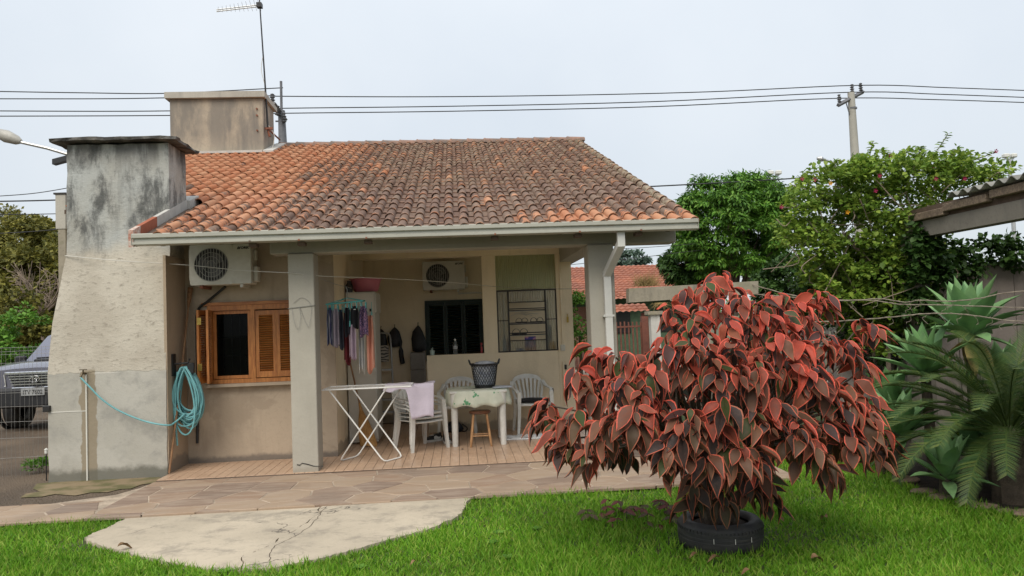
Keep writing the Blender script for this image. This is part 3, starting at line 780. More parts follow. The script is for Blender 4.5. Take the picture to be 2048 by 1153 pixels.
def shutter(w_, h, mat4, name='shutter'):
    b = MB(); s = .042
    b.box(0, s, 0, .028, 0, h, mat=mat4, bev=0).box(w_-s, w_, 0, .028, 0, h, mat=mat4).box(s, w_-s, 0, .028, 0, .075, mat=mat4).box(s, w_-s, 0, .028, h-.06, h, mat=mat4)
    o = b.build(name, MAT['wood'], window)
    c = MB(); z = .085
    while z < h-.07:
        c.box(s-.004, w_-s+.004, -.016, .016, -.0028, .0028, mat=mat4 @ Matrix.Translation((0, .014, z+.005)) @ Matrix.Rotation(R(-38), 4, 'X')); z += .0285
    c.build('slats', MAT['woodh'], o); return o
shutter(.255, .84, Matrix.Translation((-2.56, 9.672, 1.035)))
shutter(.245, .84, Matrix.Translation((-2.302, 9.672, 1.035)))
# the left pair folded open against the jamb
m = Matrix.Translation((-3.165, 9.66, 1.0)) @ Matrix.Rotation(R(-97), 4, 'Z'); sh1 = shutter(.25, .90, m)
m = Matrix.Translation((-3.125, 9.655, 1.0)) @ Matrix.Rotation(R(-80), 4, 'Z'); shutter(.25, .90, m)
hg = MB()
for z in (1.16, 1.72): MB().box(-3.185, -3.135, 9.398, 9.406, z, z+.085).build('hinge', MAT['brass'], window)
pass
MB().box(-3.18, -1.97, 9.60, 9.70, .935, .973).build('sill', MAT['brownplaster'], window)

# ---- green shutter in the back wall
gs = MB(); gs.box(-.57, -.53, 12.76, 12.86, 1.0, 2.02).box(.38, .42, 12.76, 12.86, 1.0, 2.02).box(-.53, .38, 12.76, 12.86, 1.98, 2.02).box(-.53, .38, 12.76, 12.86, 1.0, 1.04)
gw = gs.build('window', MAT['dgreen'], house)
for k in range(3):
    xa_ = -.53+k*.3033; b = MB()
    b.box(xa_+.002, xa_+.04, 12.775, 12.80, 1.042, 1.978).box(xa_+.262, xa_+.301, 12.775, 12.80, 1.042, 1.978).box(xa_+.04, xa_+.262, 12.775, 12.80, 1.042, 1.09).box(xa_+.04, xa_+.262, 12.775, 12.80, 1.93, 1.978)
    s_ = b.build('shutter', MAT['dgreen'], gw); c = MB(); z = 1.10
    while z < 1.92: c.box(xa_+.036, xa_+.266, -.02, .02, -.003, .003, mat=Matrix.Translation((0, 12.79, z)) @ Matrix.Rotation(R(-40), 4, 'X')); z += .045
    c.build('slats', MAT['dgreen'], s_)

# ---- glazed screen: green reeded pane above, black iron casement below
def reed(name, x0, x1, y, z0, z1, mat, parent, pitch=.036):
    n_ = max(4, int((x1-x0)/pitch*4)); P = []
    for i in range(n_+1):
        x = x0+(x1-x0)*i/n_; P.append((x, y-.011*abs(math.sin(math.pi*(x-x0)/pitch))))
    b = MB(); V = [(x, yy, z) for z in (z0, z1) for x, yy in P]+[(x0, y+.003, z0), (x1, y+.003, z0), (x1, y+.003, z1), (x0, y+.003, z1)]
    k = n_+1; b.add(V, [(i, i+1, k+i+1, k+i) for i in range(n_)])
    return b.build(name, mat, parent, fix=False)
gf = MB(); gy = 11.44
scr = MB().box(.582, .600, gy-.012, gy+.012, 1.152, 2.10).box(1.484, 1.500, gy-.012, gy+.012, 1.152, 2.10).box(.600, 1.484, gy-.012, gy+.012, 2.075, 2.10).box(.600, 1.484, gy-.012, gy+.012, 1.152, 1.168)\
    .box(.748, .772, gy-.012, gy+.012, 1.168, 2.075).box(1.316, 1.340, gy-.012, gy+.012, 1.168, 2.075)
scr.box(.600, .752, gy-.01, gy+.01, 1.625, 1.640).box(1.336, 1.484, gy-.01, gy+.01, 1.625, 1.640)
for z in (1.90, 1.80, 1.775, 1.585, 1.565, 1.43, 1.40, 1.315): scr.box(.772, 1.316, gy-.01, gy+.01, z, z+.015)
screen = scr.build('glazed_screen', MAT['iron'], house)
reed('pane', .583, 1.499, gy+.01, 2.103, 2.628, MAT['reedgreen'], screen)
reed('pane', .60, .752, gy, 1.168, 1.625, MAT['reedclear'], screen); reed('pane', .60, .752, gy, 1.64, 2.075, MAT['reedclear'], screen)
reed('pane', 1.336, 1.484, gy, 1.168, 1.625, MAT['reedclear'], screen); reed('pane', 1.336, 1.484, gy, 1.64, 2.075, MAT['reedclear'], screen)
reed('pane', .772, 1.316, gy, 1.912, 2.075, MAT['reedclear'], screen); reed('pane', .772, 1.316, gy, 1.168, 1.315, MAT['reedclear'], screen)
# conduit, socket and hook on the right pier
pc = MB().tube([(1.565, 11.38, 2.62), (1.565, 11.38, 1.22)], .011, 8).build('conduit', MAT['beige'], house, smooth=True)
MB().box(1.53, 1.60, 11.365, 11.394, 1.14, 1.235, bev=.006).build('socket', MAT['acwhite'], house)
MB().tube([(1.565, 11.375, .98), (1.565, 11.375, .32)], .018, 8).build('water_pipe', MAT['beige'], house, smooth=True)
MB().box(1.575, 1.61, 11.36, 11.39, .86, .93).build('valve', MAT['iron'], house)

# ------------------------------------------------------------------ brick oven with its chimney, left of the porch
oven = thing('barbecue_chimney', 'big weathered grey rendered barbecue chimney standing left of the porch', 'chimney', (-4.1, 9.4, -.05))
CXl, CXr = -4.755, -3.43
prof = [(-.06, 9.05, CXl, CXr, 10.3), (1.20, 9.052, CXl, CXr, 10.3), (1.201, 9.062, CXl+.004, CXr-.004, 10.3), (1.80, 9.11, CXl+.03, CXr, 10.25), (2.25, 9.17, CXl+.09, CXr, 10.2), (2.62, 9.235, CXl+.13, CXr, 9.85), (2.9, 9.25, CXl+.135, CXr+.0, 9.83), (3.93, 9.26, CXl+.14, CXr-.005, 9.82)]
b = MB(); NU = 10; V = []
def ringpts(y0, x0, x1, y1):
    return [(x0+(x1-x0)*i/NU, y0) for i in range(NU+1)]+[(x1, y0+(y1-y0)*i/4) for i in range(1, 5)]+[(x1-(x1-x0)*i/4, y1) for i in range(1, 5)]+[(x0, y1-(y1-y0)*i/4) for i in range(1, 4)]
dense = []
for i in range(len(prof)-1):
    a, c = prof[i], prof[i+1]; k = max(1, int((c[0]-a[0])/.16))
    for j in range(k): t = j/k; dense.append(tuple(a[q_]+(c[q_]-a[q_])*t for q_ in range(5)))
dense.append(prof[-1]); nr = None
for (z, y0, x0_, x1_, y1) in dense:
    rp = ringpts(y0, x0_, x1_, y1); nr = len(rp)
    V += [(x+random.gauss(0, .004), y+random.gauss(0, .005)*(0 if z < 1.19 else 1), z+random.gauss(0, .004)) for x, y in rp]
b.add(V, [(i*nr+j, i*nr+(j+1) % nr, (i+1)*nr+(j+1) % nr, (i+1)*nr+j) for i in range(len(dense)-1) for j in range(nr)]+[tuple((len(dense)-1)*nr+j for j in range(nr))])
b.build('stack', MAT['chimney'], oven, smooth=25)
# bare side plaster facing the window
MB().box(CXr-.02, CXr+.012, 9.07, 9.694, -.05, 2.55).build('side_plaster', MAT['sideplaster'], oven)
def m_cap():
    t = NT('cap_slab'); p = t.pos(); t.bump(t.noise(14, p, 6, .7), .9, .03)
    return t.done(t.mix(t.step(t.noise(6, p, 6), .4, .62), (.05, .047, .043), (.15, .14, .125)), .95)
MAT['cap'] = m_cap(); b = MB(); NX, NY = 16, 8
def cz(u, v): return 3.955+.014*math.sin(u*3.0)+.005*math.sin(u*9+v*4)
V = []; jo = [random.gauss(0, .01) for _ in range(200)]
for lay in (0, 1):
    for i in range(NX+1):
        for j in range(NY+1):
            u, v = i/NX, j/NY; e = 0
            x = CXl+.0+(CXr+.13-CXl)*u; y = 9.13+.80*v
            if i in (0, NX): x += jo[j+lay*20]
            if j in (0, NY): y += jo[40+i+lay*30]
            V.append((x, y, cz(u, v)+(.02+abs(jo[(i*7+j*3) % 200])*.25 if lay else -.012-abs(jo[(i*5+j) % 200])*.3)))
S_ = (NX+1)*(NY+1)
Fc = []
for i in range(NX):
    for j in range(NY):
        q_ = [i*(NY+1)+j, (i+1)*(NY+1)+j, (i+1)*(NY+1)+j+1, i*(NY+1)+j+1]; Fc.append([k+S_ for k in q_]); Fc.append(q_[::-1])
for i in range(NX):
    for j in (0, NY): a, c = i*(NY+1)+j, (i+1)*(NY+1)+j; Fc.append([a, c, c+S_, a+S_])
for j in range(NY):
    for i in (0, NX): a, c = i*(NY+1)+j, i*(NY+1)+j+1; Fc.append([a, c, c+S_, a+S_])
b.add(V, Fc).build('cap', MAT['cap'], oven)
MB().box(-4.33, -4.315, 9.036, 9.05, -.03, 1.19).build('pipe', MAT['linewhite'], oven)
MB().box(-4.72, -4.335, 9.0475, 9.0525, .765, .775).build('render_joint', MAT['linewhite'], oven)
tp = MB().tube([(-4.335, 9.06, 1.20), (-4.335, 8.97, 1.21), (-4.34, 8.955, 1.17)], .014, 8).tube([(-4.335, 9.0, 1.215), (-4.335, 9.0, 1.245)], .009, 6).box(-4.375, -4.295, 8.992, 9.008, 1.243, 1.253)
tp.build('tap', simple('tarnished_brass', (.14, .11, .07), .5, Metallic=.7), oven, smooth=True)

# wall post and fascia end showing left of the chimney
po = thing('wall_post', 'slim concrete wall post half hidden behind the chimney on the left', 'post', (-5.55, 10.9, -.05))
MB().box(-5.60, -5.46, 10.9, 10.98, 3.15, 3.64, bev=.006).build('head', MAT['slabconc'], po)
MB().box(-5.57, -5.47, 10.91, 10.97, -.05, 3.149).build('shaft', MAT['oldconc'], po)
MB().box(-5.62, -5.45, 10.89, 10.99, 3.641, 3.665).build('cap', MAT['cap'], po)
# the gutter end behind the chimney
b = MB(); p0, p1 = atY(104, 329, 12.5), atY(160, 314, 12.5)
b.add([(p.x, 12.5+dy, p.z+dz) for p in (p0, p1) for dy in (0, .12) for dz in (0, .085)], [(0, 1, 3, 2), (4, 6, 7, 5), (0, 4, 5, 1), (2, 3, 7, 6), (0, 2, 6, 4), (1, 5, 7, 3)])
b.build('verge_gutter', MAT['black'], house)

# ------------------------------------------------------------------ water tank housing on the roof
tank = thing('water_tank_housing', 'square plastered water tank housing rising from the roof ridge', 'tank housing', (-4.6, 15.5, 4.6))
TX0, TX1, TY0, TY1, TZ = -5.49, -3.70, 14.9, 15.75, 6.20
b = MB().box(TX0, TX1, TY0, TY1, 4.6, TZ, bev=.015); b.build('wall', MAT['towerplaster'], tank)
b = MB(); b.add([(TX0-.07, TY0-.08, TZ+.001), (TX1+.05, TY0-.08, TZ+.001), (TX1+.05, TY1+.1, TZ-.02), (TX0-.07, TY1+.1, TZ-.02),
                (TX0-.07, TY0-.08, TZ+.12), (TX1+.05, TY0-.08, TZ+.12), (TX1+.05, TY1+.1, TZ+.07), (TX0-.07, TY1+.1, TZ+.07)], [(0, 1, 2, 3), (4, 5, 6, 7), (0, 1, 5, 4), (1, 2, 6, 5), (2, 3, 7, 6), (3, 0, 4, 7)])
b.build('lid', MAT['slabconc'], tank)
fl = MB(); fl.box(TX0, TX1-.001, TY0-.16, TY0-.002, rz(TY0)+.0, rz(TY0)+.045)
fl.add([(TX1+dx, y, rz(y)+dz) for dx in (.004, .20) for y in (TY0-.12, 15.9) for dz in (.05, .09)], [(0, 1, 3, 2), (4, 6, 7, 5), (0, 4, 5, 1), (2, 3, 7, 6), (0, 2, 6, 4), (1, 5, 7, 3)])
fl.build('flashing', MAT['beamlight'], tank)
for z in (5.55, 5.85, 5.98): MB().tube([(TX1-.12, TY0-.03, z), (TX1-.12, TY0+.01, z)], .018, 6).build('bolt', MAT['rust'], tank)

# antenna on a leaning mast fixed to the housing
ant = thing('tv_antenna', 'thin leaning antenna mast with a slim horizontal boom on top', 'antenna', (-3.62, 15.3, 5.4))
A0, A1, A2 = atY(536, 262, 15.0), atY(529, 150, 15.0), atY(518, -14, 15.0)
MB().tube([A0, A1, A2], [.022, .016, .012], 8).build('mast', MAT['iron'], ant, smooth=True)
B0, B1 = atY(433, 20, 15.0), atY(519, 10, 15.0)
bm_ = MB().tube([B0, B1], .012, 8).tube([B0+Vector((0, 0, -.035)), B1+Vector((0, 0, -.035))], .012, 8).build('boom', MAT['alu'], ant, smooth=True)
for k in range(11):
    t = k/10.5; p = B0.lerp(B1, t+.04); L = .06+.016*k
    MB().tube([p+Vector((.02, -L, .03)), p+Vector((-.02, L, -.03))], .0035, 5).build('element', MAT['alu'], ant)
MB().box(B1.x-.05, B1.x+.05, 14.94, 15.06, B1.z-.06, B1.z+.03).build('clamp', MAT['black'], ant)
MB().tube([A0, A0+Vector((.03, 0, -.12))], .022, 8).box(A0.x-.10, A0.x+.10, 14.96, 15.0, A0.z+.02, A0.z+.06).tube([A0+Vector((.0, .0, .04)), A0+Vector((.02, .9, .04))], .018, 6).build('bracket', MAT['rust'], ant)
MB().tube(spline([A1+Vector((-.02, 0, .4)), A1+Vector((-.06, 0, .1)), A1+Vector((.01, 0, -.3)), A0+Vector((-.02, 0, .2)), A0+Vector((.12, 0, -.1)), A0+Vector((.02, .05, -.5))], 6), .006, 5).build('cable', MAT['linewhite'], ant)
# ------------------------------------------------------------------ air conditioner outdoor units
def make_ac(label):
    """front at y=0 facing -Y, left bottom corner at the origin; .74 wide, .49 high, .27 deep"""
    t = thing('air_conditioner', label, 'air conditioner', None, 'outdoor air conditioner units')
    W, H, D = .74, .49, .27; cx, cz_, r = .265, .245, .205; n = 32
    b = MB(); b.box(0, W, .012, D, 0, H, bev=.012)
    V = []; Fc = []
    # front panel with a round opening
    for k in range(n):
        a = 2*math.pi*k/n; c, s = math.cos(a), math.sin(a)
        ex = .262/max(abs(c), 1e-6); ez = .245/max(abs(s), 1e-6); e = min(ex, ez)
        V += [(cx+r*c, 0, cz_+r*s), (cx+e*c, 0, cz_+e*s), (cx+r*c, .0125, cz_+r*s)]
    for k in range(n):
        j = (k+1) % n; Fc += [(3*k, 3*j, 3*j+1, 3*k+1), (3*k, 3*k+2, 3*j+2, 3*j)]
    casing = b.build('casing', MAT['acwhite'], t)
    b = MB(); b.add(V, Fc); b.box(.527, W-.004, -.001, .012, .004, H-.004)
    b.build('front_panel', MAT['acwhite'], t)
    b = MB(); V = [(cx+r*math.cos(2*math.pi*k/n), .0112, cz_+r*math.sin(2*math.pi*k/n)) for k in range(n)]; b.add(V, [tuple(range(n))]); b.build('fan_opening', MAT['acdark'], t)
    fan = MB()
    for q in range(3):
        a0 = q*2*math.pi/3; P = []
        for k in range(7):
            a = a0+k*.22; P += [(cx+.045*math.cos(a), .0095-.001*k/7, cz_+.045*math.sin(a)), (cx+(.17-.01*abs(k-3))*math.cos(a+.25), .0085, cz_+(.17-.01*abs(k-3))*math.sin(a+.25))]
        fan.add(P, [(2*k, 2*k+1, 2*k+3, 2*k+2) for k in range(6)])
    fan.lathe([(0, 0), (.04, 0), (.045, .004)], 14); fan.v[-42:] = [(cx+x, .009-z*.5, cz_+y) for x, y, z in fan.v[-42:]]
    fan.build('fan', simple('fan_grey', (.13, .13, .13), .6), t)
    g = MB()
    for k in range(-5, 6):
        x = k*.034; h = math.sqrt(max(0, r*r-x*x)); g.tube([(cx+x, -.006, cz_-h), (cx+x, -.010, cz_), (cx+x, -.006, cz_+h)], .0032, 5)
    for rr_ in (.05, .10, .15, .20): g.tube([(cx+rr_*math.cos(2*math.pi*k/24), -.005, cz_+rr_*math.sin(2*math.pi*k/24)) for k in range(24)], .0024, 5, closed=True)
    g.build('grille', MAT['acgrille'], t)
    lettering('YORK', .042, (.655, -.003, .44), MAT['black'], t, .0015, 1.1)
    MB().prism([(.575, .425), (.588, .425), (.6, .455), (.587, .455)], -.004, -.002, 'y').prism([(.594, .425), (.604, .425), (.604, .438), (.594, .438)], -.004, -.002, 'y').build('emblem', MAT['black'], t)
    MB().box(W+.001, W+.05, .10, .24, .03, .22, bev=.008).box(W+.001, W+.03, .12, .2, .30, .42, bev=.006).build('valve_cover', MAT['acwhite'], t)
    for x in (.12, .60): MB().box(x, x+.035, .01, .348, -.04, -.002).build('bracket', MAT['acwhite'] if x > .5 else MAT['rust'], t)
    return t
ac1 = make_ac('larger outdoor air conditioner unit above the wooden window beside the chimney'); ac1.location = (-3.25, 9.35, 2.20)
ac2 = copy_tree(ac1); ac2.location = (-.575, 12.44, 2.185); ac2.scale = (.94, .98, .96); ac2['label'] = 'outdoor air conditioner unit on the porch back wall above green shutters'
MB().tube(spline([(-2.9, 9.62, 2.19), (-3.12, 9.65, 2.02), (-3.26, 9.67, 1.9), (-3.28, 9.67, 1.6), (-3.28, 9.67, .9), (-3.30, 9.67, .25)], 6), .017, 8).build('drain_hose', MAT['black'], smooth=True)
tag(bpy.data.objects['drain_hose'], 'black insulated pipe running down the wall from the air conditioner', 'pipe')
MB().tube([(.0, 12.74, 2.12), (.3, 12.76, 2.13), (.42, 12.77, 2.12)], .014, 6).build('drain_pipe', MAT['acwhite'], smooth=True)
tag(bpy.data.objects['drain_pipe'], 'short pale pipe under the back wall air conditioner', 'pipe')

# ------------------------------------------------------------------ hose coil on a hook, and its run to the tap
hs = thing('hose_reel', 'turquoise garden hose coiled on a black wall hook beside the chimney', 'garden hose', (-3.3, 9.4, 0))
HX, HY, HZ = -3.30, 9.28, 1.22
for k in range(20):
    a_ = random.uniform(.12, .20); h = random.uniform(.52, .76) if k else .80; yo = HY-.07+.010*k+random.uniform(-.01, .01); xo = HX+random.uniform(-.03, .035)
    pts_ = []
    for j in range(28):
        t = 2*math.pi*j/28; s_ = math.sin(t)
        g_ = (1-math.cos(t))/2; w2 = a_*(.30+.95*g_**.8*(1-.25*g_))
        pts_.append((xo+w2*s_+.03*g_, yo+.02*math.sin(2*t+k), HZ-h/2+h/2*math.cos(t)))
    MB().tube(pts_, .0105, 8, closed=True).build('coil', MAT['hose'], hs, smooth=True)
MB().tube(spline([(HX-.06, HY-.06, HZ-.05), (HX-.09, HY-.07, HZ-.5), (HX-.075, HY-.06, HZ-.92)], 6), .0105, 8).build('coil', MAT['hose'], hs, smooth=True)
run = [(-4.34, 8.955, 1.16), atY(180, 775, 8.95), atY(205, 800, 8.96), atY(240, 823, 8.97), atY(290, 843, 8.98), atY(335, 851, 8.99), atY(350, 845, 9.1), (HX+.02, HY-.05, HZ-.55)]
MB().tube(spline(run, 6), .0105, 8).build('supply_run', MAT['hose'], hs, smooth=True)
MB().tube([(-3.418, 9.24, 1.26), (-3.24, 9.24, 1.27), (-3.22, 9.24, 1.32)], .012, 8).box(-3.418, -3.40, 9.19, 9.29, 1.12, 1.38).box(-3.25, -3.17, 9.225, 9.26, 1.14, 1.27, bev=.008).build('hook', MAT['black'], hs, smooth=True)
# upside-down broom leaning in the corner
br = thing('broom', 'old broom leaning upside down between the chimney and the window wall', 'broom', (-3.4, 9.0, 0))
q0, q1 = Vector((-3.40, 9.02, .012)), atY(377, 610, 9.60)
MB().tube([q0, q0.lerp(q1, .5)+Vector((.012, 0, 0)), q1], .012, 8).build('handle', MAT['stick'], br, smooth=True)
q2 = q1+(q1-q0).normalized()*.22
MB().tube([q1-(q1-q0).normalized()*.03, q1+(q2-q1)*.3, q2], [.014, .026, .034], 8).build('head', simple('broom_fibre', (.33, .17, .08), .9, .25, 30, bump=.6), br)
# plain wires on the front pillar
wl = thing('pillar_wire', 'thin looped wire tied round the left porch pillar', 'wire', (-1.8, 8.72, 1.8))
MB().tube([(-1.945, 8.735, 1.86), (-1.645+.0, 8.733, 1.885), (-1.64, 8.80, 1.885)], .005, 5).build('tie', MAT['wire'], wl)
MB().tube(spline([(-1.90, 8.73, 1.87), (-1.87, 8.71, 1.70), (-1.83, 8.72, 1.62), (-1.80, 8.72, 1.75), (-1.81, 8.73, 1.87), (-1.75, 8.73, 1.70), (-1.71, 8.72, 1.65), (-1.68, 8.73, 1.88), (-1.78, 8.73, 1.98), (-1.88, 8.73, 1.92)], 6), .0022, 5).build('loop', MAT['wire'], wl)

# ------------------------------------------------------------------ monobloc plastic chairs
def make_chair():
    t = thing('plastic_chair', 'chair', 'chair', None, 'white plastic armchairs')
    sz = .425
    def seat(u, v):
        x = (u-.5)*(.44-.05*v); y = -.22+.42*v
        return (x, y, sz+.012*(abs(u-.5)*2)**2-.018*v+(-.012 if v < .05 else 0))
    MB().grid(seat, 9, 9).build('seat', MAT['plastic'], t, smooth=True, solid=.012)
    MB().tube([(-.21, -.222, sz-.008), (0, -.228, sz-.015), (.21, -.222, sz-.008)], .013, 8).build('seat_rim', MAT['plastic'], t, smooth=True)
    for sx in (-1, 1):
        for (xa_, ya, xb, yb, top) in ((.235, -.225, .27, -.245, .60), (.20, .20, .23, .27, .48)):
            b = MB(); P = [(sx*xb, yb, 0), (sx*(xa_*.6+xb*.4), ya*.6+yb*.4, .25), (sx*xa_, ya, top)]
            V = []
            for i, p in enumerate(P):
                w_ = (.022, .028, .036)[i]; d_ = (.020, .024, .028)[i]
                V += [(p[0]-w_*.8, p[1]-d_, p[2]), (p[0]+w_*.8, p[1]-d_, p[2]), (p[0]+w_*.6, p[1]+d_, p[2]), (p[0]-w_*.6, p[1]+d_, p[2])]
            b.add(V, [(i*4+j, i*4+(j+1) % 4, (i+1)*4+(j+1) % 4, (i+1)*4+j) for i in range(2) for j in range(4)]+[(3, 2, 1, 0), (8, 9, 10, 11)])
            b.build('leg', MAT['plastic'], t)
        P = spline([(sx*.240, -.235, .585), (sx*.262, -.15, .628), (sx*.268, .02, .635), (sx*.255, .16, .66), (sx*.235, .24, .72)], 4)
        b = MB(); V = []
        for p in P: V += [(p.x-.028, p.y, p.z-.006), (p.x+.028, p.y, p.z-.006), (p.x+.024, p.y, p.z+.008), (p.x-.024, p.y, p.z+.008)]
        b.add(V, [(i*4+j, i*4+(j+1) % 4, (i+1)*4+(j+1) % 4, (i+1)*4+j) for i in range(len(P)-1) for j in range(4)]+[(3, 2, 1, 0), tuple(len(V)-4+k for k in range(4))])
        b.build('arm', MAT['plastic'], t)
    # back: arched rim and fanned slats
    def by(z): return .205+(z-sz)*.24
    rim = [(.20*1.0, by(sz+.01), sz+.01), (.235, by(.56), .56), (.242, by(.66), .66), (.215, by(.745), .745), (.15, by(.80), .80), (.0, by(.825), .825)]
    rim = spline(rim+[(-x, y, z) for x, y, z in rim[-2::-1]], 4)
    b = MB(); V = []
    for i, p in enumerate(rim):
        c = Vector((0, p.y, .60)); inn = (c-p); inn.y = 0; inn = inn.normalized()*(.035+.03*max(0, (p.z-.70)/.12))
        a = p+inn; a.y = by(a.z)
        V += [p+Vector((0, -.006, 0)), p+Vector((0, .008, 0)), a+Vector((0, .008, 0)), a+Vector((0, -.006, 0))]
    b.add(V, [(i*4+j, i*4+(j+1) % 4, (i+1)*4+(j+1) % 4, (i+1)*4+j) for i in range(len(rim)-1) for j in range(4)])
    back = b.build('backrest', MAT['plastic'], t, smooth=50)
    for k in range(-3, 4):
        b = MB(); V = []
        for (z, x, w_) in ((sz+.0, k*.047, .019), (.55, k*.052, .017), (.67, k*.06, .016), (.775-.0075*k*k, k*.064, .022)):
            V += [(x-w_, by(z)-.004-.012*(1-abs(k)/4), z), (x+w_, by(z)-.004-.012*(1-abs(k)/4), z), (x+w_, by(z)+.006, z), (x-w_, by(z)+.006, z)]
        b.add(V, [(i*4+j, i*4+(j+1) % 4, (i+1)*4+(j+1) % 4, (i+1)*4+j) for i in range(3) for j in range(4)]); b.build('slat', MAT['plastic'], back)
    return t
ch = make_chair()
def put_chair(o, x, y, z, rot, label):
    o.location = (x, y, z); o.rotation_euler = (0, 0, R(rot)); o['label'] = label; return o
put_chair(ch, 1.02, 10.98, 0, 8, 'white plastic armchair right of the table with a black cushion on its seat')
put_chair(copy_tree(ch), -.05, 11.02, 0, -6, 'white plastic armchair pushed in behind the table, left of the laundry basket')
SCX, SCY = -.56, 10.02
for k, lb in enumerate(('bottom white plastic armchair of the stack beside the drying rack', 'middle white plastic armchair of the stack beside the drying rack', 'top white plastic armchair of the stack under the lilac towel')):
    put_chair(copy_tree(ch), SCX-.006*k, SCY+.008*k, .052*k, 34, lb).scale = (1, 1, .87)
b = MB(); b.grid(lambda u, v: (.82+.36*u, 10.82+.3*v, .462+.02*math.sin(3.1*u)*math.sin(3.1*v)), 7, 7)
tag(b.build('cushion', MAT['blackcloth'], smooth=True, solid=.03), 'black cushion lying on the seat of the right armchair', 'cushion')
b = MB(); b.grid(lambda u, v: (1.27+.05*math.sin(v*3.1)+.008*math.sin(u*14), 10.80+.16*u, .645-.30*abs(v-.45)*1.5-(.02*math.sin(u*9) if v > .8 else 0)), 9, 13)
tag(b.build('arm_cloth', simple('grey_cloth', (.12, .12, .13), .9, .2, 14), smooth=True, solid=.006), 'dark grey cloth hung over the arm of the right armchair', 'cloth')

# table, cloth, basket, paper, stool
tb = thing('plastic_table', 'white plastic table with chunky legs under the floral cloth', 'table', (.22, 10.3, 0))
MB().box(-.16, .60, 9.93, 10.66, .69, .722, bev=.008).build('table_top', MAT['plastic'], tb)
for (x, y) in ((-.10, 9.985), (.535, 9.985), (-.10, 10.60), (.535, 10.60)):
    b = MB(); b.lathe([(.036, 0), (.040, .02), (.044, .4), (.05, .69)], 14, (x, y, 0)); b.add([], []); b.build('leg', MAT['plastic'], tb, smooth=True)
def m_cloth():
    t = NT('floral_cloth'); p = t.co()
    c = t.mix(t.step(t.noise(3, p), .4, .65), (.62, .63, .52), (.50, .53, .42))
    v = t.nd('TexVoronoi', feature='F1'); v.inputs['Scale'].default_value = 5.6; t.put(v.inputs['Vector'], p)
    v2 = t.voro(26, p); d = t.math('ADD', v.outputs['Distance'], t.math('MULTIPLY', t.math('SUBTRACT', v2, .3), .5))
    pick = t.step(t.noise(3.1, v.outputs['Position'], 1), .36, .4)
    f = t.math('MULTIPLY', t.step(d, .24, .30, 1, 0), pick); c = t.mix(t.math('MULTIPLY', f, .9), c, (.05, .27, .11))
    return t.done(c, .7)
ct = MB(); n = 96; V = []
rowz = [(.0, .7285), (.5, .729), (.93, .7275), (.985, .722), (1.0, .71), (1.015, .66), (1.04, .58), (1.06, .525)]
def sup(a, r):   # rounded rectangle outline
    c, s = math.cos(a), math.sin(a); k = (abs(c)**3.2+abs(s)**3.2)**(-1/3.2); return (.22+.425*r*k*c, 10.295+.40*r*k*s)
for (r_, z) in rowz:
    for j in range(n):
        a = 2*math.pi*j/n; dr = max(0, (.722-z)/.2)
        rr_ = r_+dr*(.035*math.sin(11*a+.6)+.02*math.sin(23*a+2)); x, y = sup(a, max(rr_, .001)); V.append((x, y, z-dr*.014*math.sin(11*a+1.2)))
ct.add(V, [(i*n+j, i*n+(j+1) % n, (i+1)*n+(j+1) % n, (i+1)*n+j) for i in range(len(rowz)-1) for j in range(n)])
tag(ct.build('tablecloth', m_cloth(), smooth=70, solid=.003), 'pale tablecloth printed with green flowers on the porch table', 'tablecloth')
bk = thing('laundry_basket', 'black plastic lattice laundry basket standing on the table', 'basket', (.32, 10.30, .731))
bx, by_, bz = .325, 10.30, .732; r0, r1, H = .135, .185, .33
def bp(a, h, off=0): r_ = r0+(r1-r0)*h+off; return (bx+r_*math.cos(a), by_+.86*r_*math.sin(a), bz+H*h)
for sgn in (-1, 1):
    for k in range(26):
        a = 2*math.pi*k/26; MB().tube([bp(a+sgn*.95*h, .1+.82*h) for h in (0, .2, .4, .6, .8, 1.0)], .0036, 4).build('lattice_strip', MAT['black'], bk)
MB().lathe([(r0-.03, .004), (r0, .0), (r0+.004, .04), (r0-.004, .04)], 28, (bx, by_, bz), 1, .86).build('base', MAT['black'], bk, smooth=True)
MB().lathe([(r1-.012, H*.93), (r1+.004, H*.92), (r1+.014, H*.97), (r1+.010, H), (r1-.006, H)], 28, (bx, by_, bz), 1, .86).build('rim', MAT['black'], bk, smooth=True)
for sx in (-1, 1):
    MB().tube(spline([(bx+sx*(r1+.005), by_-.06, bz+H-.01), (bx+sx*(r1+.02), by_-.05, bz+H+.04), (bx+sx*(r1+.022), by_+.05, bz+H+.04), (bx+sx*(r1+.005), by_+.06, bz+H-.01)], 4), .012, 8).build('handle', MAT['black'], bk, smooth=True)
b = MB(); b.lathe([(.0, .012), (.115, .02), (.14, .12), (.15, .22), (.155, .31), (.12, .345), (.06, .36), (0, .365)], 26, (bx, by_, bz), 1, .84, wob=lambda a, r, z: 1+.06*math.sin(5*a+z*40)+.04*math.sin(9*a+z*25)*(z > .2))
tag(b.build('laundry', simple('white_laundry', (.55, .56, .58), .9, .2, 14, col2=(.2, .23, .3)), smooth=True), 'white and blue laundry heaped inside the black basket', 'laundry')
b = MB(); b.grid(lambda u, v: (.42+.26*u, 10.02+.2*v+.03*u, .742+.012*math.sin(u*3)*v), 6, 4)
tag(b.build('newspaper', simple('newsprint', (.55, .56, .58), .8, .2, 60, bump=0, col2=(.3, .33, .4)), smooth=True, solid=.006), 'folded newspaper lying on the table beside the basket', 'newspaper')
st = thing('wooden_stool', 'round wooden stool with turned legs in front of the table', 'stool', (.22, 9.95, 0))
sx_, sy_ = .235, 9.97
MB().lathe([(0, .425), (.13, .425), (.142, .432), (.142, .452), (.134, .458), (0, .458)], 26, (sx_, sy_, 0)).build('seat', MAT['stooltop'], st, smooth=40)
feet = []
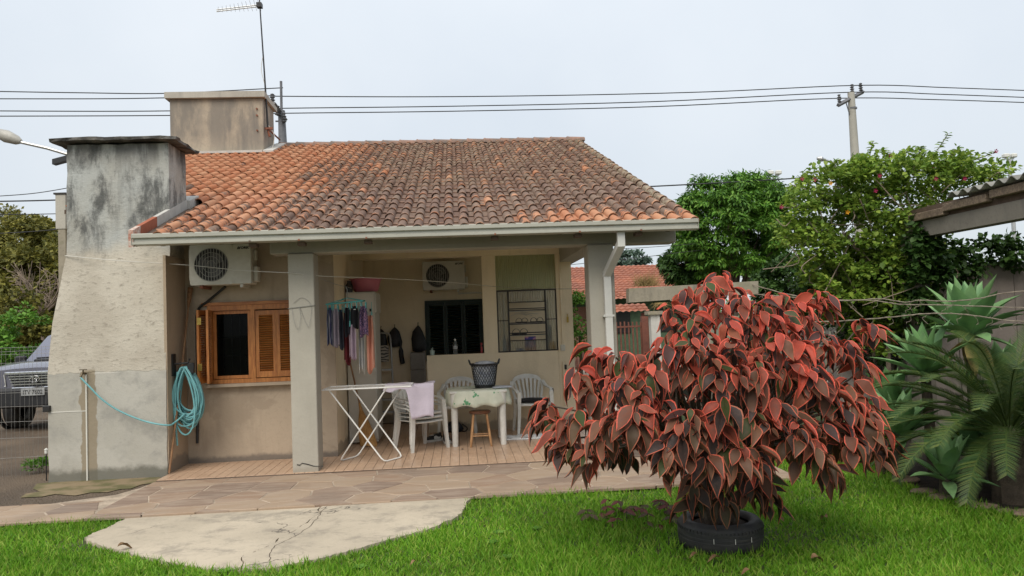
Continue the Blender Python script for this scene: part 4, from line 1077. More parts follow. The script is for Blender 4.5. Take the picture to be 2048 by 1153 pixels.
for (ax, ay) in ((-1, -1), (1, -1), (1, 1), (-1, 1)):
    f0 = Vector((sx_+ax*.135, sy_+ay*.10, 0)); f1 = Vector((sx_+ax*.085, sy_+ay*.065, .426)); feet.append((f0, f1))
    MB().tube([f0, f0.lerp(f1, .12), f0.lerp(f1, .5), f1], [.013, .017, .0165, .015], 10).build('leg', MAT['stoolwood'], st, smooth=True)
for k, h in enumerate((.33, .40, .33, .40)):
    a, c = feet[k], feet[(k+1) % 4]; MB().tube([a[0].lerp(a[1], h), c[0].lerp(c[1], h)], .009, 8).build('rung', MAT['stoolwood'], st, smooth=True)

# drying rack
dr = thing('drying_rack', 'folding white wire drying rack with crossed legs on the porch', 'drying rack', (-1.25, 9.35, 0))
Yf, Yb = 9.22, 9.58
LF, LB = atZ(680, 922, .012), atZ(716, 912, .012); RF, RB = atZ(768, 924, .012), atZ(805, 914, .012)
TZ_ = .865
def top(x, y, Y): p = atY(x, y, Y); return Vector((p.x, Y, TZ_))
tLF, tRF = top(659, 790, 9.24), top(773, 787, 9.24); tLB, tRB = top(703, 790, 9.66), top(807, 787, 9.66)
def rnd(a, b, c, d): return [a, b+(a-b).normalized()*.05, b+(a-b).normalized()*.015+(c-b).normalized()*.015, b+(c-b).normalized()*.05, c+(b-c).normalized()*.05, c+(b-c).normalized()*.015+(d-c).normalized()*.015, c+(d-c).normalized()*.05, d]
MB().tube(rnd(tLF, RF, RB, tLB), .0095, 8).build('leg_frame', MAT['enamel'], dr, smooth=True)
MB().tube(rnd(tRF+Vector((0, .0, 0)), LF+Vector((0, -.015, 0)), LB, tRB), .0095, 8).build('leg_frame', MAT['enamel'], dr, smooth=True)
xa_, xb_ = tLF.x-.08, tRF.x+.30
fr = [Vector((xa_, 9.20, TZ_+.012)), Vector((xb_, 9.20, TZ_+.012)), Vector((xb_, 9.70, TZ_+.012)), Vector((xa_+.02, 9.70, TZ_+.012))]
MB().tube(fr, .009, 8, closed=True).build('top_frame', MAT['enamel'], dr, smooth=True)
for k in range(1, 5):
    y = 9.20+.5*k/5; MB().tube([(xa_, y, TZ_+.014), (xb_, y, TZ_+.014)], .002, 6).build('drying_wire', MAT['enamel'], dr)
# towel over the stacked chairs and the end of the rack
def towel(u, v):
    P = [Vector((-.93, 9.36, .89)), Vector((-.80, 9.45, .915)), Vector((-.66, 9.52, .955)), Vector((-.47, 9.56, .962)), Vector((-.40, 9.52, .93))]
    # u: across, v: down the fall
    x = -.95+.61*u; s_ = min(1, max(0, (u-.42)/.12))
    ztop = .885-.01*min(1, u/.5); yb = 9.60
    if v < .4:
        w_ = v/.4; return Vector((x+.01*math.sin(v*9), yb+.22-.30*w_, ztop-.012*math.sin(u*11)*(1-w_)+.006*math.sin(9*u)))
    w_ = (v-.4)/.6; L = .07+.34*s_*s_*(3-2*s_)+.02*math.sin(u*13)
    return Vector((x+.018*math.sin(u*17)*w_-.03*w_*(1-u), yb-.085-.012*w_+.014*math.sin(u*19+1)*w_, ztop-.004-L*w_))
b = MB(); b.grid(towel, 34, 22)
tag(b.build('towel', simple('lilac_towel', (.62, .55, .64), .95, .08, 9, bump=.6, col2=(.54, .48, .56)), smooth=True, solid=.005), 'lilac white towel draped over the stacked chairs and rack end', 'towel')

# straw broom, cabinet, tub, ladder
sb = thing('straw_broom', 'straw broom with a wooden stick leaning on the white cabinet', 'broom', (-1.3, 10.35, 0))
h0 = Vector((-1.27, 10.38, .0)); h1 = atY(704, 742, 10.50)
dv = (h1-h0).normalized()
hp = h0+dv*.5
MB().tube([hp, h1+dv*.25], .011, 8).build('stick', MAT['stick'], sb, smooth=True)
b = MB(); V = []
for (t, w_, d_) in ((.0, .105, .05), (.02, .115, .05), (.2, .10, .042), (.38, .06, .034), (.5, .022, .02), (.6, .014, .014)):
    p = h0+dv*t
    for j in range(16):
        a = 2*math.pi*j/16; V.append((p.x+w_*math.cos(a)*(1+.06*math.sin(j*5)), p.y+d_*math.sin(a), max(0, p.z+(.0 if t else .012*math.sin(j*7)))))
b.add(V, [(i*16+j, i*16+(j+1) % 16, (i+1)*16+(j+1) % 16, (i+1)*16+j) for i in range(5) for j in range(16)]); b.build('straw', MAT['straw'], sb, smooth=True)
cb = thing('cabinet', 'tall narrow white cabinet standing against the porch side wall', 'cabinet', (-1.35, 10.9, 0))
MB().box(-1.57, -1.17, 10.62, 11.25, 0.02, 2.11, bev=.004).build('carcass', MAT['cabinet'], cb)
MB().box(-1.565, -1.18, 10.60, 10.618, .06, 1.80, bev=.003).build('door', MAT['cabinet'], cb)
MB().box(-1.565, -1.18, 10.60, 10.618, 1.815, 2.09, bev=.003).build('door', MAT['cabinet'], cb)
MB().box(-1.168, -1.15, 10.63, 11.23, 1.815, 2.09, bev=.003).build('side_panel', MAT['cabinet'], cb)
MB().box(-1.24, -1.21, 10.585, 10.60, 1.70, 1.78).box(-1.24, -1.21, 10.585, 10.60, 1.83, 1.87).build('handle', MAT['iron'], cb)
b = MB(); b.lathe([(0, .012), (.155, .01), (.175, .03), (.215, .18), (.245, .185), (.245, .195), (.21, .195), (.165, .035), (0, .03)], 32, (-1.31, 10.86, 2.11), 1, .82)
tag(b.build('wash_tub', MAT['pink'], smooth=35), 'pink plastic wash tub on top of the white cabinet', 'tub')
b = MB().lathe([(0, 0), (.05, 0), (.055, .09), (.03, .13), (.03, .16), (0, .16)], 14, (-1.52, 10.66, 2.112))
tag(b.build('dark_jar', MAT['black'], smooth=35), 'dark jar on the cabinet top beside the pink tub', 'jar')
ld = thing('step_ladder', 'folded aluminium step ladder leaning on the porch back wall', 'ladder', (-1.2, 12.5, 0))
la, lb_ = -1.40, -1.15
def lad(x, h): return Vector((x, 12.42+.28*h/1.5, h))
for x in (la, lb_):
    s_ = .0 if x == la else -.0
    MB().tube([lad(x-.04 if x == la else x+.05, 0), lad(x, 1.40)], .017, 8).build('rail', MAT['alu'], ld, smooth=True)
MB().tube(spline([lad(la, 1.40), lad(la+.02, 1.475), lad(la+.08, 1.5), lad(lb_-.08, 1.5), lad(lb_-.02, 1.475), lad(lb_, 1.40)], 4), .015, 8).build('top_bow', MAT['alu'], ld, smooth=True)
for h in (.22, .42, .66, .90):
    p = lad(0, h); w_ = .045*(1-h/1.5)
    s_ = MB().box(la-w_, lb_+w_, p.y-.08, p.y+.02, h-.012, h+.012).build('tread', MAT['black'], ld); MB().box(la-w_, lb_+w_, p.y-.085, p.y-.0815, h-.014, h+.014).build('tread_edge', MAT['alu'], s_)
def m_pat():
    t = NT('swirl_print'); wv = t.nd('TexWave', wave_type='RINGS'); wv.inputs['Scale'].default_value = 9; wv.inputs['Distortion'].default_value = 6; wv.inputs['Detail'].default_value = 1
    t.put(wv.inputs['Vector'], t.co()); return t.done(t.mix(t.step(wv.outputs['Fac'], .4, .6), (.05, .05, .05), (.42, .38, .32)), .5)
MB().box(la+.03, lb_-.02, 12.50, 12.515, 1.03, 1.30).build('patterned_panel', m_pat(), ld)
gb_ = thing('grey_box_stack', 'two grey boxes stacked by the low wall under a hanging bag', 'boxes', (-.7, 12.6, 0))
for z in (.02, .31, .60, .885): MB().box(-.82, -.585, 12.45, 12.77, z, z+.278, bev=.006).build('box', simple('grey_board', (.23, .22, .20), .7, .1, 4), gb_)
gb_['label'] = 'column of grey boxes in the corner beside the low wall'
def bag(x, zt, w_, h, label, seed, tail=0):
    rr_ = random.Random(seed); b = MB(); n = 14; V = []
    prof = [(0, .0), (.16, .10), (.34, .25), (.46, .5), (.50, .75), (.42, .95), (.15, 1.0)]
    for (r_, d_) in prof:
        for j in range(n):
            a = 2*math.pi*j/n; k = 1+.12*math.sin(3*a+d_*6+seed); V.append((x+w_*r_*k*math.cos(a), 12.72+.45*w_*r_*k*math.sin(a)-.02*d_, zt-h*d_))
    b.add(V, [(i*n+j, i*n+(j+1) % n, (i+1)*n+(j+1) % n, (i+1)*n+j) for i in range(len(prof)-1) for j in range(n)])
    if tail: b.tube(spline([(x+.05, 12.70, zt-.1), (x+.09, 12.68, zt-.3), (x+.10, 12.69, zt-.50), (x+.12, 12.70, zt-tail)], 4), [.02]*6+[.04]*7, 8)
    b.tube([(x, 12.79, zt+.04), (x, 12.74, zt+.03), (x, 12.72, zt-.01)], .006, 6)
    return tag(b.build('hanging_bag', simple('black_bag_%d' % seed, (.016, .016, .018), .6, .3, 14, bump=.4), smooth=60), label, 'bag', 'black bags on the porch back wall')
bag(-1.31, 1.58, .22, .34, 'leftmost black bag on the back wall, above the ladder', 1)
bag(-1.08, 1.60, .24, .34, 'black bag with a long dangling strap on the back wall', 2, .62)
bag(-.69, 1.62, .25, .46, 'large black bag hung next to the green shutters', 3)

# things on the low wall
b = MB().lathe([(0, 0), (.032, 0), (.038, .075), (.033, .075), (.028, .01)], 16, (-.42, 11.48, 1.151)).tube([(-.425, 11.48, 1.165), (-.41, 11.475, 1.27)], .006, 6).tube([(-.415, 11.48, 1.165), (-.435, 11.48, 1.25)], .005, 6)
tag(b.build('brush_cup', simple('mint_plastic', (.45, .55, .5), .4), smooth=40), 'small pale cup holding brushes on the low wall', 'cup')
wb = thing('water_bottle', 'clear plastic bottle standing on the low wall by the green shutters', 'bottle', (-.07, 11.48, 1.151))
MB().lathe([(0, 0), (.032, .0), (.034, .02), (.033, .15), (.03, .17), (.013, .205), (.013, .225), (0, .225)], 18, (-.07, 11.48, 1.151)).build('bottle_body', m_glass('pet', (.5, .52, .52), (.8, .84, .84), .08, mix_d=.25), wb, smooth=40)
MB().lathe([(.0345, .08), (.0345, .13)], 18, (-.07, 11.48, 1.151)).build('paper_label', simple('bottle_label', (.5, .5, .5), .6), wb)
MB().lathe([(.015, .205), (.015, .235), (0, .236)], 12, (-.07, 11.48, 1.151)).build('cap', MAT['plastic'], wb)
b = MB().lathe([(0, 0), (.018, 0), (.018, .09), (.008, .1), (.008, .13), (.016, .135), (.016, .16), (0, .16)], 12, (.33, 11.47, 1.151))
tag(b.build('spray_can', [simple('red_can', (.4, .04, .05), .4)], smooth=40), 'small red bottle on the low wall beside the pier', 'bottle')
# shelf goods behind the glazed screen
sh = thing('shoe_shelf', 'wall shelf with sandals seen through the iron casement', 'shelf', (1.04, 11.7, 1.16))
for z in (1.39, 1.57, 1.765): MB().box(.70, 1.38, 11.56, 11.80, z, z+.014).build('board', MAT['cabinet'], sh)
for x in (.69, 1.38): MB().box(x, x+.012, 11.57, 11.79, 1.151, 1.95).build('upright', MAT['cabinet'], sh)
def sandal(x, z, lab, s=1., strap=True):
    b = MB(); P = [(x+.045*s*math.cos(a)*(1.15 if math.sin(a) > 0 else .9), 11.66+.115*s*math.sin(a)) for a in np.linspace(0, 2*math.pi, 14)[:-1]]
    b.prism(P, z, z+.022); b.grid(lambda u, v: (x+.05*s*math.cos(math.pi*u), 11.60+.07*v, z+.02+.06*s*math.sin(math.pi*u)), 9, 4)
    return tag(b.build('sandal', MAT['black'], solid=.004), lab, 'sandal', 'sandals on the shelf behind the glass')
for x, z, lab in ((.93, 1.585, 'first black sandal from the left on the middle glass shelf'), (1.02, 1.585, 'second black sandal from the left on the middle glass shelf'), (1.16, 1.585, 'third black sandal from the left on the middle glass shelf'), (1.26, 1.585, 'rightmost black sandal on the middle glass shelf'), (.88, 1.405, 'left black clog on the lower glass shelf'), (1.0, 1.405, 'right black clog on the lower glass shelf')):
    sandal(x, z, lab, 1.25 if z < 1.5 else 1)
b = MB()
for k, (x, h) in enumerate(((.80, .05), (.88, .04), (.98, .03))): b.grid(lambda u, v, x=x, h=h, k=k: (x+.26*u, 11.62+.12*v, 1.70+.02*k+h*math.sin(3*u+k)*.6), 8, 4)
tag(b.build('folded_papers', simple('paper_bags', (.5, .5, .47), .8), solid=.004), 'crumpled white bags on the upper glass shelf', 'bags')
def bottle(nm, x, z, h, r_, col, lab, cat, col2=None):
    b = MB().lathe([(0, 0), (r_, 0), (r_, h*.72), (r_*.5, h*.84), (r_*.5, h), (0, h)], 14, (x, 11.50, z)); return tag(b.build(nm, simple(nm+'_paint', col, .45, .1, 12, col2=col2), smooth=40), lab, cat)
bottle('blue_spray', .685, 1.151, .26, .028, (.05, .10, .16), 'slim dark blue spray bottle at the left of the glazed screen', 'bottle', (.4, .45, .5))
bottle('brown_bottle', .735, 1.151, .22, .02, (.2, .07, .03), 'brown bottle next to the blue spray bottle behind glass', 'bottle')
b = MB().box(1.0, 1.17, 11.49, 11.55, 1.151, 1.375, bev=.004)
def m_box():
    t = NT('soap_box'); p = t.pos(); z = t.sep(p)[2]; n = t.noise(14, p, 3)
    return t.done(t.mix(t.step(z, 1.205, 1.215), (.62, .17, .03), t.mix(t.step(n, .5, .55), (.05, .04, .25), (.55, .25, .4))), .4)
tag(b.build('detergent_box', m_box()), 'blue and orange detergent box behind the iron casement', 'box')
b = MB().box(.86, .98, 11.49, 11.55, 1.151, 1.20, bev=.006); tag(b.build('blue_dish', simple('blue_plastic', (.04, .07, .28), .4)), 'flat blue dish beside the detergent box', 'dish')
b = MB().box(1.36, 1.47, 11.46, 11.55, 1.151, 1.285, bev=.012); tag(b.build('yellow_pot', simple('yellow_plastic', (.62, .32, .03), .4)), 'yellow pot in the right corner of the glazed screen', 'pot')
b = MB().box(1.35, 1.43, 11.57, 11.63, 1.151, 1.54, bev=.01); tag(b.build('dark_canister', simple('slate_plastic', (.06, .07, .10), .5)), 'tall dark canister standing behind the yellow pot', 'canister')
MB().tube([(1.655, 11.39, 1.70), (1.655, 11.37, 1.69), (1.655, 11.37, 1.66)], .006, 6).box(1.64, 1.67, 11.365, 11.375, 1.57, 1.66).build('key_hook', MAT['brass'])
tag(bpy.data.objects['key_hook'], 'bunch of keys hanging on the right porch pier', 'keys')

# shoes, bag and rug on the floor
def sneaker(x, y, rot, lab):
    t = thing('sneaker', lab, 'shoe', None, 'black and white sneakers on the porch floor'); L = .29
    out_ = [(-.05, -.13), (-.02, -.15), (.02, -.15), (.047, -.12), (.05, -.04), (.038, .05), (.036, .11), (.02, .135), (-.02, .135), (-.034, .11), (-.036, .05), (-.052, -.04)]
    MB().prism(out_, 0, .03).build('sole', MAT['plastic'], t)
    b = MB(); n = len(out_); V = []
    for (z, s_, dy, cut) in ((.031, .96, 0, 0), (.055, .90, .004, 0), (.075, .74, .02, .3), (.10, .62, .05, .55)):
        for (px_, py_) in out_: V.append((px_*s_, max(py_, -.13+cut*.25)*s_+dy*.5, z+(.012 if py_ > .05 and z > .07 else 0)))
    b.add(V, [(i*n+j, i*n+(j+1) % n, (i+1)*n+(j+1) % n, (i+1)*n+j) for i in range(3) for j in range(n)]+[tuple(3*n+j for j in range(n))])
    b.build('upper', MAT['black'], t, smooth=50)
    for s_ in (-1, 1): MB().grid(lambda u, v: (s_*(.053-.004*v), -.02+.1*u, .036+.035*v+.012*math.sin(6*u)*v), 6, 3).build('white_panel', MAT['plastic'], t)
    MB().grid(lambda u, v: ((u-.5)*.06, -.136+.03*v, .034+.02*v), 4, 3).build('toe_panel', MAT['plastic'], t)
    MB().box(-.016, .016, -.06, .02, .082, .09).build('laces', MAT['plastic'], t)
    t.location = (x, y, 0); t.rotation_euler = (0, 0, R(rot)); return t
p = atZ(868, 883); sneaker(p.x, p.y, -62, 'black and white sneaker lying sideways left of the other one')
p = atZ(893, 886); sneaker(p.x, p.y+.04, 12, 'black and white sneaker pointing at the camera near the table')
p = atZ(909, 866); b = MB(); b.lathe([(0, 0), (.10, 0), (.125, .04), (.11, .10), (.07, .15), (.03, .165), (0, .165)], 20, (p.x, p.y+.08, 0), 1.0, .7, wob=lambda a, r, z: 1+.12*math.sin(3*a+z*30)+.07*math.sin(7*a))
b.tube(spline([(p.x+.08, p.y+.05, .02), (p.x+.16, p.y+.02, .012), (p.x+.19, p.y+.08, .05), (p.x+.12, p.y+.1, .11)], 4), .009, 6)
tag(b.build('floor_bag', simple('navy_bag', (.012, .015, .026), .5, .3, 14, bump=.4), smooth=60), 'small dark bag slumped on the floor under the table', 'bag')
ra, rb_ = atZ(1012, 878), atZ(1110, 874)
b = MB(); b.grid(lambda u, v: (ra.x-.05+(1.0)*u, 10.30+.40*v+.012*math.sin(u*15)*(1-v), .012+.006*math.sin(u*23+v*7)+(.012 if v < .1 else 0)), 40, 8)
b.grid(lambda u, v: (ra.x-.05+1.0*u, 10.30-.01*v+.012*math.sin(u*15), .020*(1-v)+.003), 40, 3)
tag(b.build('floor_rug', simple('white_rug', (.75, .74, .72), .95, .15, 24, bump=.9, col2=(.5, .5, .5)), smooth=True), 'long white rag rug on the porch tiles beside the table', 'rug')
for (x, y, k) in ((925, 899, 1), (962, 897, 2)):
    p = atZ(x, y); tag(MB().lathe([(0, .006), (.014, .006), (.016, .0)], 10, (p.x, p.y, .0005)).build('bottle_cap', MAT['iron']), ('dark bottle cap on the tiles left of the stool', 'dark bottle cap on the tiles in front of the stool')[k-1], 'bottle cap')

# clip hanger with washing
hg_ = thing('clip_hanger', 'turquoise plastic clip hanger hung from a line in front of the side wall', 'hanger', (-1.4, 9.42, 1.98))
HYY = 9.42
p0, p1 = atY(655, 611, HYY), atY(728, 601, HYY); zz = (p0.z+p1.z)/2
fx_a, fx_b = p0.x, p1.x
fr_ = [Vector((fx_a, HYY-.10, zz-.015)), Vector((fx_b, HYY-.16, zz+.01)), Vector((fx_b, HYY+.10, zz+.02)), Vector((fx_a+.06, HYY+.12, zz))]
MB().tube(fr_, .010, 6, closed=True).tube([fr_[0].lerp(fr_[1], .5), fr_[2].lerp(fr_[3], .5)], .008, 6).tube([fr_[0].lerp(fr_[3], .5), fr_[1].lerp(fr_[2], .5)], .008, 6).build('frame', MAT['teal'], hg_, smooth=True)
hk = Vector(((fx_a+fx_b)/2+.02, HYY, zz+.06))
for f in fr_: MB().tube([f, hk], .005, 5).build('stay', MAT['teal'], hg_)
MB().tube(spline([hk, hk+Vector((0, 0, .10)), atY(692, 575, HYY)], 4), .005, 6).build('hook', MAT['wire'], hg_)
CL = [  # x0,x1,y0,y1 in the photo, colour, second colour, label, depth shift
    (653, 668, 616, 690, (.05, .055, .13), (.35, .36, .42), 'navy and white striped garment leftmost on the clip hanger', -.08),
    (664, 680, 618, 692, (.36, .31, .36), (.28, .24, .29), 'grey lilac shorts second from left on the clip hanger', -.10),
    (675, 689, 620, 697, (.10, .115, .16), (.07, .08, .11), 'slate blue garment third from left on the clip hanger', .04),
    (685, 703, 622, 726, (.20, .022, .03), (.12, .012, .02), 'dark red garment hanging lowest at the middle left', .06),
    (689, 702, 616, 672, (.013, .013, .02), (.02, .02, .03), 'black sleeve piece in front of the dark red garment', -.11),
    (700, 718, 613, 656, (.010, .010, .014), (.016, .016, .02), 'black top with a tiny white mark on the clip hanger', -.14),
    (697, 714, 650, 718, (.44, .34, .41), (.34, .26, .32), 'dusty lilac garment hanging below the black top', -.12),
    (716, 730, 619, 743, (.56, .54, .50), (.42, .42, .42), 'long off white garment right of the black top', -.02),
    (719, 736, 613, 672, (.035, .03, .10), (.35, .2, .3), 'navy patterned garment at the right of the clip hanger', -.15),
    (731, 750, 632, 742, (.66, .32, .23), (.56, .25, .17), 'long peach garment rightmost on the clip hanger', .02)]
for i, (xx0, xx1, yy0, yy1, c1, c2, lab, dy) in enumerate(CL):
    Y = HYY+dy; a, c = atY(xx0, yy0, Y), atY(xx1, yy1, Y); wv_ = random.uniform(0, 6)
    def cf(u, v, a=a, c=c, Y=Y, wv_=wv_, i=i):
        sq = .72+.28*min(1, v*3); x = (a.x+c.x)/2+(u-.5)*(c.x-a.x)*sq*(1+.05*math.sin(5*v+wv_))
        ph = 2*math.pi*u
        return (x, Y+.034*math.sin(ph*1.6+wv_)*(.4+v)+.012*math.sin(9*u+v*4+wv_), a.z+.0+(c.z-a.z)*v*(1-.06*math.sin(ph*.9+wv_)*v))
    b = MB(); b.grid(cf, 13, 14)
    st_ = i in (0, 8)
    t = NT('cloth_%d' % i); wv = t.noise(60 if i == 8 else 9, t.scl(t.pos(), (1, 1, 1) if i != 0 else (6, 1, .3)), 3); t.bump(t.noise(90), .3, .003)
    mt = t.done(t.mix(t.step(wv, .46, .56) if st_ else t.step(wv, .3, .7), c1, c2), .95)
    o = tag(b.build('hanging_garment', mt, smooth=True, solid=.004), lab, 'clothing', 'washing on the clip hanger')
    zt = zz-.02
    for e in (.2, .8):
        px_ = a.x+(c.x-a.x)*e
        MB().box(px_-.007, px_+.007, Y-.008, Y+.008, a.z-.025, a.z+.045).tube([(px_, Y, a.z+.04), (px_, Y*.6+HYY*.4, zz)], .003, 4).build('peg', MAT['teal'], hg_)
MB().box(atY(710, 620, HYY-.15).x-.014, atY(710, 620, HYY-.15).x+.014, HYY-.176, HYY-.174, atY(710, 620, HYY-.15).z, atY(710, 620, HYY-.15).z+.008).build('white_mark', MAT['plastic'], bpy.data.objects['hanging_garment.005'])

# washing lines
def line(name, P, r_, mat, lab, cat='line', n=8, grp=None):
    return tag(MB().tube(spline(P, n), r_, 5).build(name, mat), lab, cat, grp)
line('washing_line', [atY(130, 512, 9.22), atY(240, 522, 9.1), atY(378, 531, 9.2), atY(480, 541, 9.0), atY(590, 547, 8.72), atY(650, 553, 9.0), atY(760, 557, 9.6), atY(880, 564, 10.4), atY(985, 573, 11.38)], .0045, MAT['linewhite'], 'white washing line strung from the chimney across the porch front', 'washing line')
line('thin_washing_line', [atY(985, 573, 11.38), atY(1060, 578, 10.5), atY(1170, 578, 8.73)], .003, MAT['wire'], 'thin grey wire from the porch pier to the right pillar', 'washing line')
line('side_line', [atY(640, 557, 9.05), atY(668, 568, 9.3), atY(692, 574, HYY), atY(703, 577, 9.6)], .003, MAT['wire'], 'short wire carrying the clip hanger beside the left pillar', 'wire')
# ------------------------------------------------------------------ leaf materials
def leafy(name, src, rough=.5, trans=.25, sheen=None):
    """src(t) -> colour socket; leaf with some light coming through"""
    t = NT(name); c = src(t); t.put(t.b.inputs['Base Color'], c); t.b.inputs['Roughness'].default_value = rough
    t.b.inputs['Specular IOR Level'].default_value = .22
    tl = t.nd('BsdfTranslucent'); t.put(tl.inputs[0], c); m_ = t.nd('MixShader'); m_.inputs[0].default_value = trans
    t.t.links.new(t.b.outputs[0], m_.inputs[1]); t.t.links.new(tl.outputs[0], m_.inputs[2]); t.t.links.new(m_.outputs[0], t.o.inputs[0]); return t.m
def ramp3(cols):
    def src(t):
        r = t.nd('ValToRGB'); g = t.nd('NewGeometry'); t.put(r.inputs[0], g.outputs['Random Per Island'])
        cr = r.color_ramp; cr.elements[0].color = (*cols[0], 1); cr.elements[1].color = (*cols[-1], 1)
        for i, c in enumerate(cols[1:-1]): e = cr.elements.new((i+1)/(len(cols)-1)); e.color = (*c, 1)
        n = t.noise(.9, t.pos(), 3); return t.mix(t.step(n, .35, .65, 0, .45), r.outputs[0], tuple(a*.6 for a in cols[0]))
    return src
MAT['grass'] = leafy('grass_blades', ramp3([(.09, .235, .014), (.16, .37, .023), (.23, .44, .036), (.38, .46, .09)]), .5, .3)
MAT['mango'] = leafy('mango_leaves', ramp3([(.05, .13, .018), (.09, .22, .03), (.15, .32, .04), (.21, .36, .055)]), .42, .2)
MAT['vine'] = leafy('vine_leaves', ramp3([(.10, .18, .025), (.18, .30, .04), (.28, .40, .06), (.36, .45, .075)]), .45, .35)
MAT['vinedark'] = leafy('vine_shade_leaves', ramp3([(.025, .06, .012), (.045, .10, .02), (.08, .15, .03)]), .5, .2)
MAT['wood_l'] = leafy('wood_leaves', ramp3([(.09, .095, .025), (.16, .16, .035), (.25, .22, .045), (.27, .26, .055)]), .6, .25)
MAT['shrub'] = leafy('shrub_leaves', ramp3([(.07, .17, .02), (.12, .27, .035), (.19, .36, .055)]), .5, .3)
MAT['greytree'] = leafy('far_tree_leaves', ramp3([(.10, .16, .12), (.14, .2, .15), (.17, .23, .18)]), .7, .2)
MAT['dead'] = simple('dead_twigs', (.26, .2, .15), .9)

LT_V = np.array([(0, 0, 0), (-.30, .32, .05), (-.27, .62, .03), (0, 1, -.14), (.27, .62, .03), (.30, .32, .05), (0, .35, -.02), (0, .66, -.06)])
LT_F = [(0, 6, 1), (1, 6, 7), (1, 7, 2), (2, 7, 3), (0, 5, 6), (5, 4, 7), (5, 7, 6), (4, 3, 7)]
LQ_V = np.array([(0, 0, 0), (-.3, .5, .06), (0, 1, -.08), (.3, .5, .06)]); LQ_F = [(0, 3, 2), (0, 2, 1)]
def crown(name, mat, parent, clumps, per, size, spread, droop=.3, T=LQ_V, TF_=LQ_F, aspect=1., center=None, up=.5):
    """clumps (K,4) centre + radius; leaves sit on the clumps' shells, turned outward"""
    K = len(clumps); c = np.asarray(clumps, float); idx = np.repeat(np.arange(K), per)
    d = rdir(len(idx)); d[:, 2] = np.abs(d[:, 2])*.8+d[:, 2]*.2
    d /= np.linalg.norm(d, axis=1, keepdims=True)
    pos = c[idx, :3]+d*(c[idx, 3:4]*RNG.uniform(.55, 1.08, (len(idx), 1)))
    dirs = d*.7+rdir(len(idx))*.55; dirs[:, 2] -= droop
    nrm = d*.6+np.array([0, 0, up])+rdir(len(idx))*.45
    s = size*RNG.uniform(.6, 1.25, len(idx)); A = frame_mats(pos, dirs, nrm, np.stack([s*aspect, s, s], 1))
    o = bulk(name, place(T, A, pos), TF_, mat, parent); o['kind'] = 'stuff'; return o
def lobed(center, rad, K, rmin, rmax, seed, squash=1., lower=-.6):
    rg = np.random.default_rng(seed); out_ = []
    while len(out_) < K:
        d = rg.normal(size=3); d /= np.linalg.norm(d)
        if d[2] < lower: continue
        r = rg.uniform(.55, 1.0)**.6; p = np.array(center)+d*np.array(rad)*r*(1+.12*math.sin(4*d[0]+3*d[2]+seed)); out_.append((*p, rg.uniform(rmin, rmax)))
    return out_
def trunk(parent, base, pts_list, r0, mat=None):
    b = MB(); base = Vector(base)
    for (p, ra, rb_) in pts_list:
        p = [Vector(q_) for q_ in p]; sp = spline(p, 5) if len(p) > 2 else p; n_ = len(sp); b.tube(sp, [ra+(rb_-ra)*i/(n_-1) for i in range(n_)], 8)
    return b.build('trunk', mat or MAT['bark'], parent, smooth=True)
def tree(name, label, base, center, rad, K, per, size, mat, seed, clr=(.35, .7), group=None, droop=.3, lower=-.6, tr=.12, T=LQ_V, TF_=LQ_F, aspect=1.):
    t = thing(name, label, 'tree', base, group); cl = lobed(center, rad, K, clr[0], clr[1], seed, lower=lower)
    crown('crown', mat, t, cl, per, size, 1, droop, T, TF_, aspect)
    rg = random.Random(seed); c = Vector(center); b0 = Vector(base); fork = b0.lerp(c, .45)
    br_ = [([b0, b0.lerp(fork, .5)+Vector((rg.uniform(-.1, .1), 0, 0)), fork], tr, tr*.75)]
    for k in range(0, len(cl), max(1, len(cl)//14)):
        e = Vector(cl[k][:3]); br_.append(([fork, fork.lerp(e, .5)+Vector((0, 0, .15*rad[2])), e], tr*.5, tr*.08))
    trunk(t, base, br_, tr); return t

# ------------------------------------------------------------------ copperleaf bush in its tyre
TC = atZ(1443, 1082, -.06); TC = Vector((1.845, 5.42, -.062))
ty = thing('tyre_planter', 'old black car tyre laid flat as a planter on the lawn', 'tyre', TC)
prof = [(.21, .02), (.24, .0), (.275, .005), (.297, .03), (.302, .06), (.302, .15), (.297, .175), (.275, .20), (.24, .205), (.205, .185), (.20, .17), (.22, .19), (.25, .195)]
MB().lathe(prof, 56, TC).build('tyre', MAT['rubber'], ty, smooth=50)
for z in (.075, .10, .13): MB().lathe([(.3025, z), (.3045, z+.002), (.3045, z+.013), (.3025, z+.015)], 56, TC).build('tread_rib', MAT['rubber'], ty)
gr = MB()
for k in range(64):
    a = 2*math.pi*k/64; m = Matrix.Translation(TC) @ Matrix.Rotation(a, 4, 'Z'); gr.box(.3005, .3062, -.006, .006, .148, .166, mat=m)
gr.build('tread_blocks', MAT['rubber'], ty)
for an in (-2.05, -1.57, -1.15): 
    m = Matrix.Translation(TC) @ Matrix.Rotation(an, 4, 'Z'); MB().box(.304, .3055, -.0022, .0022, .09, .125, mat=m).build('paint_mark', MAT['linewhite'], ty)
so = MB().lathe([(.215, .15), (.15, .165), (.08, .175), (0, .18)], 30, TC, wob=lambda a, r, z: 1+.03*math.sin(5*a)); so.build('soil', MAT['soil'], ty, smooth=True)

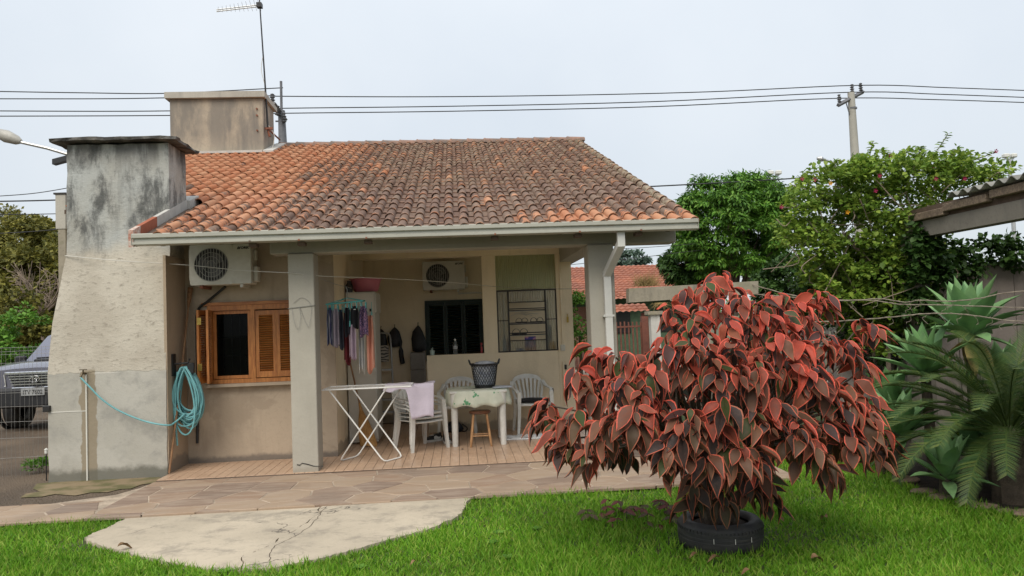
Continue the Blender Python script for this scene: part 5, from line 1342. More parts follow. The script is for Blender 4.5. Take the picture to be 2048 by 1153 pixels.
def leaf_template():
    ts = [0, .10, .26, .44, .62, .80, .92, 1.0]
    def w(t): return .235*math.sin(math.pi*min(1, t**.80))**.95*(1-.3*t**3) if 0 < t < 1 else 0
    V = []; Fc = []; mi = []; R_ = []
    for i, t in enumerate(ts):
        ww = max(w(t), .004); m_ = min(.034, ww*.42); wi = ww-m_
        zc = -.16*t*t; ser = 1+.03*(i % 2)
        R_.append(len(V))
        V += [(-ww*ser, t, zc+.055*ww/.28+.006), (-wi, t, zc+.045*wi/.28), (0, t, zc-.012), (wi, t, zc+.045*wi/.28), (ww*ser, t, zc+.055*ww/.28+.006)]
    for i in range(len(ts)-1):
        a, b_ = R_[i], R_[i+1]
        for j in range(4):
            Fc += [(a+j, a+j+1, b_+j+1), (a+j, b_+j+1, b_+j)]; k = 1 if j in (0, 3) else 0; mi += [k, k]
    return np.array(V), Fc, mi
CV, CF, CM = leaf_template()
def leaf_src(obj, margin):
    def src(t):
        if obj: oi = t.nd('ObjectInfo'); c, al = oi.outputs['Color'], oi.outputs['Alpha']
        else: at = t.nd('Attribute', attribute_name='col'); c, al = at.outputs['Color'], at.outputs['Alpha']
        if margin:
            nm = t.noise(30, t.co() if obj else t.pos(), 3); return t.mix(t.step(nm, .45, .65, 0, .6), t.mix(al, (.32, .16, .085), (.85, .14, .09)), (.22, .07, .045))
        n = t.noise(9, t.co() if obj else t.pos(), 4); n2 = t.noise(42, t.co() if obj else t.pos(), 3)
        c = t.mix(t.step(n, .4, .68, 0, .4), c, (.11, .06, .045)); return t.mix(t.math('MULTIPLY', n2, .3), c, (.03, .02, .015))
    return src
MAT['cl_o'] = leafy('copper_leaf', leaf_src(True, False), .55, .1); MAT['cm_o'] = leafy('copper_leaf_margin', leaf_src(True, True), .5, .3)
MAT['cl_j'] = leafy('copper_leaf_joined', leaf_src(False, False), .55, .1); MAT['cm_j'] = leafy('copper_leaf_margin_joined', leaf_src(False, True), .5, .3)
bush = thing('copperleaf_bush', 'large red and bronze copperleaf bush growing from a tyre on the lawn', 'bush', TC)
heads = [(750,70),(690,120),(620,130),(560,190),(830,150),(900,180),(1000,170),(1060,190),(1120,140),(1160,160),(570,250),(640,240),(700,300),(590,310),(540,330),(1290,250),(1340,270),(270,360),(350,375),(410,390),(200,440),(330,470),(250,490),(380,480),(90,560),(200,590),(160,630),(300,650),(350,610),(470,600),(520,570),(430,640),(640,600),(700,640),(760,660),(600,640),(580,690),(690,450),(740,440),(820,430),(860,460),(870,380),(930,350),(980,300),(800,330),(1080,430),(1110,440),(1200,330),(1140,310),(1250,330),(1040,270),(960,550),(880,590),(940,620),(1010,590),(1050,640),(1000,690),(1060,720),(1120,720),(1150,770),(1180,810),(780,690),(820,740),(700,760),(640,740),(540,720),(560,750),(720,800),(800,810),(650,850),(880,750),(900,790),(1200,560),(1260,560),(1220,620),(1280,610),(1330,620),(1310,550),(1280,680),(1370,680),(1240,700),(1200,660),(1160,480),(1130,520),(1250,480),(130,690),(180,720),(240,760),(110,630),(70,600),(480,690),(420,590),(480,420),(1000,420),(620,400),(1300,420),(760,560),(1140,640),(1350,730),(450,520),(740,180),(790,120),(680,200),(640,905),(850,870),(910,850),(760,900),(700,880),(930,900),(700,100),(870,230),(930,240),(860,300),(780,250),(720,380),(900,420),(1050,340),(1100,240),(990,230),(640,330),(960,150)]
rgB = np.random.default_rng(11); HP = []
cx0, cz0 = 1.845, .75
for (zx, zy) in heads:
    x, y = 1050+zx/1.922, 520+zy/1.922
    p = atY(x, y, 5.42); dx = (p.x-cx0-.05)/1.32; dz = (p.z-.62)/1.38
    r = min(1., dx*dx+max(0, dz)**2*1.0); depth = math.sqrt(max(0, 1-r))*1.0
    Y = 5.42-depth*(.95 if p.z > .5 else .35)+rgB.normal(0, .06); p = atY(x, y, Y); HP.append((np.array(p), 1))
for k in range(70):     # clusters the camera sees less of: the far side and the inside
    a = rgB.uniform(0, 2*math.pi); e = rgB.uniform(.0, 1.25); q_ = rgB.uniform(.5, .92)
    p = np.array([cx0+.05+1.22*q_*math.cos(a)*math.cos(e), 5.42+.95*q_*(abs(math.sin(a)) if k % 3 else math.sin(a)*.6)*math.cos(e), .62+1.15*q_*math.sin(e)]); HP.append((p, 0))
pos, dirs, nrm, scl, colr, front = [], [], [], [], [], []
for (h, vis) in HP:
    outv = np.array([h[0]-cx0, (h[1]-5.42)*1.2, 0.]); ol = np.linalg.norm(outv); outv = outv/max(ol, .25)
    n_ = rgB.integers(9, 13); a0 = rgB.uniform(0, 6.28); young = min(1, max(0, (h[2]-.35)/1.3))
    for k in range(n_):
        a = a0+2.4*k; t = R(rgB.uniform(15, 66)) if k > 3 else R(rgB.uniform(25, 80))
        lay = k/n_
        d = np.array([math.cos(a)*math.sin(t), math.sin(a)*math.sin(t), -math.cos(t)])+outv*.22+np.array([0, -.05, 0])+rgB.normal(0, .13, 3)
        base = h+np.array([math.cos(a), math.sin(a), 0])*.022+np.array([0, 0, .05-.13*lay])
        nn_ = np.array([math.cos(a), math.sin(a), .45])*1.0+outv*.5+np.array([0, -.28, .25])+rgB.normal(0, .38, 3)
        pos.append(base); dirs.append(d); nrm.append(nn_)
        s = rgB.choice([rgB.uniform(.08, .13), rgB.uniform(.12, .17), rgB.uniform(.14, .20), rgB.uniform(.16, .215)])*(1 if vis else .9)*(.82 if young > .8 else 1); scl.append((s*rgB.uniform(.85, 1.1), s, s))
        yy = min(1, max(0, young*.75+(.35 if lay < .3 else -.05)+rgB.normal(0, .14)))
        old = np.array([.055, .05, .025]) if rgB.random() < .35 else np.array([.17, .092, .055]); mid = np.array([.135, .06, .034]); yng = np.array([.43, .06, .036])
        c = old+(mid-old)*min(1, yy*2) if yy < .5 else mid+(yng-mid)*(yy-.5)*2
        u = rgB.random()
        if vis and u < .22: c = np.array([.035, .03, .03])+.12*c
        elif u < .30: c = np.array([.05, .075, .02])
        elif u < .45: c = c*.6+np.array([.05, .035, .02])
        elif u > .86: c = c*1.25+np.array([.05, .02, .01])
        c = c*(.72+.28*young)
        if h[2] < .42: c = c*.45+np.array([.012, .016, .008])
        if not vis: c = np.array([.016, .022, .009])+.10*c  # inner and far clusters near black: the bush's inner shade put into leaf colour
        colr.append((*c, min(1, .1+yy*1.15))); front.append((h[1]-.35*s) if vis else 9)
pos, dirs, nrm, scl, colr, front = map(np.array, (pos, dirs, nrm, scl, colr, front))
A = frame_mats(pos, dirs, nrm, scl); order = np.argsort(front); near, far = order[:300], order[300:]
lm = []
for vi in range(3):
    b = MB(); V = CV.copy(); V[:, 2] += [-.0, .03, -.16][vi]*V[:, 1]**2+[0, .6, .15][vi]*np.abs(V[:, 0])+.05*np.sin(V[:, 1]*7+vi*2); V[:, 0] *= [1, .75, 1.06][vi]; V[:, 0] += [0, .0, .08][vi]*V[:, 1]**2; b.add(V, CF); b.mi = list(CM)
    o = b.build('leaf', [MAT['cl_o'], MAT['cm_o']], fix=False, smooth=60); lm.append(o.data); bpy.data.objects.remove(o)
for k, i in enumerate(near):
    m = Matrix(((*A[i][0], pos[i][0]), (*A[i][1], pos[i][1]), (*A[i][2], pos[i][2]), (0, 0, 0, 1)))
    o = inst(lm[k % 3], 'leaf', bush, m); o.color = tuple(colr[i])
CV2 = CV.copy(); CV2[:, 2] += .75*np.abs(CV2[:, 0])-.25*CV2[:, 1]**3; CV2[:, 0] *= .72      # folded, curling leaves
CV3 = CV.copy(); CV3[:, 2] += .10*np.sin(CV3[:, 1]*6+CV3[:, 0]*5); CV3[:, 0] += .10*CV3[:, 1]**2
VV = np.concatenate([place(T_, A[far[k::3]], pos[far[k::3]]) for k, T_ in enumerate((CV, CV2, CV3))]); CCo = np.concatenate([colr[far[k::3]] for k in range(3)])
o = bulk('foliage', VV, CF, [MAT['cl_j'], MAT['cm_j']], bush, CCo, smooth=True, mi=CM); o['kind'] = 'stuff'
b = MB(); g0 = TC+Vector((0, 0, .15))
stems = []
for k in range(9):
    a = 2*math.pi*k/9; stems.append((g0+Vector((.09*math.cos(a), .09*math.sin(a), 0)), g0+Vector((.33*math.cos(a), .26*math.sin(a), .42+.08*(k % 3)))))
for s0, s1 in stems: b.tube(spline([s0, s0.lerp(s1, .5)+Vector((0, 0, .06)), s1], 4), [.028-.0016*i for i in range(9)], 7)
for h, vis in HP:
    hv = Vector(h); s0, s1 = min(stems, key=lambda q_: (Vector((q_[1].x, q_[1].y, 0))-Vector((hv.x, hv.y, 0))).length)
    b.tube(spline([s1, s1.lerp(hv, .5)+Vector((0, 0, .05)), hv], 3), [.014, .013, .011, .01, .008, .007, .006], 5)
b.build('branches', MAT['bark'], bush, smooth=True)
# dark red seedlings at the bush's foot
sd_ = thing('seedling', 'small dark red seedlings sprouting in the grass left of the tyre', 'seedling', (1.0, 5.9, -.06))
pS, dS, nS, sS, cS = [], [], [], [], []
stm = MB()
for k in range(34):
    px_, py_ = random.uniform(1160, 1370), random.uniform(1005, 1052); g = atZ(px_, py_+14, -.06); hh = random.uniform(.03, .13); stm.tube([g, g+Vector((random.uniform(-.02, .02), 0, hh))], .003, 4)
    for q_ in range(4):
        a = random.uniform(0, 6.28); pS.append((g.x, g.y, g.z+hh)); dS.append((math.cos(a), math.sin(a), -.25)); nS.append((.2*math.cos(a), .2*math.sin(a)-.4, 1)); s = random.uniform(.05, .11); sS.append((s, s, s)); cS.append((.12, .03, .025, .1) if random.random() < .6 else (.06, .045, .02, .1))
o = bulk('foliage', place(CV, frame_mats(np.array(pS), np.array(dS), np.array(nS), np.array(sS)), np.array(pS)), CF, [MAT['cl_j'], MAT['cl_j']], sd_, cS, True, CM); o['kind'] = 'stuff'
stm.build('stems', MAT['bark'], sd_)['kind'] = 'stuff'

# ------------------------------------------------------------------ lawn grass
NB = 130000
yy = RNG.uniform(3.9, 9.8, NB*3); xx = RNG.uniform(-.72, .80, NB*3)*(yy+.4)
keep = (((yy < 7.20+.02*RNG.normal(size=xx.size)) & (xx > -9)) | (xx > 3.30)) & (yy < 9.6)
keep &= ~in_poly(xx, yy, PADPOLY); keep &= ~(((xx-TC.x)**2+(yy-TC.y)**2) < .30**2)
bed = [atZ(x, y, -.06) for x, y in ((1735, 905), (1770, 930), (1800, 955), (1850, 990), (1920, 1010), (1990, 1024), (2060, 1036))]
BED = [(p.x, p.y) for p in bed]+[(7.5, 4.9), (7.5, 9.2), (4.6, 9.2)]
keep &= ~in_poly(xx, yy, BED)
dens = np.where(yy > 6.4, .75, 1.0)
bare = np.exp(-(((xx-TC.x-.1)/.8)**2+((yy-TC.y-.05)/.42)**2)); dens = dens*(1-.82*bare)
worn = np.exp(-(((xx+2.95)/.35)**2+((yy-6.45)/.22)**2)); dens *= 1-.85*worn
keep &= RNG.random(xx.size) < dens
xx, yy = xx[keep][:NB], yy[keep][:NB]; n = len(xx)
BV = np.array([(-1, 0, 0), (1, 0, 0), (-.85, .45, .10), (.85, .45, .10), (0, 1, .42)]); BF = [(0, 1, 3), (0, 3, 2), (2, 3, 4)]
patch = np.sin(xx*3.1+1.3*np.sin(yy*2.3))*np.sin(yy*2.7+xx)*.5+.5
h = RNG.uniform(.03, .09, n)*(.6+.65*patch); wid = RNG.uniform(.0026, .0058, n)
lean = rdir(n)*np.array([.75, .75, 0])+np.array([0, 0, 1.]); fac = rdir(n)*np.array([1, 1, .1])
P = np.stack([xx, yy, np.full(n, -.064)], 1)
o = bulk('grass', place(BV, frame_mats(P, lean, fac, np.stack([wid, h, h], 1)), P), BF, MAT['grass']); tag(o, 'short bright green grass covering the lawn', 'grass', kind='stuff')
# broad weeds and dry leaves lying on the grass
MAT['dryleaf'] = leafy('dry_leaf', lambda t: t.mix(t.step(t.noise(12), .4, .6), (.30, .19, .10), (.17, .10, .05)), .8, .1)
for k, (x, y, s, lab) in enumerate(((1655, 1040, .11, 'dry curled leaf on the grass right of the tyre'), (1622, 1122, .12, 'dry leaf lying flat near the lower right of the tyre'), (1440, 1120, .10, 'dry leaf right in front of the tyre'), (1395, 1112, .07, 'small dry leaf left in front of the tyre'), (1500, 1145, .07, 'narrow dry leaf at the bottom edge of the lawn'), (832, 1127, .06, 'pale dry leaf on the lawn right of the concrete pad'), (1560, 1040, .06, 'crumpled brown leaf just right of the tyre'), (235, 1100, .13, 'brown dry leaf at the left edge of the pad'))):
    g = atZ(x, y, -.02); b = MB(); V = CV.copy(); V[:, 2] += .35*np.abs(V[:, 0])+.10*np.sin(V[:, 1]*5); b.add(V*s, CF); o = b.build('fallen_leaf', MAT['dryleaf'], smooth=True)
    o.location = (g.x, g.y, -.005 if k != 7 else .004); o.rotation_euler = (random.uniform(-.15, .15), random.uniform(-.2, .2), random.uniform(0, 6.28)); tag(o, lab, 'leaf', 'fallen leaves on the lawn')
pw = []
for (x, y) in ((1015, 1120), (998, 1070), (1075, 1062), (985, 1090), (450, 1148), (720, 1140)):
    g = atZ(x, y, -.05)
    for q_ in range(5): a = q_*1.26+x; pw.append((g.x, g.y, g.z+.01, math.cos(a), math.sin(a), .45))
pw = np.array(pw); tag(bulk('weeds', place(LT_V, frame_mats(pw[:, :3], pw[:, 3:], np.tile([[0, 0, 1.]], (len(pw), 1)), np.full((len(pw), 3), .06)), pw[:, :3]), LT_F, MAT['shrub']), 'broad leaved weeds scattered in the grass', 'weeds', kind='stuff')

# ------------------------------------------------------------------ planting bed on the right: agaves, cycad, edging stones
sheet('planting_bed', BED, -.056, MAT['soil'])
for k in range(11):
    t = k/10; q_ = spline(bed, 6); p = q_[int(t*(len(q_)-1))]; s = random.uniform(.06, .10)
    b = MB(); b.lathe([(0, -.5), (.6, -.42), (.95, -.1), (1, .1), (.8, .38), (.4, .5), (0, .52)], 12, (0, 0, 0), wob=lambda a, r, z: 1+.1*math.sin(3*a+k)+.06*math.sin(7*a+z*5))
    o = b.build('edging_stone', simple('edging_stone_%d' % k, (.28, .20, .14), .85, .2, 7, bump=.5, col2=(.15, .11, .08)), smooth=True)
    o.location = (p.x, p.y, -.062+s*.28); o.scale = (s*1.35, s, s*.75); o.rotation_euler = (0, 0, random.uniform(-.4, .4)); tag(o, 'rounded brown edging stone, number %s along the bed from the bush' % ('one two three four five six seven eight nine ten eleven'.split()[k]), 'stone', 'edging stones of the planting bed')
def m_agave():
    t = NT('agave_leaf'); oi = t.nd('ObjectInfo').outputs['Random']; y = t.sep(t.nd('TexCoord').outputs['Object'])[1]
    c = t.mix(oi, (.14, .28, .10), (.22, .38, .155)); c = t.mix(t.step(y, .0, .5, .55, 0), c, (.20, .30, .14)); c = t.mix(t.step(t.noise(5), .4, .7, 0, .4), c, (.08, .16, .09))
    return t.done(c, .5)
MAT['agave'] = m_agave()
MAT['agaveold'] = simple('agave_dry_leaf', (.36, .29, .10), .8, .2, 4, col2=(.22, .15, .06))
def agave_mesh(bend, wk=1.):
    b = MB(); ts = [0, .08, .22, .4, .58, .75, .88, .96, 1]; V = []
    for t in ts:
        w_ = wk*(.05+.085*math.sin(math.pi*min(1, t**.9))**1.0)*(1-t**6) if t < 1 else .001
        z = -bend*t*t+.12*t; ch_ = .32*w_
        th = .02*(1-t)+.002
        V += [(-w_, t, z+ch_), (-w_*.5, t, z+ch_*.25), (0, t, z), (w_*.5, t, z+ch_*.25), (w_, t, z+ch_), (w_*.5, t, z+ch_*.25-th), (0, t, z-th), (-w_*.5, t, z+ch_*.25-th)]
    b.add(V, [(i*8+j, i*8+(j+1) % 8, (i+1)*8+(j+1) % 8, (i+1)*8+j) for i in range(len(ts)-1) for j in range(8)])
    o = b.build('leaf', MAT['agave'], smooth=60); me = o.data; bpy.data.objects.remove(o); return me
AGM = [agave_mesh(.10, 1.3), agave_mesh(.28, 1.25), agave_mesh(.02, 1.25), agave_mesh(.45, 1.1)]
OLDM = AGM[3].copy(); OLDM.materials.clear(); OLDM.materials.append(MAT['agaveold'])
def agave(c, L, nleaf, lab, seed, stem=0., tilt=(0, 0), old=0):
    rg = random.Random(seed); t = thing('agave', lab, 'agave', (c[0], c[1], -.056), 'agaves in the planting bed'); C_ = Vector(c)
    if True: MB().tube([(c[0]-tilt[0]*.3, c[1]-tilt[1]*.3, -.07), (c[0], c[1], c[2]+.06)], [.055, .045], 10).build('stem', MAT['bark'], t, smooth=True)
    for k in range(nleaf):
        f = k/(nleaf-1); a = k*2.399+seed; el = R(84-88*f**.9+rg.uniform(-7, 7))
        d = Vector((math.cos(a)*math.cos(el)+tilt[0], math.sin(a)*math.cos(el)+tilt[1], math.sin(el))).normalized()
        up = Vector((-math.cos(a)*math.sin(el), -math.sin(a)*math.sin(el), math.cos(el)+.05)); z = (up-d*up.dot(d)).normalized(); x = d.cross(z)
        s = L*(.62+.42*math.sin(math.pi*min(1, .15+f*.8)))*rg.uniform(.9, 1.08); p = C_+Vector((math.cos(a), math.sin(a), 0))*.03+Vector((0, 0, .06-.10*f))
        m = Matrix(((x.x*s, d.x*s, z.x*s, p.x), (x.y*s, d.y*s, z.y*s, p.y), (x.z*s, d.z*s, z.z*s, p.z), (0, 0, 0, 1)))
        inst(AGM[[2, 0, 0, 1][min(3, int(f*4))]] if k % 5 else AGM[1], 'leaf', t, m)
    for k in range(old):
        a = k*1.9+seed; d = Vector((math.cos(a)*.8, math.sin(a)*.8, -.55)).normalized(); z = Vector((0, 0, 1)); z = (z-d*d.z).normalized(); x = d.cross(z); s = L*.75; p = C_+Vector((0, 0, -.06))
        inst(OLDM, 'old_leaf', t, Matrix(((x.x*s, d.x*s, z.x*s, p.x), (x.y*s, d.y*s, z.y*s, p.y), (x.z*s, d.z*s, z.z*s, p.z), (0, 0, 0, 1))))
    return t
def ag(x, y, Y, *a, **k): p = atY(x, y, Y); return agave((p.x, p.y, p.z), *a, **k)
ag(1938, 668, 7.3, .60, 30, 'tallest pale green agave standing on a bare stem above the cycad', 1, old=6)
ag(1850, 745, 7.25, .50, 24, 'agave just below and left of the tallest one', 2, tilt=(-.15, -.1))
ag(1785, 812, 7.3, .40, 22, 'smaller agave against the right side of the red bush', 3)
ag(1800, 868, 6.9, .42, 22, 'agave low beside the bush with broad blue green leaves', 4, tilt=(.1, -.1))
ag(1893, 955, 6.25, .40, 20, 'dark green agave nearest the lawn edge in front of the cycad', 5, tilt=(0, -.12))
ag(1945, 905, 6.7, .40, 20, 'shaded agave half hidden under the cycad fronds', 6)
ag(1990, 890, 6.5, .42, 20, 'agave between the cycad trunk and the nearest agave', 7)
ag(1758, 868, 7.35, .36, 18, 'low agave tucked against the foot of the red bush', 8)
ag(2005, 770, 7.6, .5, 22, 'agave standing behind the cycad under the shed', 9)
MAT['cycad'] = leafy('cycad_leaflets', ramp3([(.022, .055, .015), (.045, .09, .022), (.09, .13, .03), (.14, .165, .035)]), .45, .15)
cy = thing('cycad', 'spreading dark green cycad with feathery fronds at the right edge', 'cycad', (4.62, 6.1, -.056)); CC = Vector((4.62, 6.1, .50))
MB().lathe([(.0, -.6), (.15, -.6), (.17, -.3), (.15, -.05), (.08, .05), (0, .08)], 16, CC, wob=lambda a, r, z: 1+.08*math.sin(7*a+z*30)).build('trunk', MAT['bark'], cy)
FT = np.array([(-.5, 0, 0), (.5, 0, 0), (.35, .6, -.03), (-.35, .6, -.03), (0, 1, -.10)]); FTF = [(0, 1, 2), (0, 2, 3), (3, 2, 4)]
for k in range(64):
    f = k/63; a = k*2.399+.5; el = R(76-70*f**.8); L = 1.3*random.uniform(.85, 1.08); pos, dirs, nrm, rach = [], [], [], []
    hd = Vector((math.cos(a), math.sin(a), 0)); sd2 = Vector((-hd.y, hd.x, 0)); p = CC.copy(); ca = el; rach.append(p.copy()); NS = 30
    for i in range(NS):
        stp = L/NS; dvec = hd*math.cos(ca)+Vector((0, 0, math.sin(ca))); p = p+dvec*stp; ca -= R(68)/NS*(.4+1.2*i/NS); rach.append(p.copy())
        if i > 3:
            for sgn in (-1, 1):
                for h_ in (0, .25, .5, .75):
                    q_ = p+dvec*stp*h_; pos.append(q_); upv = sd2.cross(dvec)*-1
                    dirs.append(sd2*sgn*.8+dvec*(.45+.5*i/NS)+upv*.22); nrm.append(upv+sd2*sgn*-.3)
    m_ = len(pos); ii = np.repeat(np.arange(4, NS), 8)[:m_]; ln = .15*np.sin(np.pi*np.clip((ii-1)/(NS+3), .08, 1))**.7*RNG.uniform(.9, 1.1, m_)
    pos, dirs, nrm = (np.array([list(v) for v in q_]) for q_ in (pos, dirs, nrm))
    fo = bulk('frond', place(FT, frame_mats(pos, dirs, nrm, np.stack([np.full(m_, .0062), ln, ln], 1)), pos), FTF, MAT['cycad'], cy)
    MB().tube(rach[::3]+[rach[-1]], .006, 5).build('rachis', MAT['cycad'], fo)
# ------------------------------------------------------------------ shed on the right with the flowering vine
def atX(x, y, Xv):
    r = ray(x, y); return Vector(r*(Xv/r[0]))+Vector((0, 0, EYE))
SX = 5.42
e0, e1 = atX(2048, 346, SX), atX(1893, 396, SX); zr = (e0.z+e1.z)/2
shed = thing('open_shed', 'open shed with a corrugated roof on concrete posts at the right edge', 'shed', (5.6, 7.5, -.06))
b = MB(); ys = np.arange(3.5, e1.y+.02, .0221); V = []
for (xo, dz) in ((SX, 0), (SX+1.4, .12), (SX+3.2, .28)):
    for y in ys: V.append((xo, y, zr+dz+.027*math.cos(2*math.pi*y/.177)))
k = len(ys); b.add(V, [(i*k+j, i*k+j+1, (i+1)*k+j+1, (i+1)*k+j) for i in range(2) for j in range(k-1)])
b.build('roof_sheet', simple('fibre_cement', (.30, .29, .26), .9, .25, 5, bump=.3, col2=(.16, .155, .14)), shed, smooth=60, solid=.008)
bt, bb = atX(2048, 396, SX+.12), atX(2048, 432, SX+.12)
MB().box(SX+.12, SX+.30, 3.5, 9.0, bb.z-.02, bt.z-.01).build('beam', MAT['shedconc'], shed)
for (ya, yb, dz) in ((7.35, 8.05, .035), (8.05, 8.7, .0), (6.2, 7.3, .06)): MB().box(SX+.06, SX+.14, ya, yb, bt.z+.0+dz, bt.z+.085+dz, bev=.006).build('purlin', MAT['timber'], shed)
MB().box(SX+.145, SX+.19, 3.5, 8.9, bt.z-.008, zr-.035).build('wall_plate', MAT['deck'], shed)
for y in (8.75, 4.6): MB().box(SX+.10, SX+.32, y, y+.22, -.06, bb.z-.022).build('post', MAT['shedconc'], shed)
MB().box(SX+2.9, SX+3.1, 3.5, 9.3, -.06, zr+.2).build('back_wall', MAT['yardwall'], shed)
for y in (5.4, 7.0, 8.6): MB().box(SX+.3, SX+3.0, y, y+.09, zr-.12, zr-.03).build('rafter', MAT['deck'], shed)
yw = thing('yard_wall', 'streaked concrete yard wall behind the agaves on the right', 'wall', (6, 9.5, -.06))
for i in range(7): MB().box(4.95+i*.82, 4.95+(i+1)*.82-.012, 9.50+.004*(i % 2), 9.58, -.06, 2.02+.12*(i > 1)).build('panel', MAT['yardwall'], yw)

vine = thing('flowering_vine', 'sprawling bright green vine with small crimson flowers over the shed', 'vine', (5.0, 9.0, -.06))
VP = [(1568, 440), (1590, 385), (1640, 350), (1700, 335), (1760, 325), (1830, 318), (1890, 318), (1960, 335), (2040, 348), (1960, 372), (1900, 392), (1885, 440), (1880, 520), (1850, 600), (1780, 640), (1690, 625), (1620, 580), (1580, 520)]
VD = [(1600, 560), (1880, 470), (1905, 560), (1880, 680), (1800, 760), (1690, 740), (1640, 650)]
def px_clumps(poly, K, Ya, Yb, ra, rb_, seed):
    rg = np.random.default_rng(seed); xs_, ys_ = [q_[0] for q_ in poly], [q_[1] for q_ in poly]; out_ = []
    while len(out_) < K:
        x, y = rg.uniform(min(xs_), max(xs_)), rg.uniform(min(ys_), max(ys_))
        if in_poly(np.array([x]), np.array([y]), poly)[0]: p = atY(x, y, rg.uniform(Ya, Yb)); out_.append((*p, rg.uniform(ra, rb_)))
    return out_
vc = px_clumps(VP, 300, 8.7, 10.0, .09, .22, 3)
crown('foliage', MAT['vine'], vine, vc, 84, .064, 1, .2, LT_V, LT_F, 1.15, up=.7)
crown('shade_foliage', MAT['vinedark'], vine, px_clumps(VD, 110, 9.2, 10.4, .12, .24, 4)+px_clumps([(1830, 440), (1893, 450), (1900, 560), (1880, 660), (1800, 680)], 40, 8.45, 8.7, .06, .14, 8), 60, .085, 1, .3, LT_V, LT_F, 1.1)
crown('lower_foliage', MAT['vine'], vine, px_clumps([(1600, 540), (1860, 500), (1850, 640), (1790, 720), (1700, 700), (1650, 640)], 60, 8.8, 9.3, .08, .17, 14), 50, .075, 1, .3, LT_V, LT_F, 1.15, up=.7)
tw = MB(); pos = []
shoots = [[(1850, 335), (1875, 300), (1896, 268)], [(1742, 345), (1740, 312), (1746, 284)], [(1790, 340), (1800, 315), (1815, 302)], [(1900, 335), (1945, 322), (1990, 305)], [(1668, 352), (1664, 338), (1672, 322)], [(1830, 330), (1838, 305), (1842, 296)], [(1770, 335), (1775, 312), (1765, 300)], [(1915, 330), (1925, 312), (1932, 318)], [(1625, 372), (1600, 362), (1605, 362)], [(1880, 335), (1905, 310), (1915, 300)]]
for s_ in shoots:
    P = spline([atY(x, y, 9.2) for x, y in s_], 7); tw.tube(P, .005, 4)
    for i in range(2, len(P)): pos += [P[i], P[i], P[i]]
for c in vc[::3]:
    a = Vector(c[:3]); tw.tube(spline([a, a+Vector((random.uniform(-.3, .3), random.uniform(-.2, .1), random.uniform(-.35, .1))), a+Vector((random.uniform(-.5, .5), random.uniform(-.3, .1), random.uniform(-.6, 0)))], 4), .006, 4)
tw.tube(spline([(5.35, 8.95, -.06), (5.3, 9.0, .9), (5.38, 9.1, 1.8), (5.0, 9.3, 2.6)], 5), .03, 6); tw.tube(spline([(5.2, 9.2, -.06), (5.25, 9.25, 1.1), (4.8, 9.3, 2.2)], 5), .022, 6)
tw.build('stems', MAT['dead'], vine)
pos = np.array([list(p) for p in pos]); m_ = len(pos); d = rdir(m_); d[:, 2] = np.abs(d[:, 2])*.3
bulk('shoot_leaves', place(LT_V, frame_mats(pos, d, rdir(m_)*.4+np.array([0, -.2, 1.]), np.full((m_, 3), .075)), pos), LT_F, MAT['vine'], vine)['kind'] = 'stuff'
MAT['crimson'] = leafy('crimson_petal', lambda t: t.mix(t.noise(9), (.42, .02, .09), (.28, .01, .08)), .5, .3); MAT['yellowpetal'] = leafy('yellow_petal', lambda t: t.mix(t.noise(9), (.75, .38, .02), (.7, .3, .02)), .5, .3)
for (x, y, c) in ((1991, 303, 'c'), (1740, 317, 'c'), (1699, 330, 'c'), (1780, 311, 'c'), (1877, 330, 'c'), (1758, 352, 'c'), (1864, 333, 'c'), (1628, 360, 'c'), (1603, 358, 'c'), (1750, 382, 'c'), (1870, 358, 'c'), (1928, 358, 'c'), (1694, 425, 'y'), (1562, 414, 'c'), (1660, 367, 'y')):
    p = atY(x, y, 8.62 if y > 340 else 9.1); b = MB(); V = []; Fc = []
    for q_ in range(5):
        a = 2*math.pi*q_/5; o_ = len(V)
        for (r_, da, dy) in ((.005, 0, 0), (.022, -.45, -.012), (.031, 0, -.02), (.022, .45, -.012)): V.append((p.x+r_*math.cos(a+da), p.y+dy, p.z+r_*math.sin(a+da)))
        Fc.append((o_, o_+1, o_+2, o_+3))
    b.add(V, Fc).tube([(p.x, p.y-.004, p.z), (p.x+.01, p.y+.05, p.z-.02)], [.008, .004], 5).build('flower', MAT['crimson' if c == 'c' else 'yellowpetal'], vine)
# ivy on the yard wall
iv = thing('wall_ivy', 'dark ivy trailing over the top of the yard wall under the shed', 'ivy', (6, 9.45, -.06))
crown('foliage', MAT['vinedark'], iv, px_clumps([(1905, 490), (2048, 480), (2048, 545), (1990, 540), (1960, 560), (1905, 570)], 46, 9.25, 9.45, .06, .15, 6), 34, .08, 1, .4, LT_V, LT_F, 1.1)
MB().tube(spline([(5.55, 9.47, -.06), (5.7, 9.46, 1.0), (6.0, 9.45, 2.0), (6.6, 9.45, 2.3)], 5), .018, 6).build('stems', MAT['bark'], iv)

# ------------------------------------------------------------------ concrete clothesline post with its wires
cp = thing('clothesline_post', 'lichen covered concrete T post with a level crossbar behind the red bush', 'clothesline post', (2.74, 8.5, -.06))
a0, a1, a2, a3 = atY(1255, 578, 8.5), atY(1512, 563, 8.5), atY(1512, 588, 8.5), atY(1255, 606, 8.5)
MB().add([(p.x, 8.43+dy, p.z) for dy in (0, .14) for p in (a0, a1, a2, a3)], [(0, 1, 2, 3), (7, 6, 5, 4), (0, 4, 5, 1), (1, 5, 6, 2), (2, 6, 7, 3), (3, 7, 4, 0)]).build('crossbar', MAT['oldconc'], cp)
xm = (a0.x+a1.x)/2+.1; MB().box(xm-.075, xm+.075, 8.43, 8.57, -.07, min(a2.z, a3.z)-.001).build('post', MAT['oldconc'], cp)
tf = thing('dry_tuft', 'dry golden tuft of grass growing on the concrete crossbar', 'dry grass', (2.2, 8.5, a0.z))
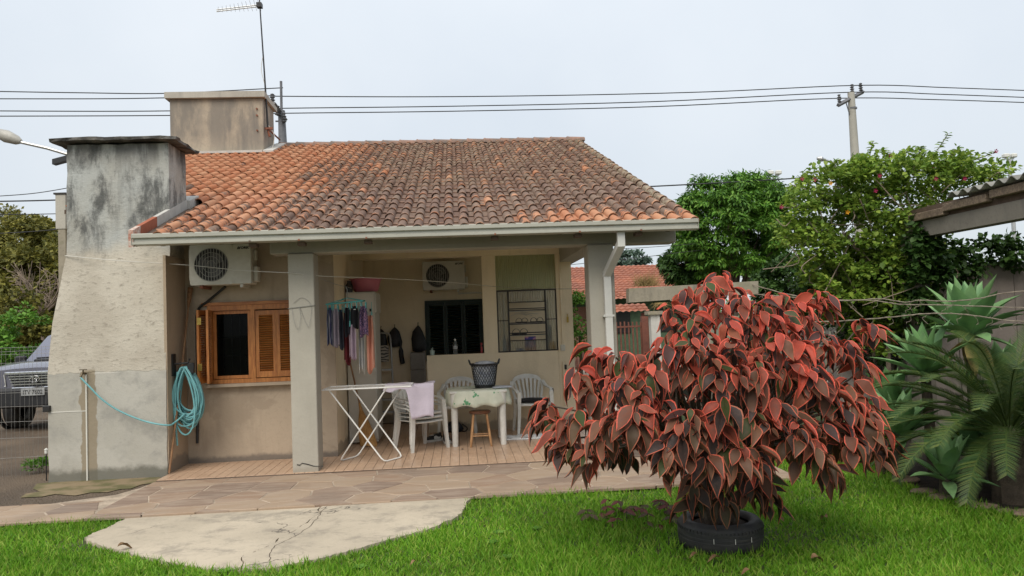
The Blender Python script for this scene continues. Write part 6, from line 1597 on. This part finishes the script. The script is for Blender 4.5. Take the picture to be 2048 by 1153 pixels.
nT = 420; g = atY(1292, 572, 8.5); P = np.stack([g.x+RNG.normal(0, .07, nT), 8.5+RNG.normal(0, .03, nT), np.full(nT, g.z-.005)], 1); dd = rdir(nT)*np.array([.8, .6, 0])+np.array([0, 0, .75]); hh = RNG.uniform(.05, .22, nT)
o = bulk('blades', place(BV, frame_mats(P, dd, rdir(nT), np.stack([np.full(nT, .002), hh, hh], 1)), P), BF, simple('dry_grass', (.38, .27, .11), .9, .2), tf); o['kind'] = 'stuff'
nT = 120; g = atY(1318, 606, 8.5); P = np.stack([g.x+RNG.normal(0, .04, nT), 8.42+RNG.normal(0, .01, nT), np.full(nT, g.z)], 1); dd = rdir(nT)*np.array([.8, .4, 0])+np.array([0, 0, -.35]); hh = RNG.uniform(.04, .16, nT)
o = bulk('blades', place(BV, frame_mats(P, dd, rdir(nT), np.stack([np.full(nT, .002), hh, hh], 1)), P), BF, bpy.data.materials['dry_grass'], tf); o['kind'] = 'stuff'
MAT['rustwire'] = simple('old_wire', (.30, .25, .19), .8, .2, 15)
def wire(P, lab, r_=.0048):
    b = MB(); pts_ = [Vector(atY(x, y, Y)) for x, y, Y in P]; sp = spline(pts_, 7); b.tube(sp, r_, 5); b.tube([p+Vector((0, .006*math.sin(i*1.7), .006*math.cos(i*1.7))) for i, p in enumerate(sp)], r_*.7, 4)
    rg = random.Random(len(lab))
    for i in range(2, len(sp), 4):
        p = sp[i]; c = [p]; a = rg.uniform(0, 6)
        for k in range(6): c.append(p+Vector((.03*math.sin(a+k*.9), .01*k*rg.uniform(-.3, .3), -.018*k+.012*math.cos(a+k*1.3))))
        if rg.random() < .6: b.tube(c, .0022, 4)
    return tag(b.build('rusty_wire', MAT['rustwire']), lab, 'wire', 'old wires strung right from the concrete crossbar')
wire([(1340, 601, 8.42), (1460, 632, 8.1), (1560, 640, 7.9), (1640, 644, 7.7), (1720, 640, 7.5), (1790, 634, 7.2), (1850, 628, 7.0), (1910, 628, 6.85), (1965, 634, 6.7), (2010, 641, 6.55), (2060, 644, 6.4)], 'lowest of the three old wires crossing in front of the agave')
wire([(1505, 570, 8.42), (1580, 590, 8.2), (1660, 601, 7.9), (1740, 601, 7.6), (1800, 609, 7.4), (1860, 610, 7.1), (1930, 612, 6.9), (2060, 617, 6.4)], 'middle one of the three old wires crossing the agave')
wire([(1500, 588, 8.42), (1600, 596, 8.1), (1700, 601, 7.8), (1760, 598, 7.6), (1810, 605, 7.3), (1840, 601, 7.1), (1900, 603, 6.9), (1960, 597, 6.7), (2000, 588, 6.6), (2060, 581, 6.4)], 'uppermost of the three old wires, rising at the right edge')

# ------------------------------------------------------------------ garden gate, neighbour's house, far fences
MAT['brownpaint'] = simple('brown_gate_paint', (.20, .07, .045), .7, .2, 4)
gate = thing('iron_gate', 'reddish brown barred gate and fence beyond the right porch pillar', 'gate', (4.8, 22.5, -.06))
gx0, gx1 = atY(1120, 700, 22.5).x, atY(1286, 700, 22.5).x; b = MB().box(-.02, .02, -.02, .02, 0, 1.52); o = b.build('bar', MAT['brownpaint']); bme = o.data; bpy.data.objects.remove(o)
x = gx0
while x < gx1: inst(bme, 'bar', gate, Matrix.Translation((x, 22.5, -.05+random.uniform(-.01, .02)))); x += .125
for z in (.12, 1.30): MB().box(gx0, gx1, 22.47, 22.476, z, z+.05).build('rail', MAT['brownpaint'], gate)
MB().box(gx1-.02, gx1+.18, 22.40, 22.60, -.06, 1.62).build('gate_post', MAT['brownpaint'], gate)
gpil = thing('gate_pillar', 'white gate pillar with a grey cap beside the barred gate', 'pillar', (5.5, 21.5, -.06))
pa, pb = atY(1300, 640, 21.5).x, atY(1318, 640, 21.5).x
MB().box(pa, pb, 21.4, 21.66, -.06, 1.66).build('shaft', m_plaster('white_pillar', (.55, .54, .5), (.25, .24, .22), 2, .6, .2), gpil); MB().box(pa-.10, pb+.08, 21.33, 21.73, 1.661, 1.76).build('cap', MAT['oldconc'], gpil)
MAT['farroof'] = simple('neighbour_clay', (.36, .13, .075), .85, .25, 1.2, col2=(.22, .085, .055), bump=.3, bd=.05)
def far_roof(x0, x1, y0, z0, y1, z1, pitch, parent, rows):
    b = MB(); nx_ = int((x1-x0)/pitch*4); V = []
    ang_ = math.atan2(z1-z0, y1-y0)
    for r_ in range(rows):
        for e in (0, 1):
            f = (r_+e)/rows; lift = .05*(1-e)
            for i in range(nx_+1): x = x0+(x1-x0)*i/nx_; V.append((x, y0+(y1-y0)*f, z0+(z1-z0)*f+lift+.05*abs(math.sin(math.pi*(x-x0)/pitch))))
    k = nx_+1; b.add(V, [(i*k+j, i*k+j+1, (i+1)*k+j+1, (i+1)*k+j) for i in range(2*rows-1) for j in range(nx_)]); return b.build('roof', MAT['farroof'], parent, fix=False)
nb = thing('neighbour_house', 'low neighbouring house with a red tiled roof beyond the gate', 'house', (6, 33, -.06))
ea, eb = atY(1250, 601, 32), atY(1250, 533, 37)
rf = far_roof(1.5, atY(1425, 560, 34).x, 32, ea.z, 37, eb.z, .24, nb, 15)
MB().box(1.6, atY(1400, 560, 33).x, 33.0, 33.2, -.06, ea.z+.25).build('wall', simple('green_wall', (.10, .16, .09), .8), nb)
for x in (1215, 1245, 1330): q_ = atY(x, 630, 32.95); MB().box(q_.x-.35, q_.x+.35, 32.96, 32.99, .9, 1.95).build('window', MAT['iron'], nb)
rf2 = far_roof(atY(1140, 600, 28).x, atY(1252, 600, 28).x, 28, atY(1200, 600, 28).z, 30.5, atY(1200, 582, 30.5).z, .24, nb, 6)
MB().box(2.5, atY(1240, 600, 28).x, 30.3, 30.5, -.06, 2.1).build('wall', simple('brick_wall_far', (.26, .13, .09), .9, .2, 4), nb)
gr2 = thing('gate_roof', 'little tiled canopy over the gate', 'canopy', (5.3, 24.2, -.06))
ga, gb2 = atY(1228, 628, 24), atY(1300, 628, 24); far_roof(ga.x-.3, gb2.x, 24, ga.z-.02, 24.8, ga.z+.28, .2, gr2, 3)
for x in (ga.x, gb2.x-.2): MB().box(x, x+.12, 24.3, 24.42, -.06, ga.z).build('post', MAT['brownpaint'], gr2)
fw = thing('far_brick_wall', 'low reddish brick wall seen through the barred fence', 'wall', (4, 26, -.06))
MB().box(2.6, 4.6, 26, 26.2, -.06, 1.2).build('wall', simple('old_brick', (.24, .12, .09), .9, .3, 5, bump=.5), fw)
hd_ = thing('hedge_bush', 'leafy green bush behind the right end of the porch wall', 'bush', (3.0, 19.0, -.06))
hp_ = atY(1158, 620, 19); crown('foliage', MAT['shrub'], hd_, lobed((hp_.x, 19, 1.35), (.55, .5, .85), 40, .14, .26, 5, lower=-.9), 70, .09, 1, .2); MB().tube([(hp_.x, 19, -.06), (hp_.x, 19, 1.2)], .04, 6).build('stem', MAT['bark'], hd_)
sf = thing('slat_fence', 'grey slatted fence behind the right side of the red bush', 'fence', (7, 14, -.06))
o = MB().box(-.035, .035, -.01, .01, 0, 1.55).build('slat', simple('grey_slat', (.13, .12, .11), .8)); sme = o.data; bpy.data.objects.remove(o)
x = 5.3
while x < 9.5: inst(sme, 'slat', sf, Matrix.Translation((x, 14, -.055))); x += .11
for z in (.3, 1.2): MB().box(5.25, 9.5, 14.011, 14.03, z, z+.06).build('rail', bpy.data.materials['grey_slat'], sf)
wg = thing('white_gate', 'small white barred gate low behind the bush on the right', 'gate', (6.2, 11.9, -.06))
wa, wb_ = atY(1728, 715, 11.9), atY(1765, 700, 11.9); o = MB().box(-.012, .012, -.012, .012, 0, 1.3).build('bar', MAT['plastic']); wme = o.data; bpy.data.objects.remove(o)
for k in range(9): inst(wme, 'bar', wg, Matrix.Translation((wa.x-.1+k*.06, 11.9, -.055)))
MB().box(wa.x-.13, wa.x+.42, 11.914, 11.93, .85, .89).box(wa.x-.13, wa.x+.42, 11.914, 11.93, .1, .14).build('rail', MAT['plastic'], wg)

# ------------------------------------------------------------------ trees
mc = atY(1465, 468, 25)
tree('mango_tree', 'big round dark green mango tree behind the red bush', (mc.x, 25, -.06), (mc.x, 25, mc.z+.1), (2.1, 1.9, 1.95), 330, 130, .18, MAT['mango'], 21, (.2, .38), droop=.7, lower=-.9, aspect=.62)
mc2 = atY(1375, 535, 26.5); tree('mango_tree', 'darker low tree beside the mango, above the neighbour roof', (mc2.x, 26.5, -.06), (mc2.x, 26.5, mc2.z-.1), (.85, 1.0, .95), 60, 110, .22, MAT['vinedark'], 22, (.2, .36), droop=.7, aspect=.62)
bc = atY(1590, 590, 17); tree('yard_tree', 'dark leafy tree filling the gap between the mango and the vine', (bc.x, 17, -.06), (bc.x, 17, bc.z), (.9, .8, .9), 90, 110, .12, MAT['vinedark'], 27, (.14, .28), lower=-.95)
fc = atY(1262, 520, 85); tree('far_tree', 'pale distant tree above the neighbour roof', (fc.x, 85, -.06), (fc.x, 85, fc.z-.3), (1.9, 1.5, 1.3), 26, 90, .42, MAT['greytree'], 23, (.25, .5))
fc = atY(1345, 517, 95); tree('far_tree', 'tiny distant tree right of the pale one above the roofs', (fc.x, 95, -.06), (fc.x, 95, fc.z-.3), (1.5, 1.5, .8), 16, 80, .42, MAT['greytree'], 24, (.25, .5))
LTs = [(30, 565, 36, 3.4, 3.2, 'tall olive tree at the far left edge'), (100, 575, 33, 2.4, 2.8, 'olive tree just left of the chimney'), (-40, 590, 34, 2.6, 3.0, 'leafy tree cut by the left picture edge'), (60, 600, 28, 2.0, 1.9, 'lower brownish tree in front of the tall olive one'), (150, 565, 38, 3.0, 3.0, 'olive tree mostly hidden behind the chimney')]
for i, (x, y, Y, rx, rzv, lab) in enumerate(LTs):
    c = atY(x, y, Y); tree('olive_tree', lab, (c.x, Y, -.06), (c.x, Y, c.z), (rx, rx*.8, rzv), 100, 190, .19, MAT['wood_l'], 31+i, (.3, .6), 'trees beyond the driveway', lower=-.95)
c = atY(18, 655, 20); sb2 = thing('garden_shrub', 'bright green shrub behind the parked pickup', 'shrub', (c.x, 20, -.06)); crown('foliage', MAT['shrub'], sb2, lobed((c.x, 20, 1.2), (.85, .7, 1.05), 46, .15, .32, 41, lower=-.9), 80, .13, 1, .3); MB().tube([(c.x, 20, -.06), (c.x, 20, 1)], .05, 6).build('stem', MAT['bark'], sb2)
c = atY(15, 600, 24); sb3 = thing('garden_shrub', 'taller yellow green shrub above the bright green one', 'shrub', (c.x, 24, -.06)); crown('foliage', MAT['wood_l'], sb3, lobed((c.x, 24, 2.0), (1.1, .8, 1.3), 50, .2, .4, 42, lower=-.9), 80, .17, 1, .3); MB().tube([(c.x, 24, -.06), (c.x, 24, 1.6)], .06, 6).build('stem', MAT['bark'], sb3)
ds = thing('dead_tree', 'bare grey dead branches in front of the olive trees', 'dead tree', (-13.5, 26, -.06)); b = MB(); c = atY(85, 660, 26); rg = random.Random(5)
for k in range(46):
    e = atY(rg.uniform(20, 128), rg.uniform(535, 620), 26+rg.uniform(-.6, .6)); m_ = c.lerp(e, .55)+Vector((rg.uniform(-.3, .3), 0, rg.uniform(0, .4))); b.tube(spline([c+Vector((0, 0, .5)), m_, e], 4), [.03-.003*i for i in range(9)], 4)
    for q_ in range(3): b.tube([m_.lerp(e, rg.uniform(.2, .9)), e+Vector((rg.uniform(-.4, .4), 0, rg.uniform(-.4, .3)))], .007, 3)
b.tube([(c.x, 26, -.06), c+Vector((0, 0, .5))], [.08, .04], 6); b.build('branches', MAT['dead'], ds)
sh2 = thing('garden_hut', 'plain brownish hut wall behind the pickup under the trees', 'hut', (-13, 29, -.06)); c0, c1 = atY(70, 640, 29), atY(140, 640, 29)
MB().box(c0.x, c1.x+1, 29, 31, -.06, 3.1).build('wall', m_plaster('hut_plaster', (.30, .25, .19), (.15, .12, .09), .6, .5, .2), sh2); q_ = atY(112, 640, 28.98).x; MB().box(q_-.2, q_+.25, 28.96, 28.99, .5, 2.4).build('door', MAT['iron'], sh2)
MB().box(c0.x-.2, c1.x+1.2, 28.8, 31.2, 3.101, 3.2).build('roof', MAT['farroof'], sh2)
tl = thing('tree_line', 'far dark tree line along the horizon', 'trees', (0, 140, 0)); cl = [(x, 140+random.uniform(-6, 6), random.uniform(.5, 2.2), random.uniform(1.6, 3)) for x in np.arange(-160, 160, 2.6)]
o = crown('foliage', MAT['mango'], tl, cl, 60, 1.0, 1, .3); tl['kind'] = 'stuff'

# ------------------------------------------------------------------ utility poles, lines, lamps
MAT['poleconc'] = m_plaster('pole_concrete', (.40, .38, .33), (.26, .24, .21), 1, .3, .1)
MAT['insul'] = simple('insulator_grey', (.16, .16, .17), .4)
def insulator(p, parent, s=1.):
    MB().lathe([(.03*s, 0), (.07*s, .03*s), (.03*s, .06*s), (.075*s, .10*s), (.03*s, .13*s), (.07*s, .17*s), (.03*s, .20*s), (.055*s, .25*s), (.0, .28*s)], 10, p).build('insulator', MAT['insul'], parent, smooth=30)
p2 = thing('utility_pole', 'tall concrete utility pole with a wooden crossarm above the vine', 'utility pole', (atY(1708, 600, 26).x, 26, -.06))
t2, m2_ = atY(1702, 186, 26), atY(1711, 330, 26); dn = m2_+(m2_-t2)*2.9
MB().tube([dn, t2], [.24, .12], 14).build('pole', MAT['poleconc'], p2, smooth=True)
c0, c1 = atY(1676, 211, 25.7), atY(1726, 184, 26.3); dd_ = (c1-c0); MB().tube([c0, c1], .075, 4).build('crossarm', MAT['insul'], p2)
for p in (c0+dd_*.06, c1-dd_*.08, t2+Vector((.05, 0, -.05))): insulator(p+Vector((0, 0, .07)), p2, 1.1)
MB().tube([c0.lerp(c1, .3), t2+Vector((-.05, 0, -1.0))], .02, 5).build('brace', MAT['insul'], p2); zz_ = atY(1704, 219, 26).z; MB().lathe([(.15, 0), (.15, .06)], 14, (t2.x+.03, 26, zz_)).build('band', MAT['insul'], p2)
p1_ = thing('utility_pole', 'dark utility pole with stacked insulators rising behind the tank housing', 'utility pole', (atY(564, 600, 26).x, 26, -.06))
u0, u1, u2 = atY(562, 163, 26), atY(563, 222, 26), atY(566, 300, 26)
MB().tube([(u2.x, 26, -.06), u2, u1], [.2, .15, .12], 12).build('pole', MAT['insul'], p1_, smooth=True); MB().tube([u1, u0], .045, 8).build('mast', MAT['insul'], p1_, smooth=True)
MB().tube([atY(548, 206, 25.2), atY(572, 240, 26.6)], .06, 4).build('crossarm', MAT['insul'], p1_)
for (x, y) in ((545, 208), (556, 232), (568, 246)): insulator(atY(x, y, 25.8), p1_, 1.3)
for (x0_, y0_, x1_, y1_) in ((550, 229, 562, 229), (551, 243, 563, 243)): MB().tube([atY(x0_, y0_, 26), atY(x1_, y1_, 26)], .03, 5).build('arm', MAT['insul'], p1_)
def pline(P, Y, lab, r_=.018): return tag(MB().tube(spline([atY(x, y, Y) for x, y in P], 6), r_, 4).build('power_line', MAT['cable']), lab, 'power line', 'overhead power lines')
pline([(-80, 182), (160, 186), (340, 187), (566, 176)], 26, 'power line at the top left passing above the tank housing')
pline([(-80, 198), (200, 198), (340, 196), (540, 192), (560, 193), (850, 194), (1130, 191), (1420, 184), (1722, 171), (1900, 176), (2120, 184)], 26, 'highest long power line across the sky')
pline([(-80, 222), (250, 223), (470, 220), (570, 217), (900, 213), (1300, 204), (1700, 185), (1880, 189), (2120, 198)], 26, 'middle long power line across the sky')
pline([(-80, 233), (250, 232), (470, 230), (570, 227), (900, 223), (1300, 214), (1678, 197), (1880, 200), (2120, 208)], 26, 'lowest long power line across the sky')
pline([(-60, 396), (60, 388), (150, 374)], 22, 'thin wire sloping up to the chimney at left', .012)
pline([(-60, 404), (60, 402), (160, 399)], 22, 'thicker cable level with the small post at left', .02)
pline([(-60, 430), (60, 429), (160, 427)], 22, 'thin wire just above the olive trees at left', .012)
pline([(-60, 470), (60, 464), (160, 455)], 22, 'pale wire in front of the olive trees', .012)
pline([(1200, 378), (1290, 374), (1480, 364), (1640, 354), (1720, 350)], 24, 'thick black cable running from the roof to the vine', .022)
pline([(1120, 503), (1200, 500), (1340, 492), (1600, 470)], 24, 'thin wire seen under the right beam end', .009)
pline([(1120, 532), (1260, 518), (1340, 508), (1480, 492)], 24, 'second thin wire low under the right beam', .009)
sl = thing('street_lamp', 'street lamp arm with a long pale head at the upper left edge', 'street lamp', (atY(170, 500, 17).x, 17, -.06))
h0, h1, h2 = atY(165, 318, 17), atY(95, 297, 17), atY(38, 284, 17); MB().tube([h0, h1, h2], .035, 8).build('arm', MAT['alu'], sl, smooth=True)
MB().tube([(h0.x, 17, -.06), (h0.x, 17, h0.z+.2)], .09, 10).build('pole', MAT['poleconc'], sl, smooth=True)
g0_, g1_ = atY(42, 284, 17), atY(-6, 266, 17); MB().tube([g0_, g0_.lerp(g1_, .15), g0_.lerp(g1_, .6), g1_], [.05, .10, .14, .10], 10).build('lamp_head', simple('lamp_shell', (.45, .43, .38), .5), sl, smooth=True)
s2 = thing('street_lamp', 'small street lamp head on a bent arm left of the right utility pole', 'street lamp', (atY(1668, 600, 27).x, 27, -.06)); k0, k1, k2 = atY(1680, 345, 27), atY(1664, 325, 27), atY(1648, 320, 27)
MB().tube([(k0.x, 27, -.06), k0, k1, k2], [.08, .06, .05, .05], 8).build('pole', MAT['alu'], s2, smooth=True); MB().tube([k2, k2.lerp(atY(1634, 317, 27), .5), atY(1634, 317, 27)], [.06, .11, .05], 8).build('lamp_head', MAT['alu'], s2, smooth=True)
for (x, y, lab) in ((1548, 346, 'twin floodlight mast rising behind the mango tree'), (2018, 312, 'twin floodlight mast at the far right above the shed')):
    t = thing('floodlight_mast', lab, 'floodlight', (atY(x, y, 80).x, 80, -.06)); c = atY(x, y+6, 80); MB().tube([(c.x, 80, -.06), c], .22, 8).build('mast', MAT['alu'], t)
    MB().box(c.x-.55, c.x+.55, 79.9, 80.1, c.z-.08, c.z+.05).build('crossbar', MAT['alu'], t)
    for sx in (-1, 1): MB().box(c.x+sx*.45-.32, c.x+sx*.45+.32, 79.6, 80.2, c.z+.1, c.z+.55, bev=.08).build('floodlight', MAT['plastic'], t)

# ------------------------------------------------------------------ mesh fence and the pickup on the left
fe = thing('wire_fence', 'thin welded wire mesh fence between the driveway and the chimney', 'fence', (-6, 9.6, -.04))
b = MB(); x = -4.80; rg = random.Random(9)
while x > -8.2: b.tube([(x, 9.6, -.03), (x+rg.uniform(-.012, .012), 9.6, .5), (x+rg.uniform(-.012, .012), 9.6, 1.0), (x, 9.6, 1.53)], .0015, 4); x -= .052
for z in (1.525, 1.49, 1.44, 1.34, .97, .80, .62, .42, .2): b.tube([(-4.77, 9.596, z), (-6, 9.596, z+rg.uniform(-.02, .02)), (-7.2, 9.596, z+rg.uniform(-.02, .02)), (-8.2, 9.596, z)], .0018, 4)
b.build('wire_mesh', MAT['wire'], fe)
MB().tube([(-8.2, 9.6, -.05), (-8.2, 9.6, 1.6)], .03, 8).build('post', MAT['poleconc'], fe); MB().tube([(-4.80, 9.62, -.05), (-4.80, 9.62, 1.55)], .012, 8).build('stay', MAT['wire'], fe)
MB().box(-4.80, -4.72, 9.02, 9.09, .78, .85, bev=.005).build('latch', MAT['iron'], fe)
gl = thing('stake_light', 'thin stake light with a pale cap beside the chimney foot', 'stake light', tuple(atZ(93, 962, -.034))); q_ = atZ(93, 962, -.034)
MB().tube([q_, q_+Vector((0, 0, .31))], .007, 6).build('stake', MAT['iron'], gl); MB().lathe([(.012, .31), (.018, .32), (.018, .36), (.024, .362), (.0, .38)], 10, q_).build('cap', MAT['plastic'], gl)
wd_ = thing('weed_clump', 'tuft of green weeds at the left foot of the chimney', 'weeds', tuple(atZ(80, 950, -.034))); q_ = atZ(78, 948, -.034)
crown('foliage', MAT['shrub'], wd_, [(q_.x+random.uniform(-.13, .1), q_.y+random.uniform(-.05, .1), random.uniform(0, .12), random.uniform(.03, .07)) for _ in range(16)], 26, .04, 1, .1); MB().tube([q_, q_+Vector((0, 0, .1))], .006, 5).build('stem', MAT['bark'], wd_)

MAT['paint'] = None; t = NT('silver_car_paint'); MAT['paint'] = t.done(t.mix(t.noise(2), (.19, .19, .24), (.165, .165, .21)), .25, Metallic=.55, Coat_Weight=.6)
MAT['chrome'] = simple('chrome', (.75, .75, .77), .15, .02, 5, bump=0, Metallic=1.); MAT['carglass'] = simple('car_glass', (.20, .19, .25), .2, .05, 3, bump=0); MAT['trim'] = simple('car_black_trim', (.014, .014, .016), .5, .2, 9)
cc = atY(66, 785, 13.9); car = thing('pickup_truck', 'silver pickup truck parked behind the wire fence facing the camera', 'pickup', (cc.x, 13.9, -.034))
ox, oy, oz = cc.x, 13.9, -.034
def W(x, y, z): return (ox+x, oy+y, oz+z)
def loft(st, name, mat, parent=car, caps=True, smooth=35):
    b = MB(); n_ = len(st[0][1]); V = [W(x, y, z) for y, ring in st for x, z in ring]
    Fc = [(i*n_+j, i*n_+(j+1) % n_, (i+1)*n_+(j+1) % n_, (i+1)*n_+j) for i in range(len(st)-1) for j in range(n_)]
    if caps: Fc += [tuple(range(n_)), tuple((len(st)-1)*n_+j for j in range(n_))]
    return b.add(V, Fc).build(name, mat, parent, smooth=smooth)
def ring(ws, wm, wt, zb, zm, zt, cr=.03): return [(-ws, zb), (-wm, (zb+zm)/2), (-wm, zm), (-wt, zt), (-wt*.5, zt+cr), (0, zt+cr*1.3), (wt*.5, zt+cr), (wt, zt), (wm, zm), (wm, (zb+zm)/2), (ws, zb)]
body = loft([(.10, ring(.70, .80, .70, .70, 1.0, 1.11)), (.22, ring(.80, .88, .76, .56, 1.06, 1.17)), (.6, ring(.84, .91, .80, .50, 1.08, 1.21)), (1.2, ring(.84, .915, .84, .50, 1.10, 1.25)), (1.35, ring(.84, .915, .85, .50, 1.10, 1.22)), (3.4, ring(.84, .915, .86, .50, 1.08, 1.15)), (5.1, ring(.84, .90, .86, .55, 1.08, 1.15))], 'body', MAT['paint'])
loft([(1.22, ring(.80, .80, .78, 1.14, 1.2, 1.25, .02)), (1.75, ring(.80, .76, .66, 1.14, 1.45, 1.70, .02)), (2.05, ring(.80, .75, .60, 1.14, 1.50, 1.795, .02)), (3.1, ring(.80, .75, .60, 1.14, 1.50, 1.80, .02)), (3.5, ring(.80, .78, .70, 1.14, 1.3, 1.45, .02))], 'cabin', MAT['paint'])
b = MB(); b.grid(lambda u, v: W((u-.5)*2*(.70-.13*v), 1.27+.70*v-.05*(1-(2*u-1)**2), 1.27+.485*v+.02), 9, 7); b.build('windscreen', MAT['carglass'], car, smooth=True)
b = MB().box(*(ox-.72, ox+.72, oy+.02, oy+.28, oz+.44, oz+.80), bev=.05); b.box(ox-.86, ox-.60, oy+.12, oy+.5, oz+.46, oz+.78, bev=.04); b.box(ox+.60, ox+.86, oy+.12, oy+.5, oz+.46, oz+.78, bev=.04); b.build('bumper', MAT['trim'], car)
gr_ = MB().add([W(-.46, .09, 1.03), W(.46, .09, 1.03), W(.36, .085, .81), W(-.36, .085, .81)], [(0, 1, 2, 3)]).build('grille', MAT['trim'], car)
for k, z in enumerate((.85, .90, .95, .995)): MB().box(ox-.40-.02*k, ox+.40+.02*k, oy+.06, oy+.085, oz+z, oz+z+.016).build('grille_bar', MAT['chrome'], gr_)
MB().box(ox-.52, ox+.52, oy+.055, oy+.10, oz+1.035, oz+1.085, bev=.01).build('chrome_bar', MAT['chrome'], car); MB().box(ox-.40, ox+.40, oy+.05, oy+.09, oz+.785, oz+.81, bev=.01).build('chrome_bar', MAT['chrome'], car)
em = MB()
for (rx, rz_) in ((.085, .055), (.032, .052), (.07, .022)):
    em.tube([W(rx*math.cos(a), .048, .945+(.022 if rx == .07 else 0)+rz_*math.sin(a)) for a in np.linspace(0, 2*math.pi, 25)[:-1]], .0075, 6, closed=True)
em.build('emblem', MAT['chrome'], car, smooth=True)
for s_ in (-1, 1):
    MB().add([W(s_*.53, .08, 1.04), W(s_*.84, .30, 1.11), W(s_*.86, .34, .92), W(s_*.70, .16, .83), W(s_*.50, .08, .83)], [(0, 1, 2, 3, 4)]).build('headlight', simple('headlight_lens_%d' % s_, (.55, .55, .52), .12, .1, 4, bump=0), car)
    wh = MB(); wh.lathe([(.20, -.11), (.34, -.115), (.365, -.09), (.365, .09), (.34, .115), (.20, .11)], 30); wh.v = [W(s_*.76+z, .95+x, .365+y) for x, y, z in wh.v]; wo = wh.build('wheel', MAT['rubber'], car, smooth=40)
    rm = MB(); rm.lathe([(.20, .08), (.18, .04), (.05, .06), (0, .07)], 20); rm.v = [W(s_*(.76+z), .95+x, .365+y) for x, y, z in rm.v]; rm.build('rim', MAT['chrome'], wo, smooth=True)
    MB().box(ox+s_*1.02-.10, ox+s_*1.02+.10, oy+1.42, oy+1.54, oz+1.15, oz+1.34, bev=.03).box(ox+min(s_*.80, s_*.94), ox+max(s_*.80, s_*.94), oy+1.46, oy+1.50, oz+1.17, oz+1.21).build('mirror', MAT['trim'], car)
    wa_ = MB(); wa_.lathe([(.37, -.02), (.43, -.02), (.43, .02), (.37, .02)], 30); wa_.v = [W(s_*.905+z, .95+x, .40+y) for x, y, z in wa_.v if True]; wa_.build('wheel_arch', MAT['trim'], car)
MB().box(ox-.33, ox+.33, oy+.62, oy+1.0, oz+1.20, oz+1.285, bev=.02).box(ox-.30, ox+.30, oy+.614, oy+.62, oz+1.225, oz+1.27).build('hood_scoop', MAT['trim'], car)
MB().tube([W(-.6, 1.24, 1.29), W(-.05, 1.20, 1.31)], .012, 5).tube([W(.0, 1.20, 1.29), W(.6, 1.24, 1.31)], .012, 5).build('wiper', MAT['trim'], car)
pt = MB().box(ox-.20, ox+.20, oy-.012, oy+.012, oz+.66, oz+.79, bev=.004).build('licence_plate', simple('plate_grey', (.36, .37, .37), .5), car)
lettering('ITV 7602', .105, (ox, oy-.014, oz+.718), MAT['black'], pt, .001, .86)
